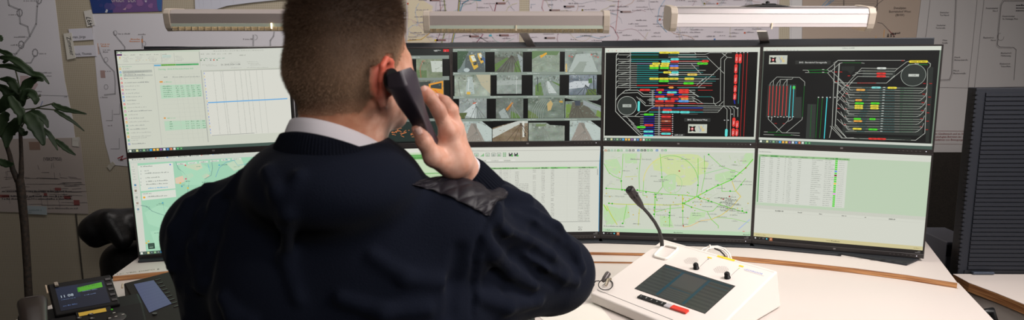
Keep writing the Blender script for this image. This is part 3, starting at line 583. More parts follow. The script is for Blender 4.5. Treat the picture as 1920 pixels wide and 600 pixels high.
def s_maps(A):                                              # bottom left: web map
    A.rect(241.5, 297, 560, 480, (163, 211, 181)); A.layer(); A.fr(230, 280, 2.857)
    A.poly([(30, 40), (980, -10), (980, 24), (34, 62)], (214, 217, 206)); A.poly([(36, 62), (980, 24), (980, 46), (40, 76)], (205, 210, 200)); A.layer()
    for k in range(14): A.greek(60 + k*62, 52 - k*2.6, 14, 2, (150, 156, 148)); A.disc(54 + k*62, 54 - k*2.6, 1.3, ((120, 130, 130), (70, 80, 80), (200, 90, 80), (90, 140, 200))[k % 4])
    A.poly([(40, 76), (80, 74), (130, 545), (92, 545)], (212, 214, 203))
    for k, (x, y, c) in enumerate(((56, 94, (150, 156, 150)), (60, 118, (150, 156, 150)), (64, 148, (130, 136, 130)), (69, 192, (60, 130, 170)), (72, 222, (120, 90, 70)), (77, 258, (140, 150, 140)), (82, 289, (130, 80, 50)), (85, 322, (60, 120, 150)))):
        A.rect(x - 6, y - 5, x + 7, y + 6, c) if k > 2 else A.rect(x - 4, y - 1, x + 5, y + 1, c); A.greek(x - 7, y + 12, 6, 1.6, (160, 166, 158))
    # relief of the map
    for pts, c in ((((340, 92), (420, 84), (432, 108), (400, 122), (370, 112), (345, 106)), (224, 206, 180)), (((282, 160), (372, 134), (380, 152), (350, 176), (300, 192), (284, 190)), (224, 202, 178)), (((420, 150), (452, 138), (468, 152), (440, 168)), (218, 204, 180)), (((560, 90), (640, 60), (660, 110), (600, 130)), (196, 216, 190))): A.poly(pts, c)
    for pts in (((120, 340), (200, 300), (280, 330), (320, 400), (220, 430), (140, 400)), ((300, 80), (340, 200), (420, 200), (480, 120), (400, 70)), ((150, 440), (260, 430), (300, 500), (180, 520))): A.poly(pts, (172, 218, 188))
    for pts, wd, c in ((((286, 72), (300, 110), (322, 126), (342, 150), (356, 190), (350, 226), (352, 290)), 1, (120, 158, 150)), (((480, 66), (484, 110), (476, 150), (440, 170)), 1, (120, 158, 150)), (((100, 302), (132, 308), (160, 334), (200, 350), (250, 366), (300, 380)), 1.4, (120, 156, 148)),
                       (((218, 290), (224, 340), (262, 370)), .6, (130, 190, 170)), (((640, 60), (560, 80), (520, 110), (500, 160)), 1, (120, 170, 190)), (((600, 70), (620, 100), (700, 90)), 1.1, (110, 180, 190)), (((460, 90), (470, 130)), 1.4, (120, 190, 200))): A.line(pts, wd, c)
    A.layer()
    for k in range(46):
        x = random.uniform(110, 640); y = random.uniform(80, 500)
        if (x < 300 and y < 280): continue
        A.greek(x, y, random.uniform(6, 16), 1.8, random.choice(((120, 160, 138), (140, 176, 152), (100, 140, 124))))
    for x, y, c in ((340, 166, (214, 90, 120)), (310, 188, (236, 180, 60)), (350, 216, (236, 190, 60)), (216, 292, (70, 160, 190)), (248, 368, (236, 180, 60)), (318, 206, (80, 170, 190)), (142, 491, (236, 180, 60)), (131, 500, (236, 180, 60)), (300, 284, (60, 90, 90)), (338, 92, (210, 110, 110)), (520, 96, (90, 180, 200)), (560, 66, (90, 180, 200))): A.disc(x, y, 1.6, c)
    for k in range(6): A.rect(292 + k*60, 80 - k*4, 340 + k*60, 88 - k*4, (218, 222, 212)); A.lay += .3; A.greek(300 + k*60, 82 - k*4, 10, 1.8, (130, 140, 134)); A.lay -= .3
    A.layer(); A.poly([(82, 88), (270, 76), (284, 216), (100, 226)], (220, 224, 213)); A.poly([(104, 236), (284, 222), (288, 262), (108, 276)], (220, 224, 213)); A.layer()
    for y, x, ww in ((92, 96, 22), (116, 118, 8), (130, 120, 44), (154, 124, 26), (174, 126, 42), (190, 128, 40), (240, 110, 16), (256, 136, 36)): A.greek(x, y - 3, ww, 2.4, (158, 164, 156)); 
    for y in (118, 134, 158, 178, 194): A.rect(96, y - 4, 103, y + 3, (190, 196, 188))
    A.greek(138, 208, 36, 2.2, (120, 180, 210)); A.disc(256, 86, 1.4, (80, 120, 220)); A.disc(118, 260, 2.1, (236, 170, 40)); A.rect(138, 502, 176, 530, (44, 62, 54)); A.layer(); A.rect(144, 508, 170, 514, (70, 96, 84)); A.rect(146, 519, 168, 524, (120, 150, 130))
    A.fr(0, 0, 1); taskbar(A, 264, 476, 560, 476, 2)

def pic(A, x0, y0, x1, y1, base, polys=(), lines=(), noise=7, nx=11, ny=8, sky=None, seed=0):
    """a small video picture, everything in fractions of its frame"""
    R = random.Random(seed); X = lambda u: x0 + (x1 - x0)*u; Y = lambda v: y0 + (y1 - y0)*v; gm = (150, 160, 152); polys = [(mixc(c, gm, .12), p) for c, p in polys]; lines = [(mixc(c, gm, .15), w_*.8, p) for c, w_, p in lines]
    A.rect(x0, y0, x1, y1, base); A.lay += .3
    nx, ny = 22, 15; cg = [[R.gauss(0, noise*1.3) for _ in range(8)] for _ in range(7)]
    for i in range(nx):
        for j in range(ny):
            b = base if not sky or j > ny*.25 else sky; fx, fy = i/nx*6, j/ny*5; ix, iy = int(fx), int(fy); fx -= ix; fy -= iy
            d = (cg[iy][ix]*(1-fx) + cg[iy][ix+1]*fx)*(1-fy) + (cg[iy+1][ix]*(1-fx) + cg[iy+1][ix+1]*fx)*fy + R.gauss(0, 2.6); c = tuple(min(255, max(0, v + d + R.gauss(0, 1.5))) for v in b)
            A.rect(X(i/nx), Y(j/ny), X((i+1)/nx), Y((j+1)/ny), c)
    A.lay += .3
    for k in range(30):                                      # dark and light specks along the horizon: trees, cars, houses
        u = R.uniform(0, .95); v = R.uniform(0, .26); c = mixc(base, R.choice(((60, 68, 60), (84, 90, 80), (206, 212, 206), (110, 104, 92))), R.uniform(.2, .6)); A.rect(X(u), Y(v), X(min(1, u + R.uniform(.02, .06))), Y(v + R.uniform(.03, .10)), c)
    A.lay += .3
    for c, pts in polys: A.poly([(X(u), Y(v)) for u, v in pts], c); A.lay += .15
    for k in range(26): u = R.uniform(0, .96); v = R.uniform(.15, .95); c = mixc(base, R.choice(((60, 66, 60), (220, 226, 220))), R.uniform(.04, .15)); A.rect(X(u), Y(v), X(min(1, u + R.uniform(.02, .06))), Y(min(1, v + R.uniform(.01, .035))), c)
    A.lay += .15
    for c, wd, pts in lines: A.line([(X(u), Y(v)) for u, v in pts], wd, c)
    A.lay += .3
def tram(u, v, s, c=(222, 176, 60)):
    return [(c, ((u, v), (u+.16*s, v-.03*s), (u+.30*s, v+.5*s), (u+.16*s, v+.62*s), (u+.02*s, v+.2*s))), ((226, 230, 214), ((u+.04*s, v+.03*s), (u+.15*s, v), (u+.24*s, v+.22*s), (u+.12*s, v+.26*s))), ((50, 60, 62), ((u+.12*s, v+.3*s), (u+.24*s, v+.26*s), (u+.26*s, v+.4*s), (u+.15*s, v+.44*s)))]
def rails(cx, vy, fan, col, wd=.9, n=5):
    return [(col, wd, ((cx + (k - n/2)*.012, vy), (cx + (k - n/2)*fan, 1.0))) for k in range(n)]
GR = (92, 122, 62)
def s_cams(A):                                              # sixteen traffic camera pictures
    A.rect(850, 91, 1127, 265, (12, 13, 13)); A.layer(); A.fr(840, 80, 3.157); st = (136, 148, 138)
    for y0, y1 in ((38, 51), (174, 187), (312, 325), (446, 459)): A.rect(34, y0, 904, y1, st)
    A.layer()
    for y0 in (41, 177, 315, 449):
        for x in (38, 250, 465, 688): A.greek(x, y0, random.randint(12, 24), 1.6, (196, 204, 196))
    S = (176, 186, 180)
    pic(A, 60, 52, 220, 173, (112, 124, 122), [((60, 84, 60), ((0, 0), (.4, 0), (.3, .3), (.1, .8), (0, .9))), ((84, 92, 92), ((.3, .2), (.9, .3), (1, 1), (.25, 1)))] + tram(.42, .2, 1.1) + tram(.72, .1, .8, (226, 176, 70)) + [((60, 90, 140), ((.86, .2), (.99, .34), (1, .6), (.9, .4))), ((184, 196, 196), tuple((.33 + .11*math.cos(t), .9 + .1*math.sin(t)) for t in np.linspace(0, 6, 10)))], seed=1)
    pic(A, 275, 52, 438, 173, (104, 108, 98), [(GR, ((.0, .62), (.42, .3), (.5, .32), (.02, .98))), (GR, ((.72, .55), (.86, .4), (.96, 1), (.7, 1))), ((150, 160, 160), ((.8, .1), (1, .3), (1, 1), (.95, 1)))], rails(.62, .22, .16, (60, 52, 46), 1.1, 6), sky=(120, 130, 120), seed=2)
    pic(A, 492, 50, 655, 171, (146, 158, 142), [((96, 124, 80), ((0, 0), (1, 0), (.9, .2), (.3, .18), (0, .4))), ((230, 164, 40), ((.28, .22), (.52, .06), (.54, .14), (.32, .34)))], [((120, 128, 118), .8, ((0, .8), (.5, .5), (1, .6)))], seed=3)
    pic(A, 685, 50, 903, 172, (138, 148, 140), [((176, 186, 180), ((.3, .15), (.7, .1), (.9, 1), (.1, 1))), ((150, 160, 150), ((.4, .5), (.6, .5), (.5, 1), (.2, 1)))] + [((206, 90, 80), ((u, v), (u+.04, v), (u+.04, v+.06), (u, v+.06))) for u, v in ((.1, .2), (.17, .24), (.8, .2), (.88, .26), (.7, .14))] + [((206, 176, 110), ((.02, .6), (.06, .6), (.07, 1), (.02, 1)))], noise=14, seed=4)
    pic(A, 42, 188, 250, 312, (150, 160, 146), [((186, 178, 150), ((.6, 0), (1, 0), (1, .9), (.75, .5))), ((176, 188, 184), ((.36, .1), (.5, .1), (.56, .9), (.3, .9))), ((230, 180, 60), ((.34, .8), (.44, .8), (.44, .92), (.34, .92)))], [((220, 226, 220), 1.5, ((.4, .2), (.38, .75))), ((110, 110, 100), 1, ((.1, .3), (.16, 1)))], noise=12, seed=5)
    pic(A, 287, 190, 432, 299, (140, 150, 142), [((166, 174, 168), ((0, .3), (1, .26), (1, .5), (0, .55)))], [((226, 230, 226), .8, ((.78, .2), (.8, 1)))], noise=7, seed=6)
    pic(A, 497, 190, 655, 309, (138, 150, 142), [(GR, ((.1, .5), (.3, .35), (.4, 1), (.1, 1))), (GR, ((.7, .28), (1, .45), (1, .55), (.75, .36))), ((196, 204, 200), ((.45, .3), (.6, .3), (.9, .9), (.6, .9)))], rails(.5, .3, .1, (110, 116, 110), .8, 4) + [((50, 56, 60), 1.6, ((.17, .1), (.2, .8)))], seed=7)
    pic(A, 712, 190, 876, 307, (116, 126, 134), [((200, 206, 210), ((.2, .3), (.8, .3), (.7, .6), (.0, .7), (0, .4))), ((84, 104, 50), ((.66, .72), (.98, .7), (1, 1), (.6, 1))), ((74, 110, 60), ((.7, .2), (.82, .15), (.84, .4), (.7, .42)))], rails(.6, .5, -.2, (46, 50, 56), 1.2, 5) + [((30, 34, 40), 2, ((.88, .05), (.9, .75)))], noise=16, seed=8)
    pic(A, 68, 326, 228, 443, (146, 154, 150), [((198, 206, 204), ((.55, .25), (.66, .22), (.6, 1), (.05, .8))), ((82, 92, 50), ((0, .72), (.3, .7), (.2, 1), (0, 1))), ((208, 90, 60), ((.5, .22), (.62, .18), (.6, .25), (.5, .28)))], rails(.62, .3, -.14, (90, 96, 92), .9, 5), seed=9)
    pic(A, 282, 323, 442, 443, (110, 118, 110), [(GR, ((.55, .65), (.8, .8), (.9, 1), (.55, 1))), ((160, 170, 166), ((.1, .7), (.3, .5), (.5, 1), (.2, 1))), ((206, 130, 50), ((.36, .55), (.58, .22), (.64, .25), (.42, .66)))], [((40, 44, 44), .8, ((.36, .7), (.6, .3)))] + rails(.6, .3, -.16, (150, 156, 150), .7, 4), seed=10)
    pic(A, 470, 323, 686, 443, (112, 124, 112), [((196, 168, 110), ((.52, .3), (.62, .12), (.68, .3), (.62, .62), (.54, .66))), ((96, 114, 60), ((0, .6), (.2, .8), (.3, 1), (0, 1))), ((196, 150, 60), ((.85, .15), (.95, .15), (.95, .25), (.86, .25)))], [((150, 160, 150), .9, ((.1 + k*.06, 1), (.12 + k*.06, .6), (.25 + k*.06, .2), (.4 + k*.05, .05))) for k in range(6)], noise=8, seed=11)
    pic(A, 690, 326, 903, 443, (126, 140, 128), [((112, 140, 62), ((.02, .3), (.2, .3), (.1, 1), (.02, 1))), ((92, 88, 76), ((.2, .2), (.5, .2), (.95, 1), (.1, 1))), ((60, 66, 78), ((.26, .12), (.42, .12), (.42, .38), (.28, .38))), ((150, 158, 160), ((.5, .1), (1, .5), (1, .7), (.5, .35))), ((112, 140, 62), ((.9, .6), (1, .7), (1, 1), (.86, .9)))], rails(.34, .4, .12, (60, 56, 50), .8, 5), seed=12)
    A.poly([(690, 344), (690, 326), (760, 344)], (12, 13, 13)); A.poly([(880, 340), (904, 325), (904, 372), (820, 340)], (12, 13, 13))
    for xx, w_ in ((85, 173), (718, 185)):
        pic(A, xx, 460, xx + w_, 579, (172, 184, 178), [((150, 140, 130), ((.3, .1), (.45, .1), (.75, 1), (.05, 1))), ((190, 202, 196), ((.5, .05), (1, .35), (1, .9), (.8, 1), (.5, .3)))], [((120, 116, 108), .8, ((.35 + k*.02, .12), (.5 - .0*k, .5), (.1 + k*.11, 1))) for k in range(6)], noise=5, seed=13)
        A.poly([(xx + w_*.66, 459), (xx + w_ + 1, 459), (xx + w_ + 1, 506)], (12, 13, 13))
    pic(A, 262, 460, 470, 579, (132, 116, 94), [((200, 204, 196), ((0, .4), (.7, .0), (1, 0), (1, .1), (.8, .12), (0, .85))), ((222, 222, 212), ((.84, .0), (.9, 0), (.9, .8), (.85, .8)))], rails(.8, .1, -.2, (70, 54, 44), 1.0, 6) + [((40, 40, 40), 1.4, ((.94, .6), (.9, .7), (.95, .75)))], noise=10, seed=14)
    A.poly([(262, 458), (420, 458), (330, 480), (262, 500)], (12, 13, 13))
    pic(A, 475, 470, 688, 579, (140, 150, 138), [((110, 128, 84), ((.2, .08), (.5, .08), (.45, .2), (.2, .2)))], [((116, 122, 112), .9, ((.4, .2), (.42 - .1*k, 1))) for k in range(-2, 4)] + [((150, 150, 140), 2, ((.97, 0), (.97, .9)))], noise=8, seed=15)
    A.poly([(560, 459), (690, 459), (690, 490), (600, 484)], (12, 13, 13))
def s_cams2(A):                                             # second column, half hidden by the head
    A.rect(572, 92, 844, 265, (20, 22, 21)); A.layer(); A.rect(572, 92, 844, 106, (40, 44, 42)); st = (132, 142, 134); A.layer()
    A.rect(833, 94, 843, 98.6, (206, 40, 44)); A.text(817, 98.5, 2.4, 'VBK', (220, 220, 216)); A.greek(816, 95, 13, 1.6, (180, 184, 180)); A.text(834, 98, 2.6, 'ka', (240, 220, 220))
    for y in (107, 146, 185, 226): A.rect(574, y, 843, y + 4.5, st)
    A.layer()
    for cx_ in range(4):
        x = 584 + cx_*66; A.greek(x - 8, 108, 18, 1.6, (190, 198, 190))
        if cx_ < 3:
            for j, y in enumerate((112, 151, 190)): pic(A, x, y, x + 46, y + 34, ((130, 142, 130), (120, 130, 124), (150, 156, 150))[(j + cx_) % 3], [(GR, ((.1, .6), (.4, .4), (.4, 1), (.1, 1)))], rails(.5, .3, .15, (70, 66, 60), .8, 4), seed=30 + j*4 + cx_)
    pic(A, 785, 112, 831, 146, (126, 136, 112), [((200, 206, 196), ((.55, .1), (1, .1), (1, .7), (.6, .7))), ((96, 118, 76), ((0, .6), (.4, .6), (.4, 1), (0, 1)))], [((196, 80, 60), .9, ((.18, 1), (.14, .5), (.25, .1), (.34, .1)))], seed=51)
    pic(A, 787, 151, 833, 187, (120, 124, 112), [((214, 214, 206), ((.0, .3), (.35, .5), (.9, 1), (.3, 1), (0, .6))), ((56, 62, 58), ((0, .1), (.5, .05), (.45, .4), (0, .3))), ((236, 152, 40), ((.42, .18), (.98, .02), (.99, .95), (.44, .45))), ((50, 60, 60), ((.5, .25), (.92, .12), (.92, .45), (.5, .38)))], [((226, 60, 50), 1.2, ((.66, .5), (.98, .9)))], seed=52)
    pic(A, 744, 190, 790, 226, (120, 126, 120), [((232, 120, 60), ((.7, .1), (.9, .4), (1, .6), (1, .2)))], rails(.8, .1, -.15, (220, 220, 210), .9, 4), seed=53)
    A.rect(574, 231, 843, 263, (38, 50, 46)); A.layer(); R = random.Random(4)
    for k in range(34): x = R.uniform(738, 784); y = 247 + 5*math.sin(x*.4) + R.uniform(-3, 3); A.line([(x, y), (x + R.uniform(2, 6), y + R.uniform(-3, 3))], .8, (206, 122, 72))
    for k in range(3): A.line([(776 + k*5, 249), (779 + k*5, 249), (779 + k*5, 256), (775 + k*5, 256)], .8, (196, 120, 76))
    for k in range(40): x = R.uniform(600, 730); y = R.uniform(236, 258); A.line([(x, y), (x + R.uniform(2, 8), y + R.uniform(-2, 2))], .8, (150, 100, 66))
def s_list_left(A):                                         # bottom second: two pale green lists
    A.rect(575, 274, 850, 441, (198, 218, 184)); A.layer(); A.rect(575, 274, 850, 281, (222, 224, 212)); A.layer()
    for y in (291, 326.5, 362): 
        A.rect(590, y, 846, y + 2.6, (110, 176, 100)); A.lay += .4; A.greek(738, y + .2, 34, 1.8, (70, 110, 66)); A.greek(778, y + .2, 20, 1.8, (70, 110, 66)); A.greek(610, y + .2, 80, 1.8, (70, 110, 66)); A.lay -= .4
    A.rect(590, 328, 846, 338, (206, 224, 190)); A.rect(590, 398, 846, 430, (214, 216, 204)); A.rect(590, 340, 846, 341, (170, 190, 160)); A.layer(); darkbar(A)
def s_table(A):                                             # bottom third: journey table
    A.rect(853, 274, 1126, 441, (214, 216, 205)); A.layer(); A.fr(720, 260, 3.157)
    A.rect(420, 40, 1278, 60, (216, 216, 206)); A.rect(420, 62, 1278, 64, (186, 188, 178)); A.rect(440, 128, 1278, 131, (176, 178, 170)); A.greek(512, 57, 26, 1.6, (180, 182, 172)); A.layer()
    for k, x in enumerate((472, 505, 538, 572, 604, 638, 670, 704, 740, 772)):
        if k == 3:
            for j in range(4): A.rect(x + j*6, 94 - j*5, x + j*6 + 4, 96, (70, 170, 80))
        elif k > 7: A.rect(x, 76, x + 22, 96, (70, 74, 72)); A.lay += .4; A.rect(x + 5, 76, x + 15, 83, (206, 208, 200)); A.rect(x + 15, 88, x + 25, 98, (90, 180, 90)); A.lay -= .4
        elif k == 7: [A.rect(x + 2 + (j % 3)*7, 74 + (j//3)*9, x + 6 + (j % 3)*7, 81 + (j//3)*9, (80, 160, 90)) for j in range(9)]
        else: A.rect(x, 75, x + 24, 96, (124, 134, 122)); A.lay += .4; A.rect(x + 2, 77, x + 22, 94, (206, 210, 200)); A.rect(x + 6, 82, x + 18, 94, ((130, 180, 130), (150, 160, 150))[k % 2]); A.lay -= .4
    for x, y in ((522, 118), (568, 118), (640, 118), (712, 118)): A.greek(x, y, 12, 1.8, (160, 162, 154)); A.rect(x + 42, y - 3, x + 66, y + 6, (224, 224, 216))
    A.rect(600, 162, 1264, 172, (164, 204, 150)); A.rect(700, 162, 742, 172, (84, 186, 74)); A.rect(988, 162, 1086, 172, (100, 190, 90)); A.rect(930, 162, 975, 172, (130, 190, 120)); A.layer()
    for x in (640, 656, 684, 706, 746, 778, 882, 934, 992, 1088, 1154, 1186, 1216): A.greek(x, 164.5, random.randint(5, 13), 1.9, (66, 96, 62))
    for r_ in range(31):
        y = 177 + r_*10.1; A.rect(560, y + 7, 1226, y + 7.8, (204, 206, 196))
        for x, ww, c in ((580, 8, 170), (606, 5, 165), (640, 5, 165), (684, 5, 150), (708, 9, 165), (746, 2, 180), (778, 7 if r_ < 8 or r_ > 17 else 25, 150), (882, 6, 155), (934, 6, 150), (990, 6, 150), (1154, 9, 150), (1188, 9, 150), (1216, 2, 165)):
            if random.random() < .93: A.greek(x, y, ww, 1.6, (c + 18, c + 18, c + 10))
    for x in (700, 744, 774, 878, 928, 986, 1086, 1150, 1184, 1212): A.rect(x, 174, x + .9, 490, (200, 202, 192))
    A.rect(760, 489, 1226, 492, (176, 178, 170)); A.rect(1264, 174, 1268, 212, (160, 162, 156)); A.greek(1154, 520, 9, 1.8, (150, 150, 144)); A.greek(1154, 530, 7, 1.8, (150, 150, 144)); A.greek(1154, 537, 7, 1.8, (150, 150, 144))
    A.poly([(1276, 150), (1284, 40), (1284, 552), (1275, 552)], (58, 134, 176)); A.rect(1281, 40, 1288, 300, (70, 150, 196)); A.fr(0, 0, 1); A.layer(); darkbar(A)

WL = (170, 173, 165); RD = (226, 58, 52); CY_ = (96, 220, 214); YE = (232, 216, 70); GN = (80, 214, 48); OR = (226, 150, 66); BL = (92, 120, 226)
def chip(A, x0, y0, x1, y1, c, t=''):
    A.pill(x0, y0, x1, y1, c); A.lay += .3
    A.text((x0+x1)/2, y1 - (y1-y0)*.22, (y1-y0)*.56/A.k, t or random.choice(('254', '*812', '2 863', '307', '528')), mixc(c, (0, 0, 0), .72) if sum(c) > 330 else (244, 220, 220), centre=True, sx=1.0); A.lay -= .3
def emblem(A, x0, y0, x1, y1):
    A.rect(x0, y0, x1, y1, (196, 200, 186)); A.lay += .4; X = lambda u: x0 + (x1-x0)*u; Y = lambda v: y0 + (y1-y0)*v
    A.poly([(X(.04), Y(.22)), (X(.16), Y(.22)), (X(.22), Y(.32)), (X(.30), Y(.22)), (X(.40), Y(.22)), (X(.35), Y(.5)), (X(.40), Y(.82)), (X(.30), Y(.82)), (X(.22), Y(.72)), (X(.16), Y(.82)), (X(.04), Y(.82)), (X(.09), Y(.5))], (28, 26, 26)); A.lay += .4
    A.disc(X(.215), Y(.52), (x1-x0)*.075/A.k, (214, 60, 60)); A.lay += .4; A.disc(X(.215), Y(.52), (x1-x0)*.04/A.k, (240, 230, 230))
    A.poly([(X(.52), Y(.2)), (X(.6), Y(.2)), (X(.72), Y(.7)), (X(.66), Y(.84))], (168, 172, 176)); A.poly([(X(.62), Y(.3)), (X(.7), Y(.18)), (X(.9), Y(.7)), (X(.76), Y(.82))], (214, 196, 140)); A.line([(X(.6), Y(.86)), (X(.84), Y(.14))], 1, (150, 170, 200)); A.lay -= .8
def s_depot1(A):                                            # track diagram of the western depot
    A.rect(1133, 88, 1424, 269, (202, 206, 194)); A.layer(); A.fr(1125, 80, 3.156)
    A.rect(24, 26, 950, 54, (214, 218, 206)); A.poly([(29, 56), (929, 52), (910, 560), (29, 553)], (14, 14, 14)); A.layer()
    for k in range(6): A.rect(42 + k*24, 45, 46 + k*24, 50, (206, 120, 110) if k in (0, 2) else (186, 188, 180))
    TL_ = (44, 132, 128); DG = (22, 84, 34)
    ys = [(58, TL_, 465), (72, TL_, 500), (85, DG, 505), (98, TL_, 520), (111, TL_, 560), (124, (120, 120, 150), 560), (137, TL_, 520), (150, TL_, 520), (163, (44,132,128), 560), (176, TL_, 545), (189, TL_, 610), (202, TL_, 620), (215, TL_, 640), (228, TL_, 620), (241, TL_, 600), (254, (190, 40, 40), 600), (266, TL_, 560)]
    for k, (y, c, xe) in enumerate(ys):
        g0 = 180 if k < 5 else 215; A.line([(105, y), (g0, y)], 1.0, WL) if k not in (2,) else None; A.line([(g0, y), (340 if k % 3 else 400, y)], 1.7, c); A.line([(400, y), (xe + 60, y)], .9, WL if k % 2 == 0 else c)
    for k in range(7): y = 58 + k*33.5; A.line([(92, y + 14), (105, y)], 1.1, WL); A.line([(155 + (k % 2)*(-35), y + 28), (180, y + 13)], .9, WL)
    A.line([(105, 58), (92, 78), (92, 408), (122, 440), (232, 548)], 1.4, WL); A.line([(175, 58), (175, 264)], 1.8, (130, 132, 128))
    A.line([(92, 345), (108, 318), (150, 282), (222, 282), (256, 308), (312, 308)], 1.2, WL); A.line([(130, 300), (222, 296), (250, 320), (312, 320)], 1.1, WL); A.line([(215, 322), (268, 374), (300, 374)], 1.2, WL); A.line([(268, 360), (250, 345), (232, 330)], 1, WL); A.line([(280, 340), (320, 340)], 1, WL)
    for k, y in enumerate((282, 295, 308, 321, 334, 347, 360, 374)): A.line([(290, y), (322, y)], 1.0, WL); A.line([(322, y), (480 if k < 6 else 560, y)], 1.3, ((60, 60, 190), (60, 60, 190), (60,60,190), (150, 50, 50), (44, 132, 128), (60, 60, 190), (190, 40, 40), (26, 90, 36))[k]); A.line([(480, y), (560, y)], 1, WL)
    A.line([(205, 438), (236, 410), (270, 410), (300, 388), (330, 374)], 1.1, WL); A.line([(140, 438), (205, 438), (236, 440)], 1.1, WL)
    A.line([(300, 388), (352, 388), (600, 388)], 1.1, (70, 90, 200)); A.line([(300, 400), (560, 400)], 1.1, (140, 60, 60)); A.line([(290, 412), (560, 412)], 1.1, (60, 180, 180))
    for k, (x, y) in enumerate(((155, 440), (172, 455), (190, 478), (205, 500), (218, 520), (230, 545))): A.line([(x - 20, y - 18 if k else y), (x, y), (x + 30, y + 26)], 1.0, WL)
    for k, y in enumerate((427, 440, 453, 466, 479, 492, 504, 516, 528, 541, 552)):
        A.line([(238, y), (258, y)], .9, WL); A.line([(258, y), (322, y)], 1.6, (34, 34, 150)); A.line([(322, y), (360, y)], .9, WL); A.line([(360, y), (425, y)], 1.6, (150, 44, 40)); A.rect(426, y - 3, 432, y + 2, (200, 200, 200))
    for x in (306, 312, 346, 352): A.line([(x, 285 if x < 320 else 380), (x, 375 if x < 320 else 552)], 1.1, (150, 150, 150))
    A.lay += 1; A.disc(159, 375, 18.8, (196, 200, 192), 36); A.lay += .5; A.disc(159, 375, 18.0, (54, 60, 56), 36); A.lay += .5; A.rect(133, 366, 184, 384, (170, 176, 168)); A.lay += .4; A.text(159, 380, 3.0, '11:08', (50, 52, 50), centre=True); A.lay += .4
    for (x0, y, x1, c, t) in ((345, 58, 405, YE, '2 863'), (405, 58, 465, YE, '2x 814'), (412, 98, 462, CY_, '923'), (358, 111, 412, CY_, '508'), (412, 111, 462, RD, '*816'), (304, 124, 352, YE, '2 952'), (356, 124, 408, YE, '22 852'), (288, 137, 344, YE, '885'), (350, 137, 404, YE, '22 863'), (408, 137, 460, BL, '902'), (288, 150, 344, GN, '1 863'), (350, 150, 404, GN, '22 811'), (408, 150, 462, OR, '860'),
                           (370, 176, 418, YE, '2 236'), (418, 176, 462, CY_, '2 236'), (406, 189, 462, (214, 218, 210), '2 858'), (288, 214, 345, YE, '227'), (346, 214, 404, YE, '225'), (405, 214, 462, YE, '228'), (344, 228, 404, GN, '235'), (404, 266, 432, OR, ' '), (232, 281, 294, RD, '*816'), (330, 281, 376, RD, '230'), (466, 281, 520, RD, '*281'), (342, 295, 364, GN, ' '), (394, 295, 452, CY_, '971'), (466, 295, 520, RD, '*252'), (392, 308, 436, RD, '*4'),
                           (324, 321, 380, RD, '*545'), (342, 334, 398, CY_, '328'), (416, 334, 462, RD, '*636'), (324, 347, 376, RD, '*204'), (382, 347, 440, RD, '*004'), (322, 374, 378, (190, 96, 66), '314'), (380, 374, 436, (190, 96, 66), '936'), (370, 400, 424, RD, '*355'), (366, 412, 412, CY_, '2225'), (412, 412, 470, CY_, '237 855'), (258, 427, 318, GN, '236'), (362, 440, 420, RD, '*247'), (362, 466, 420, (170, 88, 60), '*204'), (262, 490, 316, RD, '*582'), (218, 502, 270, GN, '511'), (362, 516, 420, RD, '*248'), (258, 528, 316, CY_, '*051'), (362, 541, 420, CY_, '533'), (258, 552, 316, CY_, '324')):
        chip(A, x0, y - 6, x1, y + 6, c, t)
    A.pill(222, 347, 234, 408, CY_); A.line([(432, 268), (458, 262), (440, 270)], 1.4, (30, 24, 20))
    A.fr(1270, 80, 3.156)
    W = lambda *p, w=1.1: A.line(p, w*.84, WL)
    W((0, 56), (95, 56), (104, 66)); W((0, 69), (160, 69), (185, 58), (315, 58)); W((0, 82), (170, 82), (182, 96), (272, 182)); A.line([(0, 96), (185, 96)], 1, TL_); A.line([(0, 109), (90, 109), (182, 109)], 1, (190, 40, 40)); W((0, 122), (110, 122), (140, 122)); W((76, 122), (136, 186))
    A.line([(0, 150), (100, 150)], 1, WL); A.line([(0, 163), (112, 163)], 1, TL_); A.line([(0, 176), (125, 176)], 1, WL); A.line([(0, 189), (200, 189)], 1, WL); A.line([(0, 202), (180, 202)], 1, TL_); A.line([(0, 214), (150, 214)], 1, WL); W((140, 228), (170, 202)); W((0, 228), (140, 228)); W((0, 241), (150, 241)); A.line([(0, 254), (110, 254)], 1, (190, 40, 40)); A.line([(0, 267), (118, 267)], 1, TL_)
    W((118, 267), (205, 188), (252, 142), (252, 95), (290, 58)); W((110, 254), (150, 214)); W((252, 142), (252, 345), (226, 362)); W((268, 66), (290, 86), (316, 88)); W((290, 86), (274, 104), (274, 178)); W((256, 58), (272, 72)); W((274, 178), (274, 378))
    A.line([(120, 282), (205, 282)], 1, (190, 40, 40)); W((66, 282), (126, 321)); W((84, 295), (120, 321)); A.line([(120, 321), (198, 321)], 1, TL_); W((198, 321), (212, 330), (212, 356), (228, 374)); W((90, 340), (120, 360), (226, 362)); A.line([(0, 362), (150, 362)], 1, (190, 40, 40)); W((80, 321), (118, 340), (150, 362)); W((0, 349), (110, 349))
    W((0, 374), (270, 376), (340, 378), (356, 394)); A.line([(0, 387), (150, 387)], 1.2, (70, 90, 200)); W((150, 387), (262, 387)); A.line([(0, 400), (150, 400)], 1, (170, 60, 60)); W((150, 400), (250, 400)); A.line([(0, 413), (150, 413)], 1, (60, 190, 190)); W((150, 413), (238, 413), (270, 378))
    W((244, 374), (268, 350)); W((120, 376), (270, 376))
    for dx, y1_ in ((292, 545), (313, 555), (334, 480), (356, 480)): W((dx - 18, 380), (dx, 396), (dx, y1_ if dx < 320 else 440)); 
    A.lay += .5
    for x0, x1, y0, y1 in ((388, 372, 62, 556), (410, 392, 62, 556)): A.line([(x0, y0), (x1, y1)], 1.0, (168, 34, 34))
    A.line([(366, 124), (358, 362)], 1.0, TL_); A.line([(334, 340), (338, 362)], 2, (30, 40, 160))
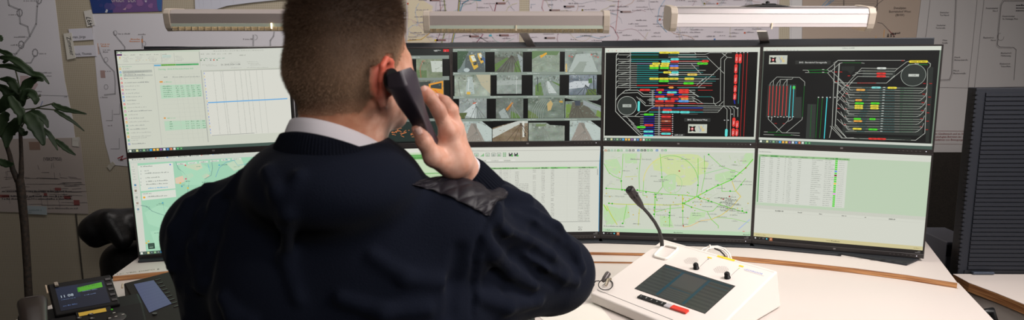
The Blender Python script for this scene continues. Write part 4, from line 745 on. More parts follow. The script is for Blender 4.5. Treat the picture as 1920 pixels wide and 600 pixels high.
    for x, y0, y1 in ((346, 64, 122), (367, 64, 122), (342, 126, 182), (341, 186, 246), (339, 250, 296), (337, 298, 340), (333, 444, 500), (353, 462, 508), (330, 508, 556), (351, 512, 556)):
        A.pill(x - 8, y0, x + 8, y1, RD); A.lay += .3; A.text(x + 3, (y0 + y1)/2 + 16, 2.8, '*832', (246, 216, 216), rot=-PI/2); A.lay -= .3
    A.pill(282, 512, 296, 558, CY_)
    for x, y in ((346, 57), (368, 57), (388, 57), (410, 57), (278, 461), (300, 461), (322, 425), (356, 388)): A.rect(x - 4, y - 3, x + 4, y + 2, (190, 190, 190))
    for x0, y, x1, c, t in ((140, 109, 180, RD, '*886'), (112, 123, 148, GN, '892'), (146, 123, 176, GN, '8XX'), (54, 189, 114, (228, 196, 96), '55 222'), (38, 214, 96, YE, '136'), (32, 241, 94, GN, '306'), (4, 282, 66, RD, '*282'), (4, 295, 66, RD, '*252'), (4, 321, 64, RD, '*477'), (18, 334, 64, OR, '341'), (4, 347, 66, (86, 156, 226), '343'), (14, 413, 72, CY_, '1 517')): chip(A, x0, y - 6.5, x1, y + 6.5, c, t)
    A.rect(20, 422, 120, 426, (90, 90, 86)); A.rect(40, 448, 194, 470, (48, 50, 48)); A.lay += .4; A.text(117, 463, 3.2, 'BHG - Betriebshof West', (226, 226, 222), centre=True, sx=.82); A.lay += .4; emblem(A, 64, 484, 174, 538)
    A.rect(-20, 540, 44, 556, (44, 46, 44)); A.lay += .4; A.greek(-16, 545, 16, 2, (200, 200, 196))
    A.fr(0, 0, 1); A.layer(); A.rect(1133, 256, 1417, 259.5, (206, 210, 198)); taskbar(A, 1133, 262, 1417, 262, 3)
def s_depot2(A):                                            # track diagram of the second depot
    A.rect(1430, 82, 1764, 282, (26, 26, 26)); A.layer(); A.fr(1420, 80, 3.0)
    A.raw([(0, 0), (MW, 0), (MW, .0125), (0, .0125)], (214, 218, 206)); A.raw([(0, MH - .0185), (MW, MH - .0185), (MW, MH - .0105), (0, MH - .0105)], (206, 210, 200)); A.raw([(MW - .004, .0125), (MW, .0125), (MW, MH - .01), (MW - .004, MH - .01)], (120, 134, 120)); A.raw([(0, .0125), (.003, .0125), (.003, MH - .01), (0, MH - .01)], (84, 94, 84)); A.layer()
    for k in range(10): A.rect(46 + k*19, 34, 50 + k*19, 38, (206, 120, 110) if k in (0, 3) else (170, 172, 166))
    A.greek(470, 20, 24, 1.8, (150, 152, 146)); emblem(A, 62, 66, 161, 116); W = lambda *p, w=1.15: A.line(p, w*.84, WL)
    A.rect(208, 95, 405, 116, (46, 48, 46)); A.lay += .4; A.text(306, 110, 3.3, 'BHG - Betriebshof Gerwigstraße', (232, 232, 226), centre=True, sx=.86); A.lay -= .4
    gy = (52, 56, 53)
    A.poly([(58, 232), (214, 232), (214, 305), (246, 303), (246, 424), (50, 420)], gy); A.poly([(280, 344), (328, 346), (322, 540), (272, 540)], gy); A.layer(); A.poly([(466, 128), (540, 126), (540, 150), (518, 172), (500, 152), (466, 152)], (40, 43, 41)); A.layer()
    W((68, 240), (70, 226), (106, 190), (232, 192), (262, 218), (262, 240)); W((106, 240), (108, 228), (126, 204), (190, 202), (196, 194)); W((142, 240), (146, 228), (164, 204)); W((86, 240), (88, 212)); W((122, 240), (126, 210)); W((162, 240), (164, 206))
    for x0, x1 in ((68, 62), (86, 82), (106, 100), (124, 118), (144, 138), (164, 158)): A.line([(x0, 242), (x1, 410)], 1.5, (206, 62, 60))
    for x0, x1 in ((184, 176), (202, 196)): A.line([(x0, 240), (x1, 420)], 1.5, (70, 196, 204))
    A.line([(260, 240), (252, 420)], 1.1, (30, 100, 40)); A.rect(195, 242, 209, 258, GN)
    W((62, 418), (62, 430), (140, 508), (238, 510), w=1.2); W((82, 418), (80, 440)); W((176, 420), (172, 440), (108, 504)); W((196, 422), (194, 432), (174, 444)); W((252, 418), (250, 432), (164, 506)); W((40, 503), (60, 503)); A.line([(60, 505), (130, 505)], 1.2, (30, 110, 40)); W((38, 518), (96, 520)); A.line([(96, 520), (200, 522)], 1.2, (30, 110, 40)); W((190, 520), (238, 524))
    for k in range(9): A.rect(60 + k*17, 414 + (k % 2)*3, 68 + k*17, 418 + (k % 2)*3, (206, 206, 200))
    for x, y in ((104, 455), (150, 456), (434, 160), (464, 160), (508, 182), (440, 214), (500, 236), (498, 282), (482, 298), (490, 328), (452, 368), (490, 416), (486, 462)): A.rect(x - 7, y - 2, x + 7, y + 2, (150, 30, 30))
    A.line([(302, 350), (296, 530)], 1, (30, 100, 40)); A.line([(338, 308), (328, 538)], 1.1, (30, 110, 44)); A.line([(362, 308), (350, 538)], 1.1, (30, 110, 44)); A.line([(388, 308), (375, 540)], 1.8, (70, 204, 212)); 
    for x in (340, 363, 387, 405, 432): A.rect(x - 4, 303, x + 4, 308, (214, 214, 210))
    W((250, 150), (278, 150), (284, 160)); A.line([(278, 150), (360, 148), (390, 150)], 1.1, (30, 130, 50)); A.line([(284, 164), (390, 164)], 1.1, (30, 130, 50)); W((264, 164), (286, 164)); W((390, 150), (402, 156), (390, 165)); A.rect(358, 144, 370, 149, WL); A.rect(358, 160, 370, 165, WL)
    W((385, 148), (428, 112), (446, 94), (540, 94)); W((404, 160), (456, 110), (470, 107)); W((404, 150), (424, 168), (480, 222)); W((388, 164), (424, 206), (430, 222), (520, 222)); W((428, 112), (418, 470), (404, 536), w=1.4); W((456, 110), (444, 330), (436, 460), (500, 536), w=1.3); W((408, 470), (472, 538), (540, 536))
    for y in (226, 264, 298, 340, 384, 430): W((446, y), (480, y + 32), (510, y + 62), (540, y + 64)); W((496, y + 48), (512, y + 46))
    W((540, 200), (508, 240), (470, 300), (446, 328))
    A.fr(1560, 80, 2.857); W((2, 104), (26, 88), (384, 87), w=1.1); W((36, 104), (30, 112), (14, 450), (76, 512), w=1.2); W((4, 450), (55, 512), (445, 524), (494, 486), (508, 132), (520, 120), (522, 105), (508, 96), w=1.35); A.line([(48, 101), (150, 102)], 1, (30, 110, 44)); W((30, 108), (48, 101)); W((150, 102), (166, 104))
    A.poly([(160, 140), (330, 136), (330, 182), (156, 180)], gy) ; A.poly([(80, 226), (500, 236), (480, 500), (52, 486), (66, 240)], (46, 50, 47)); A.poly([(508, 122), (538, 124), (516, 535), (498, 534)], (44, 48, 45)); A.poly([(130, 505), (420, 510), (420, 528), (128, 526)], (36, 40, 37)); A.layer()
    W((20, 280), (152, 131), (345, 133), (395, 94), (408, 92)); W((118, 158), (150, 146), (330, 148), (345, 133)); W((104, 172), (130, 160), (318, 162)); W((92, 212), (132, 176), (300, 178)); W((0, 200), (20, 212), (286, 212), (408, 108)); W((286, 212), (330, 170)); A.line([(130, 212), (230, 212)], 1.1, (190, 44, 40)); A.line([(412, 108), (506, 110)], 1, (30, 130, 50)); A.line([(170, 147), (280, 147)], .9, (90, 84, 30))
    A.lay += 1; A.disc(430, 168, 22.6, (150, 158, 150), 40); A.lay += .5; A.disc(430, 168, 21.6, (50, 55, 52), 40); A.lay += .5; A.rect(404, 162, 460, 176, (196, 200, 192)); A.lay += .3; A.text(432, 172, 2.2, '11:08', (70, 70, 70), centre=True); A.lay += .3
    A.pill(406, 87, 508, 100, (226, 206, 56)); A.lay += .3; A.text(457, 98, 2.9, '4 868  4xx 865', (40, 40, 20), centre=True); A.greek(438, 103, 7, 1.6, (200, 200, 196)); A.lay += .3
    rowsy = (237, 250, 263, 279, 292, 306, 323, 337, 350, 365, 379, 392, 408, 420, 434, 449, 462, 476)
    for k, y in enumerate(rowsy):
        x0 = 96 - (k % 3)*6 - k*.8; x1 = 494 - (k % 3)*14 - k*1.2; c = ((40, 120, 120), (100, 110, 90), (44, 110, 108))[k % 3]
        A.line([(x0, y), (x1, y + 3)], .8, (160, 164, 156)); A.line([(x0 + 60, y + .5), (x0 + 100, y + 1)], .9, (40, 110, 112)); A.line([(250, y + 1), (330, y + 2)], .8, (40, 110, 112)); A.line([(360, y + 2), (430, y + 2)], .8, (44, 124, 76)); A.rect(268 - k*.8, y - 3, 280 - k*.8, y + 2, (196, 198, 192))
        if k % 3 == 0: W((44, y - 38), (x0 - 26, y - 8), (x0, y)); W((x0 - 20, y - 20), (x0 - 4, y + 14), (x0 + 10, y + 14)); W((x1 - 34, y + 30), (x1 - 20, y + 26), (x1 + 4, y + 4), (x1 + 12, y - 18))
    W((22, 212), (84, 254)); W((30, 190), (60, 226), (96, 237))
    for x, y in ((40, 152), (14, 152), (84, 173), (78, 227), (74, 270), (32, 351), (66, 440), (70, 354), (372, 89), (490, 214), (524, 214), (518, 288), (514, 330), (510, 374), (508, 420), (504, 466), (486, 272), (482, 318), (480, 362), (476, 406), (474, 450)): A.rect(x - 7, y - 1.8, x + 7, y + 1.8, (176, 34, 32))
    A.lay += .6
    for x0, y, x1, c, t in ((234, 131, 284, (206, 210, 204), '857'), (232, 160, 282, RD, '*808'), (232, 175, 282, RD, '*815'), (206, 237, 256, (130, 210, 206), '206'), (292, 238, 342, YE, '22 862'), (124, 250, 172, (232, 170, 80), '201'), (120, 306, 156, (232, 160, 70), '2041'), (118, 323, 166, GN, '243'), (202, 323, 250, GN, '2105'), (116, 337, 162, YE, '22 208'), (200, 337, 246, YE, '4 872'), (116, 349, 162, YE, '4x 206'), (200, 350, 246, YE, '4 508'), (112, 408, 152, GN, ' '), (196, 409, 230, GN, '215'), (112, 420, 158, (232, 160, 70), '2046'), (108, 462, 156, YE, '201'), (192, 465, 240, GN, '14 0'), (192, 516, 238, RD, '*869'), (238, 517, 286, RD, '*882')): chip(A, x0, y - 5.5, x1, y + 5.5, c, t)
    A.fr(0, 0, 1); A.layer(); taskbar(A, 1424, 268, 1747, 280, 5)
def s_city(A):                                              # city map with tram lines
    A.rect(1133, 274, 1416, 449, (206, 212, 196)); A.layer(); A.fr(1120, 265, 3.157)
    A.rect(38, 26, 930, 48, (220, 222, 212)); A.rect(38, 42, 930, 68, (216, 218, 208)); A.layer()
    for k, x in enumerate((46, 64, 83, 102, 121, 140, 171, 190, 210, 240, 260, 279, 298, 318, 350, 382, 401)): A.rect(x, 46, x + 14, 58, ((190, 130, 90), (130, 150, 120), (150, 190, 160), (160, 180, 150), (90, 180, 60), (140, 190, 140), (140, 180, 150), (110, 114, 110), (110, 114, 110), (70, 120, 180), (40, 100, 60), (30, 40, 30), (110, 180, 110), (110, 170, 110), (60, 120, 190), (150, 160, 150), (110, 190, 120))[k]); A.lay += .3; A.rect(x + 4, 50, x + 10, 56, (200, 206, 196)); A.lay -= .3
    park = (190, 217, 172); yel = (206, 219, 164); gry = (196, 200, 188)
    for c, pts in ((yel, ((330, 120), (376, 86), (446, 80), (530, 100), (580, 150), (600, 200), (640, 190), (664, 130), (600, 80), (560, 74), (380, 76))), (yel, ((330, 120), (390, 86), (470, 84), (540, 110), (590, 170), (598, 230), (560, 260), (470, 240), (400, 180), (340, 170))), (yel, ((470, 206), (556, 206), (556, 260), (480, 262))),
                   (park, ((700, 196), (820, 164), (812, 226), (740, 244), (700, 232))), (park, ((880, 70), (922, 70), (922, 120), (862, 134), (858, 100))), (park, ((46, 110), (120, 100), (150, 160), (120, 200), (60, 170))), (park, ((396, 204), (470, 196), (470, 280), (430, 300), (392, 262))), (park, ((60, 380), (130, 396), (138, 470), (90, 498))), (park, ((130, 400), (190, 380), (200, 450), (140, 476))), (park, ((376, 440), (440, 448), (460, 512), (380, 506))), (park, ((590, 430), (650, 418), (640, 450), (600, 452))), (park, ((44, 372), (100, 486), (60, 496), (42, 440))), (park, ((160, 70), (240, 70), (240, 130), (170, 128))), (park, ((560, 420), (650, 420), (590, 480), (540, 500)))): A.poly(pts, c); A.lay += .15
    R = random.Random(9); A.layer()
    for k in range(150): x = R.uniform(44, 900); y = R.uniform(76, 490); A.rect(x, y, x + R.uniform(4, 22), y + R.uniform(3, 12), mixc((206, 212, 196), gry, R.random()))
    A.layer()
    for k in range(60): x = R.uniform(44, 880); y = R.uniform(76, 480); a = R.choice((0, 1.57, .3, -.5, 1.2)); l = R.uniform(20, 70); A.line([(x, y), (min(918, x + l*math.cos(a)), min(505, y + l*math.sin(a)))], .6, R.choice(((186, 196, 170), (222, 224, 214), (220, 214, 180), (180, 206, 150))))
    A.lay += .5; arc = lambda cx_, cy_, r_, t0, t1, n=22: [(cx_ + r_*math.cos(t), cy_ + r_*math.sin(t)) for t in np.linspace(t0, t1, n)]
    A.line(arc(440, 246, 162, -PI*.98, -PI*.60), 1.4, (222, 216, 130)); A.line(arc(440, 246, 162, -PI*.62, -.02), 1.1, (130, 204, 90)); A.line(arc(450, 250, 56, 0, 6.28), 1.0, (170, 210, 150))
    g = (122, 206, 70); y_ = (196, 208, 84)
    for pts, wd, c in ((((44, 130), (70, 180), (100, 204), (146, 222)), 1, g), (((156, 72), (152, 190), (146, 222), (150, 286)), 1, g), (((262, 70), (252, 200), (256, 300)), 1, g), (((376, 72), (388, 212), (392, 268), (352, 320), (346, 450)), 1, g), (((56, 278), (180, 286), (260, 292), (350, 304), (400, 312), (520, 318), (600, 330), (690, 360), (780, 390), (890, 424)), 1.3, g), (((70, 368), (180, 374), (300, 372), (420, 378), (510, 370)), 1.4, y_), (((510, 320), (512, 412)), 1.8, y_),
                       (((510, 370), (590, 328), (700, 270), (800, 226), (880, 156), (922, 106)), 1.7, (110, 214, 50)), (((600, 100), (602, 262), (592, 330)), 1.1, g), (((636, 84), (640, 200), (620, 300)), .9, g), (((664, 80), (740, 150), (860, 190)), .9, g), (((740, 256), (742, 296), (792, 296), (820, 296), (880, 220)), 1, g), (((800, 236), (820, 290), (852, 326), (800, 390), (740, 436), (680, 462)), 1.4, (220, 200, 100)), (((680, 462), (620, 470), (560, 500), (516, 508)), 1.2, (226, 190, 110)), (((566, 390), (656, 416), (690, 412), (740, 360)), 1, g), (((656, 416), (680, 462), (722, 500), (722, 514)), 1.1, g), (((60, 380), (90, 440), (124, 494)), 1.6, y_), (((44, 376), (66, 412)), 2.2, (160, 216, 70)), (((180, 374), (160, 490)), 1, g), (((256, 400), (250, 498)), 1.2, y_), (((438, 378), (434, 506)), 1.3, g), (((512, 412), (514, 500)), 1, g), (((840, 520), (904, 464)), 1.6, (170, 186, 226)), (((280, 230), (276, 320), (300, 322)), .9, g), (((520, 370), (566, 390)), 1.4, g), (((700, 450), (800, 456), (900, 480)), .9, (150, 210, 110)), (((345, 304), (345, 420), (420, 400), (520, 390)), .9, g), (((640, 190), (760, 160)), 1, (150, 210, 140)), (((170, 210), (240, 206)), .8, y_)): A.line(pts, wd, c)
    A.layer()
    for x, y in ((662, 77), (387, 211), (147, 234), (58, 278), (152, 287), (168, 289), (243, 288), (294, 300), (351, 314), (351, 330), (345, 392), (343, 432), (342, 432), (75, 367), (94, 369), (156, 487), (512, 366), (522, 370), (512, 412), (600, 259), (652, 292), (718, 258), (796, 224), (820, 206), (880, 157), (854, 256), (790, 294), (604, 330), (614, 337), (662, 352), (681, 357), (434, 422), (434, 440), (564, 390), (862, 411), (886, 420)): A.disc(x, y, 1.6, (50, 176, 40))
    for k in range(60): 
        x, y = R.choice(((R.uniform(180, 500), R.uniform(290, 480)), (R.uniform(50, 900), R.uniform(90, 500)), (R.uniform(500, 700), R.uniform(300, 380)))); A.disc(x, y, 1.1, R.choice(((206, 176, 50), (210, 186, 70), (196, 160, 60), (120, 196, 60))))
    for x, y in ((490, 175), (786, 326), (516, 500), (880, 157), (750, 342)): A.disc(x, y, 1.5, (170, 60, 60))
    tg = (140, 146, 134)
    for x, y, t in ((202, 108, 'Karlsruhe - Nordstadt'), (46, 328, 'Karlsruhe - Weststadt'), (394, 380, 'Karlsruhe - Mitte'), (576, 362, 'Karlsruhe - Oststadt'), (398, 500, 'Karlsruhe - Südstadt'), (270, 404, 'Karlsruhe - Südweststadt'), (800, 240, 'Karlsruhe - Rintheim'), (356, 440, 'Karlsruhe - Südwest')): A.text(x, y, 3.2, t, tg, sx=.95)
    for k in range(40): x = R.uniform(44, 860); y = R.uniform(90, 490); A.greek(x, y, R.uniform(8, 20), 1.5, (130, 136, 126))
    for k in range(14): A.greek(R.uniform(700, 790), 330 + k*6, R.uniform(16, 30), 1.6, (104, 108, 100))
    A.rect(38, 514, 905, 530, (206, 214, 196)); A.greek(46, 500, 40, 1.8, (120, 126, 116)); A.poly([(38, 516), (912, 530), (912, 560), (38, 538)], (186, 214, 180)); A.layer(); A.greek(52, 523, 14, 1.8, (110, 130, 106)); A.greek(460, 537, 18, 1.8, (110, 130, 106)); A.greek(868, 548, 12, 1.8, (110, 130, 106)); A.greek(865, 530, 4, 1.8, (220, 110, 100))
    A.fr(0, 0, 1); A.layer(); darkbar(A)
def s_list(A):                                              # bottom right: message list
    A.rect(1421, 278, 1746, 475, (190, 208, 182)); A.layer(); A.raw([(0, 0), (MW, 0), (MW, .0205), (0, .0205)], (214, 216, 205)); A.raw([(0, .011), (MW, .011), (MW, .0116), (0, .0116)], (196, 198, 188)); A.layer()
    A.greek(1424, 283.4, 24, 1.6, (150, 156, 146)); x0, x1 = .0050, .286; y0, dy = .0205, .00695
    u = lambda px, py: A.m(px, py)[0]
    A.raw([(x0, y0), (x1, y0), (x1, y0 + .0075), (x0, y0 + .0075)], (150, 190, 138)); A.raw([(x0 + .036, y0), (x0 + .061, y0), (x0 + .061, y0 + .0075), (x0 + .036, y0 + .0075)], (88, 168, 84)); A.raw([(x0, y0 + .0075), (x0 + .0035, y0 + .0075), (x0 + .0035, y0 + .0075 + 23*dy), (x0, y0 + .0075 + 23*dy)], (110, 166, 110))
    A.raw([(x0 + .0035, y0 + .0075), (x1 - .006, y0 + .0075), (x1 - .006, y0 + .0075 + 23.2*dy), (x0 + .0035, y0 + .0075 + 23.2*dy)], (213, 216, 206)); A.layer()
    def gk(x, y, w_, h_, c):
        p = A.k; s_ = A.m; A.m = lambda a, b: (a, b); A.greek(x, y, w_ / A.px, h_ / A.px, c); A.m = s_
    cols = ((.007, .016), (.037, .014), (.066, .010), (.087, .004), (.103, .013), (.135, .012), (.180, .024), (.262, .006), (.272, .02))
    for x, w_ in ((.007, .022), (.037, .024), (.068, .012), (.086, .010), (.105, .02), (.133, .026), (.17, .008), (.212, .012), (.226, .016)): gk(x0 + x*.98, y0 + .0028, w_*.9, .0026, (70, 110, 70))
    for r_ in range(23):
        y = y0 + .0075 + r_*dy + .0022
        for x, w_ in ((.007, .012), (.034, .011), (.059, .008), (.083, .003), (.093, .010 + .004*random.random()), (.124, .010), (.168, random.uniform(.01, .034)), (.208, .008), (.218, random.uniform(.008, .026))): gk(x0 + x, y, w_, .0024, (160, 164, 154))
        c = {5: (90, 150, 220), 7: (120, 34, 38), 11: (232, 200, 70), 16: (226, 150, 220)}.get(r_, (88, 216, 58)); xg = .243; A.raw([(xg, y - .0012), (xg + .0075, y - .0012), (xg + .0075, y + .0040), (xg, y + .0040)], c); gk(xg + .011, y, .018, .0022, (176, 180, 170))
        A.lay -= .3; A.raw([(x0 + .004, y + .0045), (x1 - .006, y + .0045), (x1 - .006, y + .0048), (x0 + .004, y + .0048)], (200, 204, 194)); A.lay += .3
    A.raw([(xg, y0 + .001), (xg + .008, y0 + .001), (xg + .008, y0 + .006), (xg, y0 + .006)], (70, 150, 66)); gk(xg + .010, y0 + .0028, .03, .0026, (90, 130, 84))
    yb = .199; A.raw([(0, yb), (MW, yb), (MW, MH - .012), (0, MH - .012)], (213, 215, 203)); A.layer(); A.raw([(0, yb), (MW, yb), (MW, yb + .012), (0, yb + .012)], (203, 205, 193)); A.raw([(.01, yb + .021), (MW - .01, yb + .021), (MW - .01, yb + .0216), (.01, yb + .0216)], (194, 196, 186)); A.layer()
    for x, w_ in ((.066, .026), (.138, .013), (.205, .009), (.274, .014), (.343, .006), (.414, .018)): gk(x, yb + .0142, w_, .0036, (110, 112, 104))
    A.raw([(0, MH - .0255), (MW, MH - .0255), (MW, MH - .0125), (0, MH - .0125)], (208, 198, 150)); A.layer(); gk(.006, MH - .0205, .034, .003, (170, 156, 100)); gk(.232, MH - .0205, .042, .003, (110, 100, 70)); gk(.492, MH - .0205, .018, .003, (160, 146, 96)); darkbar(A)

Q = {(1,0): ((217.5,96),(553,94.5),(558,280),(241,287)), (1,1): ((241.5,297),(558,288),(563,462),(264,476)), (2,0): ((571,94.5),(843.5,93),(845,266),(574,272)), (2,1): ((574,280),(848,273.5),(850,441),(578,452)),
     (3,0): ((850,92),(1126.5,90),(1126.5,264),(852,264)), (3,1): ((853,273.5),(1126,273),(1125,441),(855,441.5)), (4,0): ((1133,90),(1423.5,88),(1416,268),(1132.5,264.5)), (4,1): ((1132.5,273.5),(1415.5,278),(1408,448.5),(1131,441)),
     (5,0): ((1429.5,86.5),(1763.5,82.5),(1746.5,281),(1423.5,268)), (5,1): ((1421.5,278),(1745.5,292.5),(1728.5,480),(1415,451))}
for (c, r_), fn, lb in (((1,0), s_mail, 'leftmost monitor of the upper row, showing a mail list and a schedule table'), ((1,1), s_maps, 'leftmost monitor of the lower row, showing a green web map with a white search panel'),
                        ((2,0), s_cams2, 'upper monitor half hidden by the head and phone, showing a few camera pictures'), ((2,1), s_list_left, 'lower monitor mostly hidden by the man, showing pale green lists behind the hand'),
                        ((3,0), s_cams, 'upper monitor showing sixteen traffic camera pictures'), ((3,1), s_table, 'lower monitor showing a white journey table with toolbar icons, under the camera pictures'),
                        ((4,0), s_depot1, 'upper monitor showing a black track diagram with red, yellow and cyan tags'), ((4,1), s_city, 'lower monitor showing a city map with green tram lines, behind the microphone'),
                        ((5,0), s_depot2, 'rightmost monitor of the upper row, showing a depot track diagram with a round turntable'), ((5,1), s_list, 'rightmost monitor of the lower row, showing a message list with green marks')):
    monitor(c, r_, Q[(c, r_)], fn, lb)
# ------------------------------------------------------------------ implicit sculpting: smooth unions of tapered limbs and ellipsoids turned into one mesh
def VV(p): return np.array([p[0], p[1], p[2]], dtype=np.float32)
class Sculpt:
    def __init__(s, lo, hi, h):
        s.lo = np.array(lo, np.float32); s.h = h; s.n = tuple(int(math.ceil((hi[i] - lo[i]) / h)) + 1 for i in range(3)); s.D = np.full(s.n, .08, np.float32)
    def _box(s, lo, hi):
        a = [max(0, int((lo[i] - s.lo[i]) / s.h)) for i in range(3)]; b = [min(s.n[i], int((hi[i] - s.lo[i]) / s.h) + 2) for i in range(3)]
        if any(b[i] <= a[i] for i in range(3)): return None, None
        sl = tuple(slice(a[i], b[i]) for i in range(3)); ax = [s.lo[i] + s.h * np.arange(a[i], b[i], dtype=np.float32) for i in range(3)]
        return sl, np.meshgrid(*ax, indexing='ij')
    def _mix(s, sl, d, k, sub=False):
        if sub: s.D[sl] = s.smax(s.D[sl], -d, k)
        else:
            D = s.D[sl]; hh = np.clip(.5 + .5 * (D - d) / k, 0, 1); s.D[sl] = D * (1 - hh) + d * hh - k * hh * (1 - hh)
    def smax(s, a, b, k): hh = np.clip(.5 + .5 * (a - b) / k, 0, 1); return b * (1 - hh) + a * hh + k * hh * (1 - hh)
    def cone(s, a, b, ra, rb, k=.02, sub=False, pad=.07):
        a = VV(a); b = VV(b); R = max(ra, rb) + pad; sl, P = s._box(np.minimum(a, b) - R, np.maximum(a, b) + R)
        if sl is None: return s
        ab = b - a; L2 = float(ab @ ab) + 1e-12; t = np.clip(((P[0]-a[0])*ab[0] + (P[1]-a[1])*ab[1] + (P[2]-a[2])*ab[2]) / L2, 0, 1)
        d = np.sqrt((P[0]-a[0]-t*ab[0])**2 + (P[1]-a[1]-t*ab[1])**2 + (P[2]-a[2]-t*ab[2])**2) - (ra + (rb - ra) * t); s._mix(sl, d, k, sub); return s
    def chain(s, pts, rr, k=.01, sub=False, pad=.03):
        for i in range(len(pts) - 1): s.cone(pts[i], pts[i+1], rr[i], rr[i+1], k if i == 0 or sub else min(k, rr[i]*.6), sub, pad)
        return s
    def ell(s, c, r, k=.02, R=None, sub=False, pad=.07, pw=2.0):
        c = VV(c); m_ = max(r) + pad; sl, P = s._box(c - m_, c + m_)
        if sl is None: return s
        X = [P[i] - c[i] for i in range(3)]
        if R is not None: R = np.array(R, np.float32); X = [R[i][0]*X[0] + R[i][1]*X[1] + R[i][2]*X[2] for i in range(3)]   # rows of R: local axes
        q = [np.abs(X[i]) / r[i] for i in range(3)]; k0 = (q[0]**pw + q[1]**pw + q[2]**pw) ** (1/pw)
        g = np.sqrt((X[0]/r[0]**2)**2 + (X[1]/r[1]**2)**2 + (X[2]/r[2]**2)**2) + 1e-9
        d = k0 * (k0 - 1) / g if pw == 2 else (k0 - 1) * min(r); d = np.maximum(d, -min(r)); s._mix(sl, d.astype(np.float32), k, sub); return s
    def val(s, p):
        q = (np.asarray(p, np.float32) - s.lo) / s.h; i = np.clip(np.floor(q).astype(int), 0, np.array(s.n) - 2); f = q - i; r = 0
        for dx in (0, 1):
            for dy in (0, 1):
                for dz in (0, 1):
                    w_ = (f[..., 0] if dx else 1 - f[..., 0]) * (f[..., 1] if dy else 1 - f[..., 1]) * (f[..., 2] if dz else 1 - f[..., 2]); r = r + w_ * s.D[i[..., 0]+dx, i[..., 1]+dy, i[..., 2]+dz]
        return r
    def grad(s, p):
        e = s.h; p = np.asarray(p, np.float32); g = np.stack([s.val(p + np.eye(3, dtype=np.float32)[i]*e) - s.val(p - np.eye(3, dtype=np.float32)[i]*e) for i in range(3)], -1)
        return g / (np.linalg.norm(g, axis=-1, keepdims=True) + 1e-9)
    def hit(s, x, y, near=.5, far=1.7):
        d = np.array(ray(x, y)); o = np.array(CAM); t = np.arange(near, far, .002); P = o + d * t[:, None]; v = s.val(P); inside = np.all((P > s.lo + s.h*2) & (P < s.lo + s.h*(np.array(s.n) - 3)), axis=1); v = np.where(inside, v, 1.)
        k = np.argmax(v < 0)
        if v[k] >= 0: return None
        return Vector(P[k].tolist())
    def mesh(s, name, material, parent=None, smooth=True, color=None):
        D = s.D; S = D < 0; nx, ny, nz = s.n
        c = [S[i:nx-1+i, j:ny-1+j, k:nz-1+k] for i in (0, 1) for j in (0, 1) for k in (0, 1)]
        cnt = sum(q.astype(np.int8) for q in c); act = (cnt > 0) & (cnt < 8); idx = np.full(act.shape, -1, np.int64); I = np.argwhere(act); idx[act] = np.arange(len(I))
        acc = np.zeros((len(I), 3), np.float64); num = np.zeros(len(I))
        for ax in range(3):
            o1, o2 = [q for q in range(3) if q != ax]
            for a in (0, 1):
                for b in (0, 1):
                    p0 = np.zeros(3, int); p0[o1] = a; p0[o2] = b; p1 = p0.copy(); p1[ax] = 1
                    v0 = D[tuple((I + p0).T)]; v1 = D[tuple((I + p1).T)]; cr = (v0 < 0) != (v1 < 0); t = np.where(cr, v0 / np.where(cr, v0 - v1, 1), 0)
                    pt = I + p0 + np.outer(t, (p1 - p0)); acc[cr] += pt[cr]; num[cr] += 1
        V = acc / num[:, None] * s.h + s.lo; faces = []
        for ax in range(3):
            o1, o2 = [(1, 2), (2, 0), (0, 1)][ax]; sh = np.zeros(3, int); sh[ax] = 1
            a0 = S[:-1, :, :] if ax == 0 else S[:, :-1, :] if ax == 1 else S[:, :, :-1]; a1 = S[1:, :, :] if ax == 0 else S[:, 1:, :] if ax == 1 else S[:, :, 1:]
            E = np.argwhere(a0 != a1); ok = (E[:, o1] > 0) & (E[:, o2] > 0) & (E[:, o1] < s.n[o1]-1) & (E[:, o2] < s.n[o2]-1); E = E[ok]; inside0 = S[tuple(E.T)]
            e1 = np.zeros(3, int); e1[o1] = 1; e2 = np.zeros(3, int); e2[o2] = 1
            q = np.stack([idx[tuple((E - e1 - e2).T)], idx[tuple((E - e2).T)], idx[tuple(E.T)], idx[tuple((E - e1).T)]], 1)
            q[~inside0] = q[~inside0][:, ::-1]; faces.append(q)
        Fq = np.concatenate(faces); me = bpy.data.meshes.new(name); me.vertices.add(len(V)); me.vertices.foreach_set('co', V.astype(np.float32).ravel())
        me.loops.add(len(Fq)*4); me.loops.foreach_set('vertex_index', Fq.astype(np.int32).ravel()); me.polygons.add(len(Fq)); me.polygons.foreach_set('loop_start', np.arange(0, len(Fq)*4, 4, dtype=np.int32))
        me.update(calc_edges=True); me.validate(); me.polygons.foreach_set('use_smooth', [smooth]*len(me.polygons))
        if color is not None:
            ca = me.color_attributes.new('Col', 'FLOAT_COLOR', 'POINT'); cc = np.ones((len(V), 4), np.float32); cc[:, :3] = color(V); ca.data.foreach_set('color', cc.ravel())
        me.materials.append(material); o = bpy.data.objects.new(name, me); COL.objects.link(o)
        if parent is not None: o.parent = parent
        return o

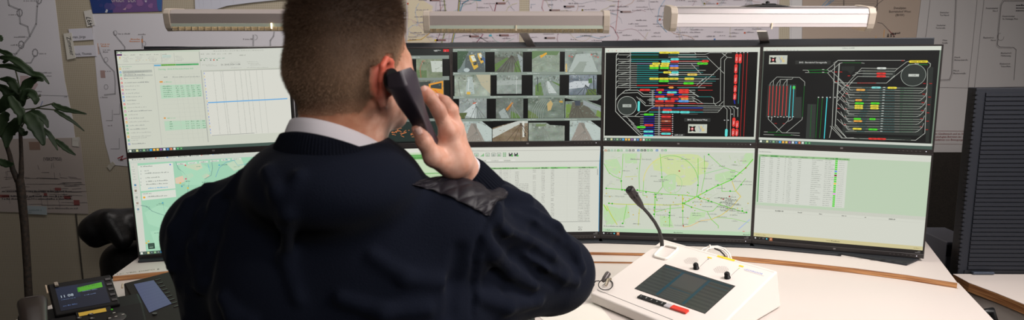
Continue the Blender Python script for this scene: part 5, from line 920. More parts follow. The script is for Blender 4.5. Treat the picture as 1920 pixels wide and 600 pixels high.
# ------------------------------------------------------------------ frame that carries the monitors
alu = mat('dark_aluminium', (52, 55, 60), .45, .5); blackm = mat('black_metal', (22, 22, 24), .4, .3)
fz = {1: (255, 87.5), 2: (700, 80.5), 3: (1000, 79), 4: (1270, 75.5), 5: (1600, 72)}
st = thing('monitor_stand', 'dark aluminium frame carrying both rows of monitors on the shelf', 'stand', (0, .07, ZP))
for c in range(1, 6):
    (x, y), a = COLS[c]; M = Matrix.Translation((x, y, 0)) @ Matrix.Rotation(a, 4, 'Z'); hx = MW/2 + .012
    P = at(*fz[c], y + .06); zt = P.z; x0 = -hx + (.070 if c == 1 else 0); x1 = hx - (.022 if c == 5 else 0)
    MB().box((x0, .055, zt - .075), (x1, .095, zt), M).build('top_rail', alu, st, .002)
    MB().box((x0 + .02, .055, ZO - .25), (x1 - .02, .085, ZO - .19), M).build('lower_rail', alu, st, .002)
    MB().box((-.03, .058, ZP + .02), (.03, .092, zt - .08), M).build('upright', alu, st, .002)
    b = MB(); x1b = .215 if c == 5 else hx; b.box((-hx + .02 if c == 1 else -hx, -.030, ZP + .0002), (.02 if c == 5 else x1b, .12, ZP + .0075), M)
    if c == 5: b.prism([on(1486, 463, ZP + .0002), on(1700, 498.5, ZP + .0002), on(1724, 488, ZP + .0002), on(1724, 488, ZP + .0002) + Vector((.02, .16, 0)), on(1486, 463, ZP + .0002) + Vector((0, .12, 0))], (0, 0, .0078))
    b.build('base_plate', alu, st, .002)
    b = MB()
    for k in range(7):
        if c < 5: b.box((x1b - .25 + k*.034, -.0225, ZP + .0076), (x1b - .236 + k*.034, -.0165, ZP + .0079), M)
        else: q = on(1576 + k*20, 476.5 + k*2.6, ZP + .0080); b.box((q.x - .006, q.y - .0025, ZP + .0080), (q.x + .006, q.y + .0025, ZP + .0083))
    b.build('slot', mat('slot_black', (8, 8, 9), .6), st)
    MB().box((-.08, .0485, ZO + .1), (.08, .0549, ZO + .24), M).build('bracket', blackm, st); MB().box((-.08, .0485, ZO - .24), (.08, .0549, ZO - .1), M).build('bracket', blackm, st)
settle(st)

# ------------------------------------------------------------------ lamps above the monitors
capm = mat('lamp_end_cap', (188, 176, 162), .5); hous = mat('lamp_housing', (172, 162, 158), .42, .1); hous_lit = mat('lamp_housing_lit', (238, 233, 233), .4)  # right lamp's lighter housing has the light on its face put into the colour
lou = mat('lamp_louvre', (226, 218, 200), .22, .8); prism_ = mat('lamp_prismatic_strip', (176, 184, 172), .25, emit=((190, 200, 180), .10)); tubem = mat('lamp_tube', (240, 240, 230), .4, emit=((255, 236, 214), 4.0))
def lamp(label, xl, xr, yt, Y, tilt, housing, cells, light, armpx):
    """xl..xr: photo columns of its ends at its top edge yt, Y: distance"""
    a = at(xl, yt, Y); b = at(xr, yt, Y); L = (b - a).length; yaw = 0; c = (a + b)/2
    r = thing('luminaire', label, 'lamp', c, 0, 'luminaires above the monitor wall'); M = Matrix.Rotation(math.atan2(b.z - a.z, b.x - a.x)*-1, 4, 'Y') @ Matrix.Rotation(tilt, 4, 'X')
    def S(mb, name, m_, bev=0, p=r): o = mb.build(name, m_, p, bev); o.data.transform(M); return o
    h = L/2 - .021
    prof = [(0, -.035), (-.002, -.004), (.006, .006), (.02, .010), (.095, .010), (.11, 0), (.112, -.035), (.109, -.035), (.107, -.004), (.094, .007), (.02, .007), (.005, -.006), (.003, -.035)]
    S(MB().prism([(-h, y, z) for y, z in prof], (2*h, 0, 0)), 'housing', housing)
    for sx in (-1, 1):
        cp = [(-.003, -.036), (-.006, -.004), (.004, .010), (.018, .013), (.098, .013), (.115, .003), (.116, -.045), (.10, -.061), (.014, -.061), (.002, -.050)]
        x0 = -L/2 if sx < 0 else h; S(MB().prism([(x0, y, z) for y, z in cp], (.021, 0, 0)), 'end_cap', capm, .002)
    S(MB().box((-h, .0008, -.0455), (h, .003, -.0352)), 'prismatic_strip', prism_ if tilt < .1 else mat('lamp_lower_strip', (214, 206, 206), .3)); S(MB().box((-h, .106, -.0455), (h, .1085, -.0352)), 'prismatic_strip', prism_)
    g = MB(); n = cells; lz = -.0585 if tilt < .1 else -.0450
    for k in range(n + 1): x = -h + 2*h*k/n; g.box((x - .0010, .004, lz), (x + .0010, .105, lz + .014))
    for y in (.04, .072, .104): g.box((-h, y - .0006, lz), (h, y + .0006, lz + .014))
    g.box((-h, .0030, lz - .0015), (h, .0042, lz + .001))
    S(g, 'louvre', lou); S(MB().tube([(-h + .01, .03, -.022), (h - .01, .03, -.022)], .008, 10), 'tube', tubem); S(MB().tube([(-h + .01, .08, -.022), (h - .01, .08, -.022)], .008, 10), 'tube', tubem)
    cx0 = 0 if xl > 400 else .048; S(MB().box((cx0 - .0018, -.0035, -.052), (cx0 + .0018, .0006, -.034)), 'clip', mat('clip_cream', (240, 226, 200), .3) if xl > 400 else mat('joint_light_leak', (255, 240, 200), .3, emit=((255, 232, 180), 3.0)))  # left lamp's clip is a glow put in for light leaking at the joint
    if light:
        l = bpy.data.lights.new('luminaire_light', 'AREA'); l.shape = 'RECTANGLE'; l.size = 2*h; l.size_y = .08; l.energy = light; l.color = (1, .93, .86); lo = bpy.data.objects.new('luminaire_light', l); COL.objects.link(lo); lo.parent = r; lo.matrix_local = M @ Matrix.Translation((0, .056, -.060))
    if armpx:
        (ax, ay), (bx_, by_), wd = armpx; p0 = at(ax, ay, Y + .07); p1 = at(bx_, by_, .052 if bx_ < 1300 else .03)
        p0 = Vector((p0.x, Y + .10, p0.z + .012)) - c; p1 = p1 - c
        m2 = MB(); w_ = Vector((wd/2, 0, 0)); t_ = Vector((0, .004, .003)); m2.prism([p0 - w_, p0 + w_, p1 + w_, p1 - w_], t_); m2.build('arm', mat('arm_grey', (140, 132, 130), .4, .4), r)
        m2 = MB(); m2.prism([p0 + w_, p1 + w_, p1 + w_ + Vector((.003, 0, 0)), p0 + w_ + Vector((.003, 0, 0))], (0, .02, 0)); m2.build('arm_flange', mat('arm_light', (190, 186, 190), .35, .4), r)
    return r, M, h
lamp('left of the three long luminaires, grey housing with a lit louvre, partly behind the head', 306, 655, 23, -.17, .05, hous, 26, 1.2, None)
lamp('middle of the three long luminaires, grey housing with a lit louvre and a bent arm', 793, 1144, 27, -.14, .05, hous, 30, 1.2, ((978, 64), (996, 87), .028))
r3, M3, h3 = lamp('right of the three long luminaires, housing in a brightly lit tone seen from its face', 1258, 1643, 21.5, -.28, .13, hous_lit, 30, 0.8, ((1434, 66), (1434, 83), .030))
o = MB().prism([(-h3, -.0034, -.006), (-h3, .0052, .0076), (-h3, .020, .0116), (-h3, .05, .0116), (-h3, .05, .0101), (-h3, .02, .0101), (-h3, .006, .0062), (-h3, -.0018, -.0050)], (2*h3, 0, 0)).build('top_profile', mat('lamp_top_grey', (150, 144, 144), .4, .3), r3); o.data.transform(M3)
b = MB(); b.prism([(-.085, .02, .010), (-.03, .02, .017), (.03, .02, .017), (.08, .02, .010)], (0, .05, 0)); b.lathe([(.006, .017), (.006, .026), (.002, .028)], (-.004, .045, 0), 12); b.box((-.02, .03, .017), (.018, .05, .021)); o = b.build('swivel_joint', blackm, r3, .001); o.data.transform(M3)
# the arm of the left lamp rises behind the man's head
b = MB(); q0 = at(480, 64, -.05) ; lr = [o for o in bpy.data.objects if o.name == 'luminaire'][0]
c0 = lr.location; b.prism([Vector((.19, .10, -.03)), Vector((.222, .10, -.03)), Vector((.222, .12, -.13)), Vector((.19, .12, -.13))], (0, .004, .002)); b.build('arm', MATS['arm_grey'], lr)

# ------------------------------------------------------------------ paging console
cw = mat('console_cream', (226, 218, 212), .38, spec=.4, bump=('noise', 700, .05, .0004))
hb, hf = .115, .030
BRb = on(1464, 577, ZL); BRt = on(1458, 508, ZL + hb); BLt = on(1244, 448, ZL + hb); FLt = on(1107, 549, ZL + hf); FLb = on(1108, 569, ZL)
FRt = FLt + (BRt - BLt); Z_ = Vector((0, 0, 1)); z0 = ZL + .003
flat = lambda p, z: Vector((p.x, p.y, z))
con = thing('paging_console', 'cream desk paging console with a dark touch screen, knobs and gooseneck microphone', 'console', (FLb.x, FLb.y, ZL))
b = MB(); T = [FLt, FRt, BRt, BLt]; Bm = [flat(FLb, z0), flat(FRt, z0), flat(BRb, z0), flat(BLt + (BRb - BRt), z0)]
b.add(T + Bm, [(0, 1, 2, 3), (7, 6, 5, 4), (4, 5, 1, 0), (5, 6, 2, 1), (6, 7, 3, 2), (7, 4, 0, 3)]); b.build('body', cw, con, .005, 3)
for u, v in ((.1, .1), (.9, .1), (.1, .9), (.9, .9)):
    p = Bm[0] + (Bm[1]-Bm[0])*u + (Bm[3]-Bm[0])*v; MB().lathe([(.009, ZL + .0001), (.009, z0 + .001)], (p.x, p.y, 0), 12).build('rubber_foot', blackm, con)
eu = (BRt - BLt).normalized(); en = eu.cross(BLt - FLt).normalized(); ev = en.cross(eu)
if en.z < 0: en = -en; ev = -ev
def cs(x, y, l=.0):                                         # photo pixel -> point on the console's sloping top
    d = ray(x, y); t = (FLt - CAM).dot(en) / d.dot(en); return CAM + d * t + en * l
def loc(p): q = p - FLt; return q.dot(eu), q.dot(ev)
def cp(u, v, l=0): return FLt + eu*u + ev*v + en*l
def quadbox(name, pts, h, m_, bev=0, l=.0002, parent=con): return MB().prism([cs(*p, l) for p in pts], en*h).build(name, m_, parent, bev)
sc = [(1248, 497), (1376.5, 537), (1321, 586.5), (1192, 541)]
quadbox('screen_recess', [(1247.5, 495.5), (1379, 536.5), (1322, 588.5), (1189.5, 541.5)], .0006, mat('recess_dark', (34, 34, 36), .5))
P0, P1, P2, P3_ = [cs(*p, .001) for p in sc]; sw, sh_ = (P1-P0).length, (P3_-P0).length; ex = (P1-P0)/sw; ey = (P3_-P0)/sh_
A = Art(sc, sw, sh_, lambda u, v, l: P0 + ex*u + ey*v + en*l)
A.raw([(0,0),(sw,0),(sw,sh_),(0,sh_)], (78, 80, 76)); A.layer(); tl = (46, 82, 94); gr_ = (70, 73, 71)  # display greys raised, the haze of reflections is put into the colour
R2 = random.Random(5); A.raw([(sw*.02, sh_*.02), (sw*.98, sh_*.02), (sw*.98, sh_*.08), (sw*.02, sh_*.08)], (50, 72, 78)); A.raw([(sw*.33, sh_*.1), (sw*.66, sh_*.1), (sw*.66, sh_*.55), (sw*.33, sh_*.55)], (88, 90, 86))
A.raw([(sw*.29, sh_*.06), (sw*.33, sh_*.06), (sw*.33, sh_*.97), (sw*.29, sh_*.97)], tl); A.raw([(sw*.67, sh_*.06), (sw*.71, sh_*.06), (sw*.71, sh_*.97), (sw*.67, sh_*.97)], tl)
for k in range(8): v = sh_*(.12 + k*.108); A.raw([(sw*.02, v), (sw*.29, v), (sw*.29, v + sh_*.05), (sw*.02, v + sh_*.05)], (70, 73, 70)); A.raw([(sw*.71, v), (sw*.98, v), (sw*.98, v + sh_*.05), (sw*.71, v + sh_*.05)], (70, 73, 70))
A.raw([(sw*.71, sh_*.2), (sw*.98, sh_*.2), (sw*.98, sh_*.215), (sw*.71, sh_*.215)], tl); A.raw([(sw*.33, sh_*.62), (sw*.67, sh_*.62), (sw*.67, sh_*.64), (sw*.33, sh_*.64)], tl)
for k in range(5): v = sh_*(.66 + k*.065); A.raw([(sw*.35, v), (sw*.65, v), (sw*.65, v + sh_*.03), (sw*.35, v + sh_*.03)], (84, 87, 84))
lcd = screen_mat('console_display', .75, .2, .6); A.build('touch_screen', lcd, con)
# raised oblong ring that holds the handset
ring = [(1245, 461), (1273, 467), (1249.5, 488), (1225.5, 482)]; rc = [loc(cs(*p)) for p in ring]; b = MB(); pr = []
for i in range(4):
    a_, b__, c_ = rc[i-1], rc[i], rc[(i+1) % 4]
    for t in (0, .25, .5, .75, 1):                           # rounded corner
        s1 = [b__[q] + (a_[q]-b__[q])*.2 for q in (0, 1)]; s2 = [b__[q] + (c_[q]-b__[q])*.2 for q in (0, 1)]
        x = [(1-t)**2*s1[q] + 2*t*(1-t)*b__[q] + t*t*s2[q] for q in (0, 1)]; pr.append(cp(x[0], x[1], .003))
b.tube(pr + pr[:2], .0042, 10, cap=False); b.build('handset_rest', mat('rest_white', (236, 230, 222), .3), con)
# speaker grilles: fields of small dark holes
hole = mat('hole_dark', (60, 54, 52), .7)
for cx_, cy_, r_ in ((1295.5, 489, .0205), (1352, 505.7, .0205)):
    u0, v0 = loc(cs(cx_, cy_)); b = MB(); s_ = .0037
    for i in range(-7, 8):
        for j in range(-7, 8):
            u, v = i*s_ + (j % 2)*s_*.5, j*s_*.87
            if u*u + v*v < r_**2: b.add([cp(u0 + u + .00085*math.cos(t), v0 + v + .00085*math.sin(t), .0003) for t in np.linspace(0, 2*PI, 7)[:-1]], [tuple(range(6))])
    b.build('speaker_grille', hole, con)
ROT = Matrix((eu, ev, en)).transposed().to_4x4()
for kx, ky in ((1305.5, 504), (1364, 521.5)):
    u0, v0 = loc(cs(kx, ky)); b = MB(); b.lathe([(.0085, 0), (.0085, .0035), (.0075, .004), (.0062, .016), (.0052, .0172), (0, .0172)], cp(u0, v0, .0006), 20, ROT)
    for k in range(12): t = k*2*PI/12; b.prism([cp(u0 + .0066*math.cos(t) - .0006*math.sin(t), v0 + .0066*math.sin(t) + .0006*math.cos(t), .004), cp(u0 + .0066*math.cos(t) + .0006*math.sin(t), v0 + .0066*math.sin(t) - .0006*math.cos(t), .004), cp(u0 + .0074*math.cos(t), v0 + .0074*math.sin(t), .004)], en*.011)
    kn = b.build('knob', blackm, con); MB().box((-.0004, -.001, 0), (.0004, .006, .0004), Matrix.Translation(cp(u0, v0, .0173)) @ ROT).build('pointer', mat('pointer_white', (200, 200, 200)), kn)
ink = mat('ink_grey', (90, 86, 88), .6); yl = mat('label_yellow', (250, 206, 40), .55)
def stroke(name, p, q, wd, m_, l=.0004): a, c = cs(*p, l), cs(*q, l); d = (c-a).normalized(); n = en.cross(d)*wd/2; return MB().prism([a-n, c-n, c+n, a+n], en*.0002).build(name, m_, con)
stroke('marking_line', (1312.5, 500), (1327, 486.5), .0006, ink); stroke('marking_line', (1370.6, 517), (1385, 504), .0006, ink); stroke('marking_line', (1395, 507), (1432, 518), .0003, ink)
ledg = mat('led_green', (120, 220, 60), .4, emit=((140, 240, 60), .8)); ledd = mat('led_dark', (50, 50, 52), .4)
for (x, y), m_ in (((1328, 486), ledd), ((1386, 503), ledg)): MB().lathe([(.0018, 0), (.0016, .001), (0, .0014)], cs(x, y, .0002), 12, ROT).build('indicator_light', m_, con)
for pts, t in (([(1327, 481.5), (1335.5, 483.5), (1334, 485.5), (1325.8, 483.3)], '2-4'), ([(1346, 478.5), (1378.5, 487.5), (1376.5, 490.5), (1344, 481.5)], 'Prüflautspr.'), ([(1386.5, 497), (1395, 499.3), (1393, 501.6), (1384.5, 499.2)], '5-6')):
    lb = quadbox('yellow_label', pts, .0003, yl, l=.0003); a = cs(*pts[3], .00065); d = (cs(*pts[2], .00065) - a); w_ = d.length; d.normalize(); n = en.cross(d); mb = MB(); k = .0030/.7; pen = .002
    for ch in t:
        V, P, adv = glyph(ch)
        if P: mb.add([a + d*(pen + x*k) + n*(.0012 + y*k) for x, y in V], P)
        pen += adv*k
    mb.build('label_text', ink, lb)
a = cs(1394, 505.5, .0004); d = (cs(1434, 517, .0004) - a).normalized(); n = en.cross(d); mb = MB(); pen = .006; k = .0072/.7
for ch in 'SCHNOOR':
    V, P, adv = glyph(ch); mb.add([a + d*(pen + x*k*1.0) + n*(y*k + .0005) for x, y in V], P); pen += adv*k*1.0
for q in range(3): mb.add([a + d*(.0 + q*.0018) + n*(.001 + q*.0015), a + d*(.004 + q*.001) + n*(.001 + q*.0015), a + d*(.004 + q*.001) + n*(.0018 + q*.0015), a + d*(.0 + q*.0018) + n*(.0018 + q*.0015)], [(0, 1, 2, 3)])
mb.build('lettering', mat('ink_blue', (96, 130, 206), .5), con)
# row of keys: five black, one clear, one red
k0 = cs(1198, 556.5); k1 = cs(1289, 587); ku, kv = loc(k0); k1u, k1v = loc(k1); dk = Vector((k1u-ku, k1v-kv)); KL = dk.length; dk.normalize(); nk = Vector((-dk.y, dk.x))
def key(name, t0, t1, m_, h=.0042, w_=.0078):
    P = [Vector((ku, kv)) + dk*(t0*KL) - nk*w_, Vector((ku, kv)) + dk*(t1*KL) - nk*w_, Vector((ku, kv)) + dk*(t1*KL) + nk*w_, Vector((ku, kv)) + dk*(t0*KL) + nk*w_]; return MB().prism([cp(p.x, p.y, .0004) for p in P], en*h).build(name, m_, con, .0008)
for i in range(5):
    kk = key('key', .112*i + .002, .112*(i+1) - .004, blackm); c = Vector((ku, kv)) + dk*(KL*.112*(i + .5)); mb = MB(); k = .0058/.7; V, P, adv = glyph(str(i+1)); D3 = eu*dk.x + ev*dk.y; N3 = en.cross(D3)
    mb.add([cp(c.x, c.y, .00475) + D3*(x*k - .003) + N3*(y*k - .002) for x, y in V], P); mb.build('numeral', mat('key_print', (220, 220, 220), .5), kk)
key('clear_key', .562, .690, mat('clear_key', (190, 186, 190), .15, spec=.8)); key('red_key', .694, 1.0, mat('red_key', (216, 56, 42), .35), .0055)
# joint near the front edge
b = MB(); vv = .0215; b.prism([cp(.004, vv, .00015), cp((FRt-FLt).length - .004, vv, .00015), cp((FRt-FLt).length - .004, vv + .0012, .00015), cp(.004, vv + .0012, .00015)], en*.0002); b.build('joint_line', mat('joint_dark', (70, 64, 62), .7), con)
b = MB(); vt = loc(BLt)[1] - .012; b.prism([cp(loc(BLt)[0] + .004, vt, .0001), cp(loc(BRt)[0] - .004, vt, .0001), cp(loc(BRt)[0] - .004, vt + .0008, .0001), cp(loc(BLt)[0] + .004, vt + .0008, .0001)], en*.0002); b.build('joint_line', mat('joint_soft', (186, 178, 172), .6), con)
# gooseneck microphone
g0 = cs(1241.5, 463); gp = [(1241.5, 463, 0), (1240.5, 449, .12), (1236, 432, .26), (1228, 417, .42), (1216, 401, .66), (1204.5, 388.5, .82)]
Y0 = g0.y; pts = [g0] + [at(x, y, Y0 - .10*t) for x, y, t in gp[1:]]
goose = mat('gooseneck_black', (34, 32, 32), .45, bump=('wavez', 180, .6, .001))
gk_ = MB().tube(pts, [.0062, .0058, .0052, .005, .0048, .0046], 14).build('gooseneck', goose, con)
m0, m1 = pts[-1], at(1180, 354, Y0 - .115); dm = (m1 - m0)
ms = MB().tube([m0 - dm*.04, m0 + dm*.06, m0 + dm*.18, m0 + dm*.42, m0 + dm*.6, m0 + dm*.9, m0 + dm*.985, m0 + dm], [.0052, .0068, .0092, .0112, .0122, .0132, .0132, .0118], 22).build('microphone', mat('mic_grey', (62, 58, 58), .42, .4), gk_)
Mm = dm.normalized().to_track_quat('Z', 'Y').to_matrix().to_4x4(); Mm.translation = m0 + dm
b = MB(); b.lathe([(.0105, .0002), (.010, .0012), (0, .0016)], (0, 0, 0), 20)
for k in range(5): b.box((-.009, -.0076 + k*.0036, .001), (.009, -.0068 + k*.0036, .0022))
o = b.build('grille_cap', blackm, ms); o.data.transform(Mm)
b = MB()
for k in range(8): t = k*2*PI/8; b.box((-.0012, .0125, -.030), (.0012, .0135, -.024), Matrix.Rotation(t, 4, 'Z'))
o = b.build('sound_slot', blackm, ms); o.data.transform(Mm)
settle(con)
# cables bundled behind the console
cab1 = thing('cable_bundle', 'pale cable looped behind the console, held by a white tie', 'cable', on(1345, 486, ZP))
wc = mat('cable_cream', (216, 210, 204), .5); bc_ = mat('cable_black', (28, 26, 28), .5)
def cb(name, pp, Y, r, m_): pts = [at(x, y, Y + dy) for x, y, dy in pp]; return MB().tube(pts, r, 8).build(name, m_, cab1)
cb('cream_cable', [(1312, 474, 0), (1318, 467, .01), (1328, 463, .02), (1345, 462, .03), (1358, 466, .03), (1367, 475, .02), (1372, 488, .0)], -.32, .0032, wc); cb('cream_cable', [(1318, 477, 0), (1328, 466, .01), (1345, 464.5, .02), (1356, 469, .02), (1364, 477, .01), (1368, 489, 0)], -.33, .0030, wc)
cb('black_cable', [(1340, 466, 0), (1350, 470, .01), (1358, 478, .01), (1362, 488, 0)], -.325, .0026, bc_)
cb('cable_tie', [(1331, 459, .012), (1331.5, 463, .012), (1331, 468, .004)], -.32, .0026, mat('tie_white', (232, 228, 222), .4)); settle(cab1)

# small clip microphone with looped lead on the console's corner
ck = cs(1137, 534, .001); ear = thing('clip_microphone', 'small clip microphone with looped black lead on the left corner of the console', 'microphone', ck)
b = MB(); cL = [cs(1136 + 13.5*math.cos(t), 536 + 12.5*math.sin(t), .004 + .004*math.sin(t)) for t in np.linspace(0, 2*PI, 24)]; b.tube(cL, .0014, 8, cap=False); b.build('lead_loop', bc_, ear)
b = MB().tube([cs(1124, 530, .006), cs(1118, 534, .012), cs(1111, 541, .008), cs(1104, 546, .006), cs(1098, 552, .02)], .0016, 8).build('lead', bc_, ear)
MB().tube([cs(1114, 538, .008), cs(1108, 543, .008)], [.0035, .0065], 12).build('plug', bc_, ear)
a = cs(1131, 532, .008); c = cs(1143, 523, .019); MB().tube([a, a.lerp(c, .3), a.lerp(c, .75), c], [.0055, .0075, .0085, .0075], 14).build('capsule', mat('clip_grey', (78, 72, 72), .35, .5), ear)
MB().tube([cs(1137, 540, .008), cs(1141, 533, .014), cs(1147, 530, .012)], [.004, .0055, .0035], 10).build('clip', mat('clip_silver', (176, 166, 150), .25, .9), ear); settle(ear)

# paper and keyboard edge at the bottom, mostly behind the arm
p = [on(*q, ZL + .0004) for q in ((1008, 592), (1118, 566), (1150, 604), (1070, 640))]
tag(MB().prism([q - Vector((0,0,0)) for q in p], (0, 0, .0006)).build('paper_sheet', mat('plain_paper', (226, 222, 212), .7)), 'white sheet of paper on the desk below the elbow, in front of the console', 'paper')
kb = thing('keyboard', 'black keyboard on the desk under the forearm, only a corner showing', 'keyboard', on(900, 640, ZL))
q = on(1003, 601, ZL)
MB().box((q.x - .44, q.y - .15, ZL + .0006), (q.x, q.y, ZL + .014)).build('case', blackm, kb, .003)
b = MB()
for i in range(20):
    for j in range(5): b.box((q.x - .43 + i*.0212, q.y - .142 + j*.027, ZL + .0142), (q.x - .412 + i*.0212, q.y - .120 + j*.027, ZL + .019))
b.build('keycaps', mat('keycap_black', (26, 26, 28), .5), kb); settle(kb)

# ------------------------------------------------------------------ desk telephone at the left
pb = mat('phone_black', (15, 13, 13), .55, spec=.25); pbr = mat('phone_brown', (28, 22, 19), .6, spec=.2)
D0, D1, D3 = on(88, 533, ZL + .12), on(207, 514, ZL + .12), on(103, 592, ZL + .065); D2 = D1 + D3 - D0
px_ = Vector(((D1-D0).x, (D1-D0).y, 0)).normalized(); pf = Vector((px_.y, -px_.x, 0)); og = Vector((D3.x, D3.y, ZL))
def ph(u, f, z): return og + px_*u + pf*f + Vector((0, 0, z))
tel = thing('desk_telephone', 'black desk telephone with a tilted display showing 11 08, at the bottom left', 'telephone', og)
W_ = (D1-D0).length
b = MB(); b.prism([ph(-.078, .16, .0005), ph(-.078, .16, .022), ph(-.078, .0, .058), ph(-.078, -.10, .054), ph(-.078, -.12, .0005)], px_*(W_ + .128)); b.build('base', pb, tel, .006)
dn = (D1-D0).cross(D3-D0).normalized(); dn = dn if dn.z > 0 else -dn
MB().prism([D0 - dn*.016, D1 - dn*.016, D2 - dn*.016, D3 - dn*.016], dn*.016).build('display_housing', pb, tel, .004)
A = Art([(88, 533), (207, 514), (222, 562), (103, 592)], (D1-D0).length, (D3-D0).length, lambda u, v, l: D0 + (D1-D0).normalized()*u + (D3-D0).normalized()*v + dn*(l + .0005)); hh = A.h; ww = A.w
A.raw([(ww*.10, hh*.16), (ww*.86, hh*.16), (ww*.86, hh*.90), (ww*.10, hh*.90)], (16, 22, 40)); A.layer(); A.poly([(148.5, 538), (192, 527.5), (194, 535.5), (150, 546)], (84, 168, 40)); A.raw([(ww*.11, hh*.17), (ww*.45, hh*.17), (ww*.45, hh*.56), (ww*.11, hh*.56)], (20, 32, 58)); A.layer()
A.text(115, 558.5, 7.4, '11 08', (200, 214, 226), rot=-.03, sx=1.05); A.greek(117, 561, 26, 2.2, (84, 104, 138)); A.greek(120, 572, 26, 3, (74, 96, 140)); A.greek(158, 543.5, 28, 2.6, (100, 116, 150)); A.greek(161, 550, 22, 2.6, (92, 108, 142)); A.greek(152, 537, 36, 2.6, (60, 130, 30))
A.build('display', screen_mat('phone_display', .8), tel)
MB().prism([D0 + (D1-D0)*.10 + (D3-D0)*.02 + dn*.0004, D0 + (D1-D0)*.16 + (D3-D0)*.02 + dn*.0004, D0 + (D1-D0)*.165 + (D3-D0)*.13 + dn*.0004, D0 + (D1-D0)*.105 + (D3-D0)*.13 + dn*.0004], dn*.006).build('message_lamp', mat('lamp_dull', (150, 138, 124), .4), tel, .001)
MB().tube([D0 - dn*.004 + (D0-D1).normalized()*.003, D0 + (D3-D0)*.25 - dn*.004 + (D0-D1).normalized()*.003], .0022, 8).build('edge_trim', mat('trim_cream', (190, 170, 146), .3), tel)
for k in range(5):
    c = D0 + (D1-D0)*.93 + (D3-D0)*(.16 + k*.17) + dn*.0003; e1 = (D1-D0).normalized()*.006; e2 = (D3-D0).normalized()*.004; MB().prism([c-e1-e2, c+e1-e2, c+e1+e2, c-e1+e2], dn*.0015).build('soft_key', mat('key_dark', (40, 36, 36), .35), tel, .0005)
# keypad slope
fs = (.058 - .022)/.16; fn = Vector((pf.x*fs, pf.y*fs, 1)).normalized(); fd = (pf*.16 - Vector((0, 0, .036))).normalized()
def ks(x, y, l=0):
    P = ph(0, 0, .058); d = ray(x, y); t = (P - CAM).dot(fn)/d.dot(fn); return CAM + d*t + fn*l
eV = (D3-D0)*.17; MB().prism([D3.lerp(D2, q) - dn*.010 for q in (.30, .84)] + [D3.lerp(D2, q) - dn*.010 + eV for q in (.84, .30)], dn*.009).build('display_lip', pb, tel, .001)
MB().prism([D3.lerp(D2, q) + eV*.22 - dn*.0009 for q in (.34, .76)] + [D3.lerp(D2, q) + eV*.86 - dn*.0009 for q in (.76, .34)], dn*.0006).build('yellow_label', mat('label_yellow_dark', (214, 176, 50), .5), tel)
c = ks(208, 581, .0002); MB().box((-.004, -.002, 0), (.004, .002, .002), Matrix.Translation(c)).build('indicator_light', mat('led_phone', (70, 170, 30), .4, emit=((70, 190, 20), .35)), tel)
MF = Matrix((px_, fn.cross(px_), fn)).transposed().to_4x4(); kd = mat('phone_key', (36, 32, 32), .35); kp = mat('phone_key_print', (190, 184, 176), .5)
def pk(x, y, rx, ry, name='key', up=.0025):
    M = MF.copy(); M.translation = ks(x, y, .0002); k_ = MB().lathe([(1, 0), (.95, .8), (.7, 1), (0, 1)], (0, 0, 0), 16).build(name, kd, tel); k_.data.transform(Matrix.Diagonal((rx, ry, up, 1))); k_.data.transform(M); q = M.copy(); q.translation = M.translation + fn*(up + .0002); MB().box((-.0022, -.001, 0), (.0022, .001, .0002), q).build('key_print', kp, k_); return k_
for x, y in ((148, 597), (170, 590), (172, 598), (150, 606), (176, 608), (200, 622), (214, 618)): pk(x, y, .0065, .0045)
M = MF.copy(); M.translation = ks(219, 596, .0001); o = MB().lathe([(.021, 0), (.021, .0016), (.019, .0022), (0, .0022)], (0, 0, 0), 30).build('navigation_ring', kd, tel); o.data.transform(M)
for x, y in ((206, 598), (217.5, 595), (231, 591), (214, 588), (221, 604)): M = MF.copy(); M.translation = ks(x, y, .0026); MB().box((-.0028, -.0014, 0), (.0028, .0014, .0004), M).build('key_print', kp, o)
# handset lying on its cradle
hs = mat('handset_dark', (52, 44, 40), .32, spec=.6); hp = [ph(-.046, -.085, .066), ph(-.044, -.06, .092), ph(-.042, -.02, .100), ph(-.040, .03, .092), ph(-.038, .09, .074), ph(-.036, .14, .056), ph(-.035, .16, .040)]
sec = []; b = MB(); n = 14; vv = []; ff = []
for i, p in enumerate(hp):
    w_ = (.020, .029, .031, .028, .026, .029, .022)[i]; t_ = (.010, .015, .016, .013, .012, .015, .010)[i]; tg = (hp[min(i+1, 6)] - hp[max(i-1, 0)]).normalized(); up = px_.cross(tg); up = up if up.z > 0 else -up
    for j in range(n):
        a_ = 2*PI*j/n; cx_, cz_ = math.cos(a_), math.sin(a_); cx_ = math.copysign(abs(cx_)**.6, cx_); cz_ = math.copysign(abs(cz_)**.7, cz_); vv.append(p + px_*cx_*w_ + up*cz_*t_)
ff = [(i*n + j, i*n + (j+1) % n, (i+1)*n + (j+1) % n, (i+1)*n + j) for i in range(6) for j in range(n)]; b.add(vv, ff, None, True); b.add(vv[:n][::-1], [tuple(range(n))]); b.add(vv[-n:], [tuple(range(n))])
hs_o = b.build('handset', hs, tel); b = MB(); c = hp[2] + Vector((0, 0, .0165)); 
MB().box((-.012, -.0012, 0), (.012, .0012, .0004), Matrix.Translation(c) @ Matrix.Rotation(math.atan2(px_.y, px_.x), 4, 'Z')).build('maker_mark', mat('mark_grey', (110, 102, 98), .4), hs_o)
MB().tube([ph(-.083, -.06, .012), ph(-.090, -.02, .03), ph(-.088, .05, .02), ph(-.083, .14, .012)], .004, 8).build('cord', mat('cord_black', (40, 38, 38), .35), tel)
settle(tel)
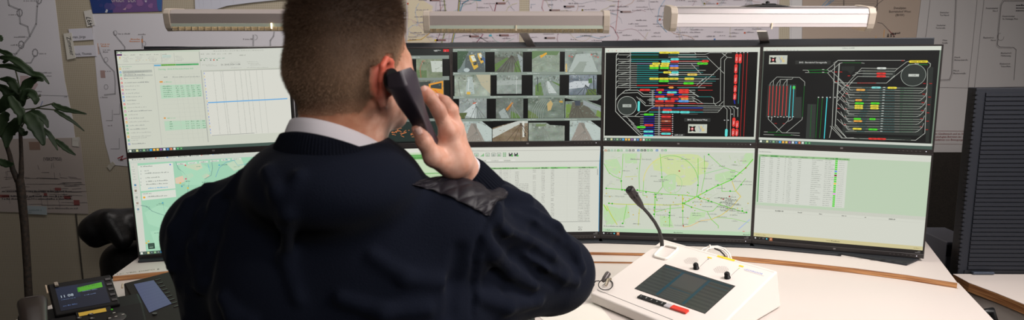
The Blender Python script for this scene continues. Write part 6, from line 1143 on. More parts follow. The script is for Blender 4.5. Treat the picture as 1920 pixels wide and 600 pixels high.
# key module beside it
mod = thing('key_module', 'dark key module with a blue grey display, between telephone and sleeve', 'telephone module', on(270, 580, ZL))
M0, M1, M2 = on(232, 531, ZL + .060), on(322, 508, ZL + .060), on(292, 640, ZL + .028); mu_ = (M1-M0).normalized(); mv = (M2-M0).normalized(); mn = mu_.cross(mv).normalized(); mn = mn if mn.z > 0 else -mn
mL, mV = (M1-M0).length + .03, (M2-M0).length
b = MB(); b.add([M0, M0 + mu_*mL, M0 + mu_*mL + mv*mV, M0 + mv*mV] + [Vector((p.x, p.y, ZL + .0005)) for p in (M0, M0 + mu_*mL, M0 + mu_*mL + mv*mV, M0 + mv*mV)], [(0, 3, 2, 1), (4, 5, 6, 7), (0, 1, 5, 4), (1, 2, 6, 5), (2, 3, 7, 6), (3, 0, 4, 7)]); b.build('housing', pbr, mod, .003)
def md(x, y, l): d = ray(x, y); t = (M0 - CAM).dot(mn)/d.dot(mn); return CAM + d*t + mn*l
q4 = [(251, 533.5), (288, 526), (322, 570), (280, 587)]; b = MB(); b.add([md(*q, .0012) for q in q4], [(0, 1, 2, 3)], lin((74, 80, 112)))
for k in range(9): a = Vector(q4[0] + (0,)).lerp(Vector(q4[3] + (0,)), (k + .8)/10); c = Vector(q4[1] + (0,)).lerp(Vector(q4[2] + (0,)), (k + .8)/10); a, c = a.lerp(c, .06), a.lerp(c, .94); b.add([md(a.x, a.y, .0014), md(c.x, c.y, .0014), md(c.x, c.y + .7, .0014), md(a.x, a.y + .7, .0014)], [(0, 1, 2, 3)], lin((84, 90, 122)))
b.build('display', MATS['phone_display'], mod)
for k in range(9):
    a = md(296 + k*4.4, 525 + k*6.2, .0004); MB().box((-.007, -.002, 0), (.007, .002, .0016), Matrix.Translation(a) @ Matrix.Rotation(math.atan2(mu_.y, mu_.x), 4, 'Z')).build('key', kd, mod)
MB().tube([md(290, 590, .002), md(290.1, 590, .004)], .006, 12).build('key', kd, mod)
MB().tube([md(230, 534, .002), md(229, 541, .002)], .0025, 8).build('edge_trim', MATS['trim_cream'], mod); settle(mod)

# ------------------------------------------------------------------ leather chair behind the desk
lea = mat('black_leather', (15, 15, 16), .42, spec=.5, bump=('noise', 60, .3, .004))
ch = thing('executive_chair', 'black leather chair with padded rolled headrest behind the desk at the left', 'chair', (-1.55, .42, 0))
S = Sculpt((-2.0, .1, .40), (-1.0, .75, 1.06), .009)
hl, hr_ = at(197, 424, .30), at(300, 408, .42); S.cone(hl, (-1.30, .46, .875), .068, .07, .03); l1 = at(176, 432, .27); S.cone(l1, at(180, 450, .27), .050, .032, .03); S.cone(at(208, 415, .27), at(230, 450, .26), .052, .038, .02)
S.cone(hl, l1, .062, .05, .03); S.cone((-1.74, .38, .70), (-1.30, .48, .70), .085, .085, .04); S.cone((-1.72, .34, .58), (-1.32, .44, .58), .09, .09, .05); S.cone((-1.74, .36, .66), (-1.76, .32, .50), .06, .06, .03); S.cone((-1.55, .44, .84), (-1.55, .46, .64), .08, .1, .08)
S.mesh('backrest', lea, ch)
S = Sculpt((-2.0, -.25, .36), (-1.0, .6, .56), .011); S.ell((-1.55, .27, .46), (.26, .25, .07), .02, pw=3.0); S.mesh('seat', lea, ch)
for sx in (-1.80, -1.30): MB().tube([(sx, .36, .47), (sx, .32, .62), (sx, .16, .66), (sx, .09, .60), (sx, .12, .47)], .018, 10).build('armrest', blk, ch)
MB().tube([(-1.50, .34, .08), (-1.50, .34, .40)], .03, 14).build('column', steel, ch)
for k in range(5):
    a_ = k*2*PI/5 + .3; e = (-1.50 + .27*math.cos(a_), .36 + .27*math.sin(a_)); MB().tube([(-1.50, .34, .10), (e[0], e[1], .07)], [.028, .016], 8).build('base_arm', blk, ch); MB().lathe([(.022, -.012), (.03, 0), (.022, .012)], (e[0], e[1], .0305), 12, Matrix.Rotation(PI/2, 4, 'X')).build('castor', blk, ch)
settle(ch)

# ------------------------------------------------------------------ potted plant
leafm = mat('leaf_green', (40, 56, 32), .55, spec=.3, noise=(14, (30, 46, 26))); bark = mat('bark_brown', (50, 38, 28), .8, bump=('noise', 60, .6, .006), noise=(90, (26, 22, 16)))
YP = -.12; pl0 = at(54, 560, YP)
plant = thing('potted_plant', 'dark leafy dracaena with a thin bare trunk at the far left', 'plant', (pl0.x - .02, YP, 0))
px0 = pl0.x - .02
MB().lathe([(.13, .002), (.17, .30), (.185, .31), (.185, .34), (.165, .34), (.16, .31), (0, .30)], (px0, YP, 0), 28).build('pot', mat('pot_grey', (90, 84, 78), .6), plant)
MB().lathe([(.155, .305), (.05, .312), (0, .312)], (px0, YP, 0), 20).build('soil', mat('soil', (40, 30, 22), .95, noise=(60, (24, 18, 14))), plant)
tr = [(px0, YP, .31), (px0 - .004, YP, .5)] + [at(x, y, YP) for x, y in ((54, 560), (51, 500), (46, 420), (39, 352), (36, 335))]
MB().tube(tr, [.014, .013, .0125, .012, .0125, .0135, .013], 12).build('trunk', bark, plant)
MB().tube([at(x, y, YP) for x, y in ((37, 340), (40, 325), (40, 290), (38, 240), (36, 200), (40, 170))], [.011, .008, .006, .0055, .005, .004], 10).build('stem', bark, plant)
MB().tube([at(x, y, YP) for x, y in ((34, 340), (24, 318), (18, 290), (8, 260), (-10, 240))], [.010, .008, .007, .006, .005], 10).build('stem', bark, plant)
def leaf(pp, wpx, Y, twist=0, fold=.25, dY=0):
    """blade along photo points, wpx = half width in pixels"""
    ctrl = [at(x, y, Y + dY*i/(len(pp)-1)) for i, (x, y) in enumerate(pp)]; n = 16; pts = []
    for i in range(n + 1):
        t = i/n*(len(ctrl)-1); k = min(int(t), len(ctrl)-2); f = t - k; p0 = ctrl[max(k-1, 0)]; p1 = ctrl[k]; p2 = ctrl[k+1]; p3 = ctrl[min(k+2, len(ctrl)-1)]
        pts.append(.5*((2*p1) + (p2-p0)*f + (2*p0-5*p1+4*p2-p3)*f*f + (3*p1-p0-3*p2+p3)*f**3))
    px = (Y - CAM.y)/F; vv = []; fdv = Vector(ray(pp[0][0], pp[0][1])).normalized()
    for i, p in enumerate(pts):
        t = i/n; tg = (pts[min(i+1, n)] - pts[max(i-1, 0)]).normalized(); s_ = tg.cross(fdv).normalized(); a_ = twist*t; s_ = (s_*math.cos(a_) + fdv*math.sin(a_)); nr = tg.cross(s_)
        w_ = wpx*px*(math.sin(PI*min(1, t*.92 + .06))**.75)*(1 - .3*t) + .0006; wob = 1 + .10*math.sin(i*1.7)
        for q in (-1, -.5, 0, .5, 1): vv.append(p + s_*q*w_*wob + nr*(abs(q)*fold*w_ + (.12*w_*math.sin(i*1.3 + q*2) if abs(q) == 1 else 0)))
    ff = [(i*5 + j, i*5 + j + 1, (i+1)*5 + j + 1, (i+1)*5 + j) for i in range(n) for j in range(4)]
    o = MB().add(vv, ff, None, True).build('leaf', leafm, plant); so = o.modifiers.new('solid', 'SOLIDIFY'); so.thickness = .0009; return o
def petiole(p0, p1, Y): MB().tube([at(*p0, Y), at((p0[0]+p1[0])/2, (p0[1]+p1[1])/2 - 3, Y), at(*p1, Y)], .0022, 7).build('leaf_stalk', mat('stalk', (60, 66, 40), .6), plant)
for pp, w_, dy, tw in ((((0, 108), (22, 110), (44, 124), (60, 138), (78, 142), (92, 158)), 8, -.04, .5), (((-6, 124), (16, 124), (36, 130), (58, 138), (80, 146)), 6, -.03, .4), (((40, 200), (44, 176), (52, 158), (68, 148), (82, 152)), 10, -.02, .2), (((38, 196), (24, 180), (10, 168), (-4, 158)), 11, .0, .3),
                       (((41, 190), (52, 172), (66, 184), (66, 196)), 9, -.05, .1), (((36, 222), (22, 240), (14, 252), (12, 278)), 13, -.03, .1), (((50, 212), (60, 226), (72, 246), (82, 273)), 15, -.06, .1), (((38, 178), (26, 160), (18, 150), (0, 148)), 9, -.03, .2), (((36, 176), (14, 188), (4, 200), (-8, 214)), 12, -.03, .2),
                       (((98, 194), (112, 202), (134, 208), (163, 214)), 6.5, .02, .6), (((102, 206), (118, 216), (136, 228), (158, 246)), 4.5, .03, .8), (((58, 208), (72, 214), (84, 226), (90, 240)), 7, -.02, .3), (((80, 240), (92, 252), (100, 266), (108, 282)), 5, -.02, .5), (((104, 262), (116, 272), (128, 282), (142, 291)), 6, .01, .3),
                       (((-2, 300), (8, 306), (18, 308), (26, 306)), 8, -.04, .1), (((34, 236), (44, 250), (52, 246)), 6, -.02, .1), (((18, 180), (30, 200), (40, 216), (36, 236)), 10, -.07, .1), (((6, 118), (20, 104), (2, 96), (-8, 90)), 5, 0, .2), (((-4, 66), (0, 72), (3, 78)), 6, 0, 0), (((14, 210), (6, 222), (0, 238), (-6, 262)), 11, -.05, 0)):
    leaf(pp, w_, YP + dy, tw)
for p0, p1 in (((40, 216), (100, 194)), ((40, 206), (102, 206)), ((40, 240), (56, 212)), ((40, 232), (26, 222)), ((40, 190), (76, 180)), ((86, 244), (104, 262)), ((40, 180), (26, 120))): petiole(p0, p1, YP)
settle(plant)
# ------------------------------------------------------------------ the man with the telephone
YH = -1.41                                                  # distance plane of the middle of the head
man = thing('person', 'short haired man seen from behind in a navy sweater, telephone at his right ear', 'person', (-.25, -1.36, 0))
HC = at(656, 104, YH); HK = .915                                        # middle of the skull
yaw = math.radians(34); fwd = Vector((math.sin(yaw), math.cos(yaw), 0)); rgt = Vector((math.cos(yaw), -math.sin(yaw), 0)); up = Vector((0, 0, 1))
RH = [rgt, fwd, up]; NCx = at(634, 250, YH).x; NCy = YH + .002
def hd(r, f, u): return HC + (rgt*r + fwd*f + up*u)*HK           # a point of the head: right, forward, up from the middle of the skull
class Scaled:                                               # the head is sculpted at unit size and brought to scale
    def __init__(s, S): s.S = S
    def ell(s, c, r, k=.02, R=None, sub=False, pw=2.0): s.S.ell(c, tuple(q*HK for q in r), k, R, sub, pw=pw)
    def cone(s, a, b, ra, rb, k=.02): s.S.cone(a, b, ra*HK, rb*HK, k)
def skin_skull(S):
    S = Scaled(S)
    S.ell(hd(.002, -.008, .020), (.0690, .084, .088), .02, RH, pw=2.5); S.ell(hd(0, .018, .004), (.067, .072, .078), .02, RH)
    S.ell(hd(0, -.055, -.028), (.060, .038, .045), .03, RH)
    S.ell(hd(0, .040, -.044), (.050, .048, .058), .025, RH)                                   # face
    for q in (-1, 1):
        S.cone(hd(q*.056, .010, -.062), hd(q*.018, .080, -.102), .014, .015, .03); S.ell(hd(q*.040, .070, -.030), (.022, .016, .018), .02, RH)      # jaw, cheekbones
        S.cone(hd(q*.014, .088, -.002), hd(q*.046, .072, -.004), .008, .008, .014)            # brow
        S.ell(hd(q*.031, .080, -.022), (.013, .012, .009), .006, RH, sub=True); S.ell(hd(q*.031, .076, -.022), (.0115, .0115, .0115), .003, RH)
    S.cone(hd(0, .092, -.014), hd(0, .112, -.052), .007, .0095, .010); S.ell(hd(0, .104, -.056), (.016, .011, .008), .008, RH)          # nose
    S.ell(hd(0, .092, -.080), (.024, .009, .0055), .006, RH); S.ell(hd(0, .091, -.089), (.020, .009, .006), .006, RH); S.ell(hd(0, .082, -.102), (.020, .016, .014), .014, RH)
def ear(S, q):
    c = lambda r, f, u: hd(q*(.071 + r*1.1), -.004 + f*1.1, -.042 + u*1.12)
    rim = [c(.004, .008, -.004), c(.010, .012, .016), c(.016, .004, .030), c(.021, -.010, .033), c(.024, -.020, .024), c(.021, -.021, .006), c(.014, -.014, -.012), c(.007, -.004, -.026), c(.003, .004, -.030)]
    S.chain(rim, [.0036, .0036, .0040, .0044, .0044, .0042, .0042, .0052, .0044], .004)
    S.ell(c(.010, -.006, .004), (.0045, .016, .026), .006, [ (rgt*math.cos(.5*q) - fwd*math.sin(.5)*1.0).normalized() if q > 0 else (rgt*math.cos(.5) + fwd*math.sin(.5)).normalized(), fwd, up])
    S.ell(c(.019, .002, .004), (.007, .009, .013), .004, RH, sub=True)
# joints
nb = at(640, 262, -1.43); sL = at(405, 441, -1.37); sR = at(848, 432, -1.37); eR = at(1040, 512, -1.17); wR = at(872, 325, -1.325)
eL = Vector((sL.x - .03, -1.30, sL.z - .27)); wL = Vector((-.44, -1.075, .925))
nk = hd(.004, -.035, -.055); nk2 = Vector((HC.x - .002, YH - .005, nb.z - .03))
# --- hand points
def hp_(x, y, Y): return at(x, y, Y)
YHd = -1.385
kn = [hp_(840, 248, YHd), hp_(852, 243, YHd + .022), hp_(858, 252, YHd + .042), hp_(856, 268, YHd + .058)]
fing = [[kn[0], hp_(822, 206, YHd - .012), hp_(807, 184, YHd - .014), hp_(797, 170, YHd - .010)],
        [kn[1], hp_(846, 206, YHd + .014), hp_(834, 192, YHd + .016), hp_(822, 184, YHd + .02)],
        [kn[2], hp_(850, 222, YHd + .044), hp_(834, 212, YHd + .046), hp_(820, 210, YHd + .044)],
        [kn[3], hp_(850, 244, YHd + .064), hp_(838, 236, YHd + .066), hp_(826, 232, YHd + .062)]]
thumb = [hp_(846, 314, YHd + .012), hp_(813, 294, YHd - .022), hp_(796, 266, YHd - .034), hp_(784, 242, YHd - .040)]
lo = (min(eL.x, sL.x) - .13, -1.62, .86); hi = (.25, -.95, HC.z + .13)
S = Sculpt(lo, hi, .0033)
skin_skull(S); ear(S, 1); ear(S, -1)
S.cone(hd(.0, -.014, -.050), (NCx + .003, YH - .002, nb.z + .01), .053, .0545, .025); S.cone((NCx + .003, YH - .002, nb.z + .012), (NCx, YH + .0, nb.z - .06), .0545, .062, .02); S.cone(hd(0, .022, -.09), (HC.x - .012, YH + .030, nb.z - .03), .034, .040, .03)
body_c = Vector((-.265, -1.37, 1.20)); S.ell((body_c.x, -1.365, 1.20), (.150, .090, .20), .03); S.ell((body_c.x, -1.36, 1.0), (.14, .085, .2), .03)
S.cone((nb.x, -1.39, nb.z - .07), (sL.x + .03, sL.y, sL.z + .0), .05, .045, .03); S.cone((nb.x, -1.39, nb.z - .07), (sR.x - .03, sR.y, sR.z), .05, .045, .03)
S.cone(sL, eL, .045, .036, .02); S.cone(eL, wL, .036, .024, .02); S.cone(sR, eR, .045, .038, .02); S.cone(eR, eR.lerp(wR, .45), .040, .038, .02); S.cone(eR.lerp(wR, .45), wR, .038, .0245, .02)
# left hand resting flat on the desk, drawn up to just above the board
hz = ZL + .013; S.cone(wL, (wL.x + .03, wL.y + .055, hz + .012), .024, .020, .015); S.cone((wL.x + .02, wL.y + .04, hz + .012), (wL.x + .055, wL.y + .085, hz + .006), .018, .013, .012); S.cone((wL.x + .02, wL.y + .04, hz + .012), (wL.x + .01, wL.y + .10, hz + .006), .018, .013, .012)
for i, (dx, dy) in enumerate(((.075, .150), (.050, .170), (.022, .172), (-.004, .155))):
    b0 = Vector((wL.x + .056 - i*.016, wL.y + .085 + (.008 if i in (1, 2) else 0), hz + .006)); tip = Vector((wL.x + dx, wL.y + dy, hz - .003)); md_ = b0.lerp(tip, .5) + Vector((0, 0, .006)); S.chain([b0, md_, tip], [.0098, .0086, .0070], .005)
S.chain([Vector((wL.x + .04, wL.y + .04, hz + .006)), Vector((wL.x + .078, wL.y + .066, hz + .002)), Vector((wL.x + .098, wL.y + .096, hz - .002))], [.014, .011, .008], .006)
# right hand
cw_ = wR; S.cone(cw_, hp_(858, 296, YHd + .022), .0235, .021, .015)
for i, k_ in enumerate(kn): S.cone(hp_(862 + i*1.5, 305, YHd + .010 + .014*i), k_, .0155 if i < 3 else .0135, .0118 if i < 3 else .0105, .014)
S.cone(hp_(856, 300, YHd + .012), hp_(826, 280, YHd + .002), .016, .0125, .014); S.cone(hp_(846, 296, YHd + .016), hp_(838, 262, YHd + .008), .019, .013, .012)
rr = ([.0122, .0102, .0094, .0080], [.0122, .0100, .0092, .0080], [.0115, .0098, .0088, .0078], [.0102, .0086, .0078, .0070])
for f_, r_ in zip(fing, rr): S.chain(f_, r_, .007)
S.chain(thumb, [.0175, .0140, .0112, .0095], .012)
for k_ in kn[:2]: S.ell(Vector(k_) + Vector((.004, -.004, .002)), (.010, .009, .009), .01)
skin = mat('skin', (226, 168, 140), .46, spec=.4, sub=.10, attr='Col', noise=(70, (238, 222, 214)), bump=('noise', 160, .12, .0012))
def to_lin(a): a = np.asarray(a, float) / 255; return np.where(a <= .04045, a/12.92, ((a + .055)/1.055)**2.4)
def skin_col(V):
    c = np.tile(to_lin((216, 158, 128)), (len(V), 1)); q = V - np.array(HC); r = q @ np.array(rgt)/HK; f = q @ np.array(fwd)/HK; u = q[:, 2]/HK
    earm = np.clip((np.abs(r) - .070)/.010, 0, 1) * (u > -.10) * (u < .03) * (np.linalg.norm(q, axis=1) < .13); c = c*(1-earm[:, None]) + to_lin((226, 118, 96))*earm[:, None]
    hand = np.clip(1 - np.linalg.norm(V - np.array(hp_(840, 250, YHd)), axis=1)/.14, 0, 1)*1.0; hand = np.clip(hand*4, 0, 1); c = c*(1-hand[:, None]) + to_lin((236, 186, 164))*hand[:, None]
    for p in [fing[0][3], fing[1][3], thumb[3], kn[0], kn[1], fing[0][1]]:
        t = np.clip(1 - np.linalg.norm(V - np.array(p), axis=1)/.022, 0, 1)*.5; c = c*(1-t[:, None]) + to_lin((228, 148, 130))*t[:, None]
    st = np.clip((f - .02)/.03, 0, 1)*np.clip((-.05 - u)/.02, 0, 1)*(np.linalg.norm(q, axis=1) < .16)*.35; c = c*(1-st[:, None]) + to_lin((150, 110, 92))*st[:, None]; return c
body = S.mesh('body', skin, man, color=skin_col)
# nails
nailm = mat('nail', (240, 196, 182), .25, spec=.6)
for tip, prev, r_ in ((fing[0][3], fing[0][2], .0080), (thumb[3], thumb[2], .0095), (fing[1][3], fing[1][2], .0080)):
    d = (tip - prev).normalized(); view = (CAM - tip).normalized(); n_ = (view - d*view.dot(d)).normalized(); s_ = d.cross(n_); b = MB(); vv = []
    for i in range(6):
        for j in range(5): a_ = (j-2)/2*.8; l_ = -.006 + .011*i/5; e_ = 1 - .25*(i in (0, 5)); vv.append(tip + d*l_ + s_*math.sin(a_*e_)*r_*.86 + n_*(math.cos(a_*e_)*r_*.98 + .0006 - max(0, l_)*.25))
    b.add(vv, [(i*5+j, i*5+j+1, (i+1)*5+j+1, (i+1)*5+j) for i in range(5) for j in range(4)], None, True); o = b.build('fingernail', nailm, man); o.modifiers.new('s', 'SOLIDIFY').thickness = .0005
# --- hair
def hairline(r, f, u):
    """> 0 where hair grows; head coordinates in metres"""
    low = np.where(f < -.03, -.088 + .10*np.clip(np.abs(r) - .02, 0, 1), 0)                   # nape
    low = np.where(f < -.03, low, -.086 + (f + .03)*2.3)
    low = np.where((f > -.004) & (f < .022), -.040 - 0*f, low); low = np.where(f >= .022, -.03 + (f - .022)*1.35, low); low = np.where(f > .075, .045, low); return u - low
hc_dark = to_lin((80, 61, 49)); hc_mid = to_lin((126, 100, 80)); hc_fade = to_lin((184, 150, 122))
me = body.data; N = len(me.vertices); co = np.zeros(N*3, np.float32); me.vertices.foreach_get('co', co); co = co.reshape(-1, 3); no = np.zeros(N*3, np.float32); me.vertices.foreach_get('normal', no); no = no.reshape(-1, 3)
q = co - np.array(HC); hr, hf_, hu = q @ np.array(rgt)/HK, q @ np.array(fwd)/HK, q[:, 2]/HK; near = (np.linalg.norm(q, axis=1) < .125) & ((np.abs(hr) < .0735) | (hu > .0)); HL = hairline(hr, hf_, hu); grow = near & (HL > 0)
def hair_len(HL_, u): t = np.clip(HL_/.06, 0, 1); tp = np.clip((u - .030)/.05, 0, 1); return .0018 + .0046*t + .013*tp
# scalp layer that follows the skull beneath the strands
tri = np.zeros(len(me.loops), np.int32); me.loops.foreach_get('vertex_index', tri); quads = tri.reshape(-1, 4); ok = grow[quads].all(axis=1); used_ = np.unique(quads[ok]); mp = -np.ones(N, int); mp[used_] = np.arange(len(used_))
sv = co[used_] + no[used_] * (np.clip(HL[used_]/.02, 0, 1)*(.0010 + .0055*np.clip(hair_len(HL[used_], hu[used_])/.02, 0, 1)))[:, None]
def hcol(HL_, u, jit):
    t = np.clip(HL_/.095, 0, 1)[:, None]; t2 = np.clip((u + .03)/.09, 0, 1)[:, None]; t2 = np.clip(t*1.0 + t2*.3, 0, 1); c = hc_fade*(1-t2) + hc_mid*t2; k = np.clip((u - .0)/.08, 0, 1)[:, None]; c = c*(1-k) + hc_dark*k; return c*jit[:, None]
hairm = mat('hair_brown', (80, 58, 44), .6, spec=.18, attr='Col')
hv = [sv]; hfc = [mp[quads[ok]]]; hcl = [hcol(HL[used_], hu[used_], np.full(len(used_), .55)) * (1) + 0]  # scalp tone darkened, the shade between the strands is put into its colour
fadem = np.clip(HL[used_]/.026, 0, 1)[:, None]; hcl[0] = to_lin((190, 140, 112))*(1-fadem) + hcl[0]*fadem
cand = np.where(grow & (HL > .0015))[0]; NS = 90000; pick = rng.choice(cand, NS); jit = rng.normal(0, .0016, (NS, 3)); root = co[pick] + jit - no[pick]*(jit*no[pick]).sum(1, keepdims=True); nn = no[pick]
fl = np.array(up)*-.55 + np.array(fwd)*-.15; top = np.clip((hu[pick] - .04)/.04, 0, 1)[:, None]; flow = fl*(1-top) + (np.array(fwd)*.5 + np.array(rgt)*.25)*top; dirv = nn*1.0 + flow*.75 + rng.normal(0, .28, (NS, 3)); dirv /= np.linalg.norm(dirv, axis=1, keepdims=True)
Ls = hair_len(HL[pick], hu[pick]) * rng.uniform(.6, 1.25, NS); side = np.cross(dirv, nn + rng.normal(0, .6, (NS, 3))); side /= np.linalg.norm(side, axis=1, keepdims=True) + 1e-9; wd = .00015*rng.uniform(.7, 1.3, NS)
b0 = root + side*wd[:, None]; b1 = root - side*wd[:, None]; mid = root + dirv*(Ls*.55)[:, None]; m0_ = mid + side*(wd*.8)[:, None]; m1_ = mid - side*(wd*.8)[:, None]; tipv = root + dirv*Ls[:, None] + flow*(Ls*.3)[:, None]
blk_ = np.stack([b0, b1, m1_, m0_, tipv], 1).reshape(-1, 3); base = len(sv); hv.append(blk_); cj = hcol(HL[pick], hu[pick], rng.uniform(.7, 1.5, NS)); hcl.append(np.repeat(cj, 5, axis=0))
allv = np.concatenate(hv); allc = np.concatenate(hcl); i5 = base + np.arange(NS)*5; quad = np.stack([i5, i5+1, i5+2, i5+3], 1); trif = np.stack([i5+3, i5+2, i5+4], 1)
hm = bpy.data.meshes.new('hair'); hm.vertices.add(len(allv)); hm.vertices.foreach_set('co', allv.astype(np.float32).ravel()); Q4 = np.concatenate([hfc[0], quad]); nl = len(Q4)*4 + NS*3; hm.loops.add(nl)
hm.loops.foreach_set('vertex_index', np.concatenate([Q4.ravel(), trif.ravel()]).astype(np.int32)); hm.polygons.add(len(Q4) + NS); hm.polygons.foreach_set('loop_start', np.concatenate([np.arange(len(Q4))*4, len(Q4)*4 + np.arange(NS)*3]).astype(np.int32)); hm.update(calc_edges=True)
hm.polygons.foreach_set('use_smooth', [True]*len(hm.polygons)); ca = hm.color_attributes.new('Col', 'FLOAT_COLOR', 'POINT'); cc = np.ones((len(allv), 4), np.float32); cc[:, :3] = np.clip(allc, 0, 1); ca.data.foreach_set('color', cc.ravel()); hm.materials.append(hairm)
ho = bpy.data.objects.new('hair', hm); COL.objects.link(ho); ho.parent = man
# --- white shirt collar: a folded band round the neck
shirt = mat('shirt_white', (246, 240, 246), .7, spec=.3, bump=('noise', 500, .1, .0005))
def ringband(top, bot, name, m_, parent, th, ripple=0, nr=0, closed=False, n=96):
    """top, bot: functions angle -> point; a band with thickness"""
    A0, A1 = (0, 2*PI); b = MB(); vv = []; c0 = sum((top(A0 + (A1-A0)*i/n) for i in range(n)), Vector())/n; L_ = 7
    for i in range(n + 1):
        a_ = A0 + (A1-A0)*i/n; t_, o_ = top(a_), bot(a_); out = Vector((t_.x - c0.x, t_.y - c0.y, 0)).normalized()
        for j in range(L_): s_ = j/(L_-1); p = t_.lerp(o_, s_); bulge = math.sin(PI*s_)*.0035 + (ripple*math.cos(a_*nr) if nr else 0); vv.append(p + out*bulge)
        for j in range(L_): s_ = 1 - j/(L_-1); p = t_.lerp(o_, s_); vv.append(p - out*th)
    K = 2*L_; ff = [(i*K + j, (i+1)*K + j, (i+1)*K + (j+1) % K, i*K + (j+1) % K) for i in range(n) for j in range(K)]; b.add(vv, ff, None, True); return b.build(name, m_, parent)
def collar(rx, ry, zc, slope_x, slope_y):
    return lambda a: Vector((NCx + rx*math.cos(a), NCy + ry*math.sin(a), zc + slope_x*math.cos(a) + slope_y*math.sin(a)))
zc1 = CAM.z - .1225; slx = -.0150
ringband(collar(.0665, .070, zc1 + .002, slx, -.0325), collar(.0755, .080, zc1 - .036, slx, -.0345), 'shirt_collar', shirt, man, .0022)
# --- sweater
knit = mat('navy_knit', (21, 25, 37), .92, spec=.08, sheen=.05, bump=('noise', 420, .35, .0015)); S2 = Sculpt((lo[0] - .05, -1.66, .80), (.30, -.93, 1.50), .0046)
S2.ell((body_c.x - .0, -1.375, 1.215), (.178, .112, .145), .04); S2.ell((body_c.x - .005, -1.37, 1.04), (.172, .118, .26), .05, pw=2.6)
for q in (1, -1): S2.ell((body_c.x + q*.085 - .01, -1.43, 1.22), (.095, .055, .13), .04)
nz = nb.z - .055
S2.cone(at(560, 362, -1.40), sL, .070, .068, .03); S2.cone(at(715, 404, -1.40), sR, .055, .064, .03)
S2.cone((nb.x, -1.405, nz - .010), (nb.x, -1.38, nz - .11), .078, .10, .03)
S2.cone(sL, eL, .068, .056, .04); S2.cone(eL, wL.lerp(eL, .06), .055, .034, .03); 
S2.cone(sR, sR.lerp(eR, .5), .074, .070, .04); S2.cone(sR.lerp(eR, .5), eR, .070, .064, .04); S2.ell(eR, (.064, .064, .062), .03)
fm = eR.lerp(wR, .5); S2.cone(eR, fm, .062, .054, .03); S2.cone(fm, eR.lerp(wR, .70), .053, .042, .03); S2.cone(eR.lerp(wR, .70), eR.lerp(wR, .78), .041, .034, .02); S2.cone(at(905, 556, -1.335), at(1015, 528, -1.22), .056, .054, .04); S2.cone(at(850, 575, -1.37), at(905, 556, -1.335), .07, .056, .03)
# where the neck comes out of the sweater
S2.ell((NCx - .006, NCy - .012, 1.394), (.126, .122, .072), .03); S2.cone((NCx, NCy - .005, zc1 + .02), (NCx, NCy - .01, zc1 + .10), .066, .068, .012, sub=True)
def ridge(pts, r, depth=.4, k=.010, groove=False):
    P = [S2.hit(x, y) for x, y in pts]; P = [p for p in P if p is not None]
    if len(P) < 2: return
    out = []
    for p in P: g = S2.grad(np.array(p)); out.append(Vector((np.array(p) + g*(r*(-depth if not groove else .38))).tolist()))
    n = len(out); rr_ = [r*(.45 + .55*math.sin(PI*(i + .5)/n)) for i in range(n)]
    for i in range(n-1): S2.cone(out[i], out[i+1], rr_[i], rr_[i+1], k, sub=groove, pad=.03)
# sleeve folds: ridges and the valleys between them
for pts, r in (([(936, 370), (928, 392), (929, 412), (944, 432), (985, 452), (1030, 480), (1062, 508)], .0115), ([(962, 394), (1000, 406), (1040, 430), (1074, 468), (1090, 502)], .0125), ([(948, 360), (990, 374), (1030, 397), (1064, 430)], .0110),
               ([(906, 440), (924, 474), (955, 508), (1000, 535)], .0115), ([(985, 478), (1020, 500), (1052, 520), (1080, 528)], .0095), ([(892, 556), (950, 574), (1010, 566)], .011)): ridge(pts, r, -.02, .012)
for pts, r in (([(950, 384), (985, 392), (1025, 412), (1062, 446)], .0075), ([(950, 414), (1000, 432), (1045, 462), (1076, 496)], .0090), ([(930, 440), (960, 475), (1005, 510), (1050, 534)], .0085), ([(958, 448), (1000, 474), (1040, 500)], .0060), ([(920, 510), (950, 540), (1000, 556)], .007)): ridge(pts, r, groove=True, k=.010)
# armhole seam, back and left sleeve folds
ridge([(930, 376), (916, 405), (902, 440), (892, 480), (886, 530), (884, 590)], .0068, groove=True, k=.004)
ridge([(922, 410), (905, 444), (898, 482), (893, 530), (891, 585)], .006, .3, .006)
for pts, r in (([(388, 352), (362, 400), (348, 460), (344, 540), (350, 600)], .012), ([(352, 380), (330, 430), (322, 500), (326, 590)], .010), ([(450, 330), (410, 380), (386, 450), (376, 540)], .010), ([(500, 320), (520, 360), (530, 420)], .008), ([(560, 330), (540, 400), (536, 480), (560, 560)], .009), ([(640, 560), (720, 585), (800, 580)], .012), ([(700, 480), (760, 520), (830, 530)], .010), ([(420, 560), (440, 590), (470, 600)], .012)): ridge(pts, r*.85, -.05, .014)
for pts, r in (([(370, 372), (346, 430), (336, 500), (338, 590)], .008), ([(420, 380), (398, 440), (388, 520)], .008), ([(860, 470), (850, 530), (845, 590)], .009)): ridge(pts, r, groove=True, k=.014)
sw_o = S2.mesh('sweater', knit, man)
# knitted stand collar with fine ribs, open at the front right
rib = mat('navy_rib', (17, 20, 30), .92, spec=.08, sheen=.04)
zt_ = CAM.z - .142
ringband(collar(.080, .086, zt_ + .001, -.0166, -.0345), collar(.096, .096, zt_ - .040, -.015, -.0345), 'knitted_collar', rib, man, .0075, .0007, 120, n=480)
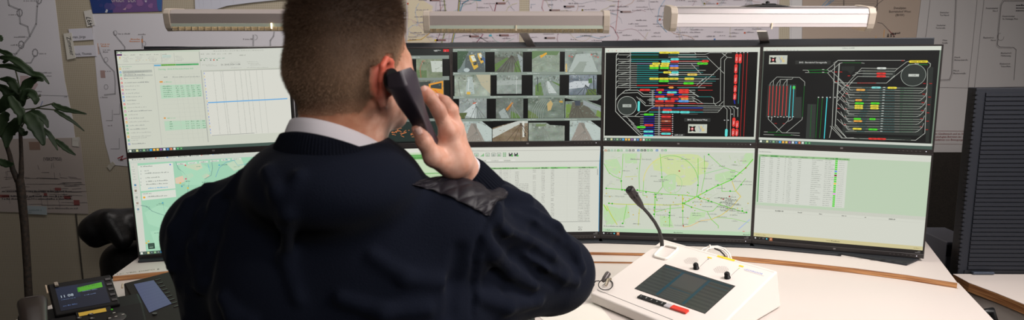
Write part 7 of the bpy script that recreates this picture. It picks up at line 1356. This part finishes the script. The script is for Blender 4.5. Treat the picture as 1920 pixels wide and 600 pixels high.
# cuff
d = (wR - eR).normalized(); c0 = eR.lerp(wR, .71); c1 = eR.lerp(wR, 1.01); u_ = d.orthogonal().normalized(); v_ = d.cross(u_); b = MB(); vv = []; n = 180
for i in range(9):
    t = i/8; p = c0.lerp(c1, min(t, 1)); r_ = .0405 - .0075*t + (.0 if 0 < i < 8 else -.002)
    for j in range(n): a_ = 2*PI*j/n; rr_ = r_ + .0008*math.cos(a_*45)*(0 < i < 8); vv.append(p + u_*math.cos(a_)*rr_ + v_*math.sin(a_)*rr_)
for i in range(3):
    t = 1 - i*.3; p = c0.lerp(c1, t); r_ = .030
    for j in range(n): a_ = 2*PI*j/n; vv.append(p + u_*math.cos(a_)*r_ + v_*math.sin(a_)*r_)
ff = [(i*n + j, i*n + (j+1) % n, (i+1)*n + (j+1) % n, (i+1)*n + j) for i in range(11) for j in range(n)]; b.add(vv, ff, None, True); b.build('knitted_cuff', rib, man)
c0 = eR.lerp(wR, .99); c1 = eR.lerp(wR, 1.06); b = MB().tube([c0, c0.lerp(c1, .6), c1, c1 + d*.001], [.0295, .0290, .0285, .0265], 40, cap=False); b.build('shirt_cuff', shirt, man)
# quilted patch on the right shoulder
quilt = mat('quilted_nylon', (34, 31, 38), .5, spec=.35, bump=('noise', 90, .25, .003))
topc = [(772, 339), (800, 343), (845, 350), (885, 359), (915, 368), (936, 374)]; botc = [(772, 346), (802, 357), (845, 372), (885, 392), (908, 404), (920, 408)]
def pc(c, t): t *= len(c)-1; i = min(int(t), len(c)-2); f = t-i; return (c[i][0]*(1-f) + c[i+1][0]*f, c[i][1]*(1-f) + c[i+1][1]*f)
b = MB(); vv = []; NU, NV = 130, 36; okp = True; last = None
for i in range(NU + 1):
    a_ = pc(topc, i/NU); c_ = pc(botc, i/NU); hb_ = S2.hit(*c_)
    # start at the lower edge and walk over the shoulder, following the surface
    p = np.array(hb_ if hb_ is not None else (last if last is not None else at(c_[0], c_[1], -1.42)), float); last = p.copy(); row = []
    step = .0012 + .0052*math.sin(PI*min(1, i/NU*.95 + .0))**.6
    for j in range(NV + 1):
        g = S2.grad(p); p = p - g*float(S2.val(p)); u_f, v_f = i/NU*13, j/NV*4.2
        puff = abs(math.sin(PI*(u_f*.5 + v_f*.5)))**.5 * abs(math.sin(PI*(u_f*.5 - v_f*.5)))**.5; row.append(Vector((p + g*(.0015 + .0030*puff*min(1, (i+1)/4, (NU+1-i)/4))).tolist()))
        wdir = np.array((.30, .9, .05)); wdir = wdir - g*(wdir @ g); wdir /= np.linalg.norm(wdir) + 1e-9; p = p + wdir*step*.5
    vv += row
b.add(vv, [(i*(NV+1)+j, (i+1)*(NV+1)+j, (i+1)*(NV+1)+j+1, i*(NV+1)+j+1) for i in range(NU) for j in range(NV)], None, True)
o = b.build('shoulder_patch', quilt, man); o.modifiers.new('s', 'SOLIDIFY').thickness = .001
# wristwatch edge
wp = eR.lerp(wR, 1.10); b = MB(); vv = [wp + u_*math.cos(a_)*.0262 + v_*math.sin(a_)*.0262 for a_ in np.linspace(0, 2*PI, 25)]; 
# --- trousers and shoes
tw = mat('dark_trousers', (24, 25, 30), .85, bump=('noise', 300, .2, .001)); S3 = Sculpt((-.56, -1.62, .03), (.04, -1.10, 1.0), .011); hx_ = body_c.x
S3.ell((hx_, -1.37, .88), (.165, .115, .10), .04)
for q in (-1, 1): S3.cone((hx_ + q*.085, -1.37, .84), (hx_ + q*.10, -1.34, .47), .092, .066, .03); S3.cone((hx_ + q*.10, -1.34, .47), (hx_ + q*.11, -1.40, .08), .066, .052, .03)
S3.mesh('trousers', tw, man)
for q in (-1, 1):
    S4 = Sculpt((hx_ + q*.115 - .09, -1.52, -.01), (hx_ + q*.115 + .09, -1.14, .15), .006); S4.cone((hx_ + q*.112, -1.42, .045), (hx_ + q*.125, -1.24, .032), .040, .036, .03); S4.cone((hx_ + q*.112, -1.42, .05), (hx_ + q*.112, -1.41, .10), .040, .036, .02); S4.ell((hx_ + q*.118, -1.33, -.05), (.3, .3, .055), .004, sub=True); S4.mesh('shoe', mat('shoe_black', (14, 14, 15), .3), man)
settle(man)

# ------------------------------------------------------------------ the telephone handset in his hand
H0 = at(742, 146, YH - .075); H1 = at(818, 292, YHd + .012)
tph = thing('telephone_handset', 'black telephone handset held to the right ear', 'telephone', H0)
px = [(748, 134, -.070), (754, 150, -.070), (768, 184, -.052), (782, 214, -.026), (794, 240, -.002), (804, 264, .014), (813, 284, .026), (817, 294, .030)]
C_ = [at(x, y, YH + dy) for x, y, dy in px]; wv = [.0130, .0155, .0148, .0120, .0100, .0102, .0120, .0100]; tv = [.013, .0185, .0150, .0105, .0098, .0100, .0105, .008]
sdir = Vector((.80, -.45, .28)).normalized(); vv = []; n = 28
for i, p in enumerate(C_):
    tg = (C_[min(i+1, 7)] - C_[max(i-1, 0)]).normalized(); s_ = (sdir - tg*sdir.dot(tg)).normalized(); o_ = tg.cross(s_)
    for j in range(n):
        a_ = 2*PI*j/n; c_, sn_ = math.cos(a_), math.sin(a_); vv.append(p + s_*math.copysign(abs(c_)**.28, c_)*wv[i] + o_*math.copysign(abs(sn_)**.34, sn_)*tv[i])
hp2 = mat('handset_gloss', (70, 63, 72), .36, spec=.5)
b = MB().add(vv, [(i*n + j, i*n + (j+1) % n, (i+1)*n + (j+1) % n, (i+1)*n + j) for i in range(7) for j in range(n)], None, True); b.add(vv[:n][::-1], [tuple(range(n))]); b.add(vv[-n:], [tuple(range(n))]); b.build('shell', hp2, tph, .0015)
tg = (C_[2] - C_[0]).normalized(); s_ = (sdir - tg*sdir.dot(tg)).normalized(); o_ = tg.cross(s_); Mx = Matrix((s_, tg, o_)).transposed().to_4x4(); eb = C_[1] - s_*wv[1]*.9
Mx2 = Matrix((tg, o_, -s_)).transposed().to_4x4(); Mx2.translation = eb; o = MB().lathe([(.0165, 0), (.0165, .004), (.012, .006), (0, .0055)], (0, 0, 0), 24).build('earpiece', blackm, tph); o.data.transform(Mx2)
settle(tph)
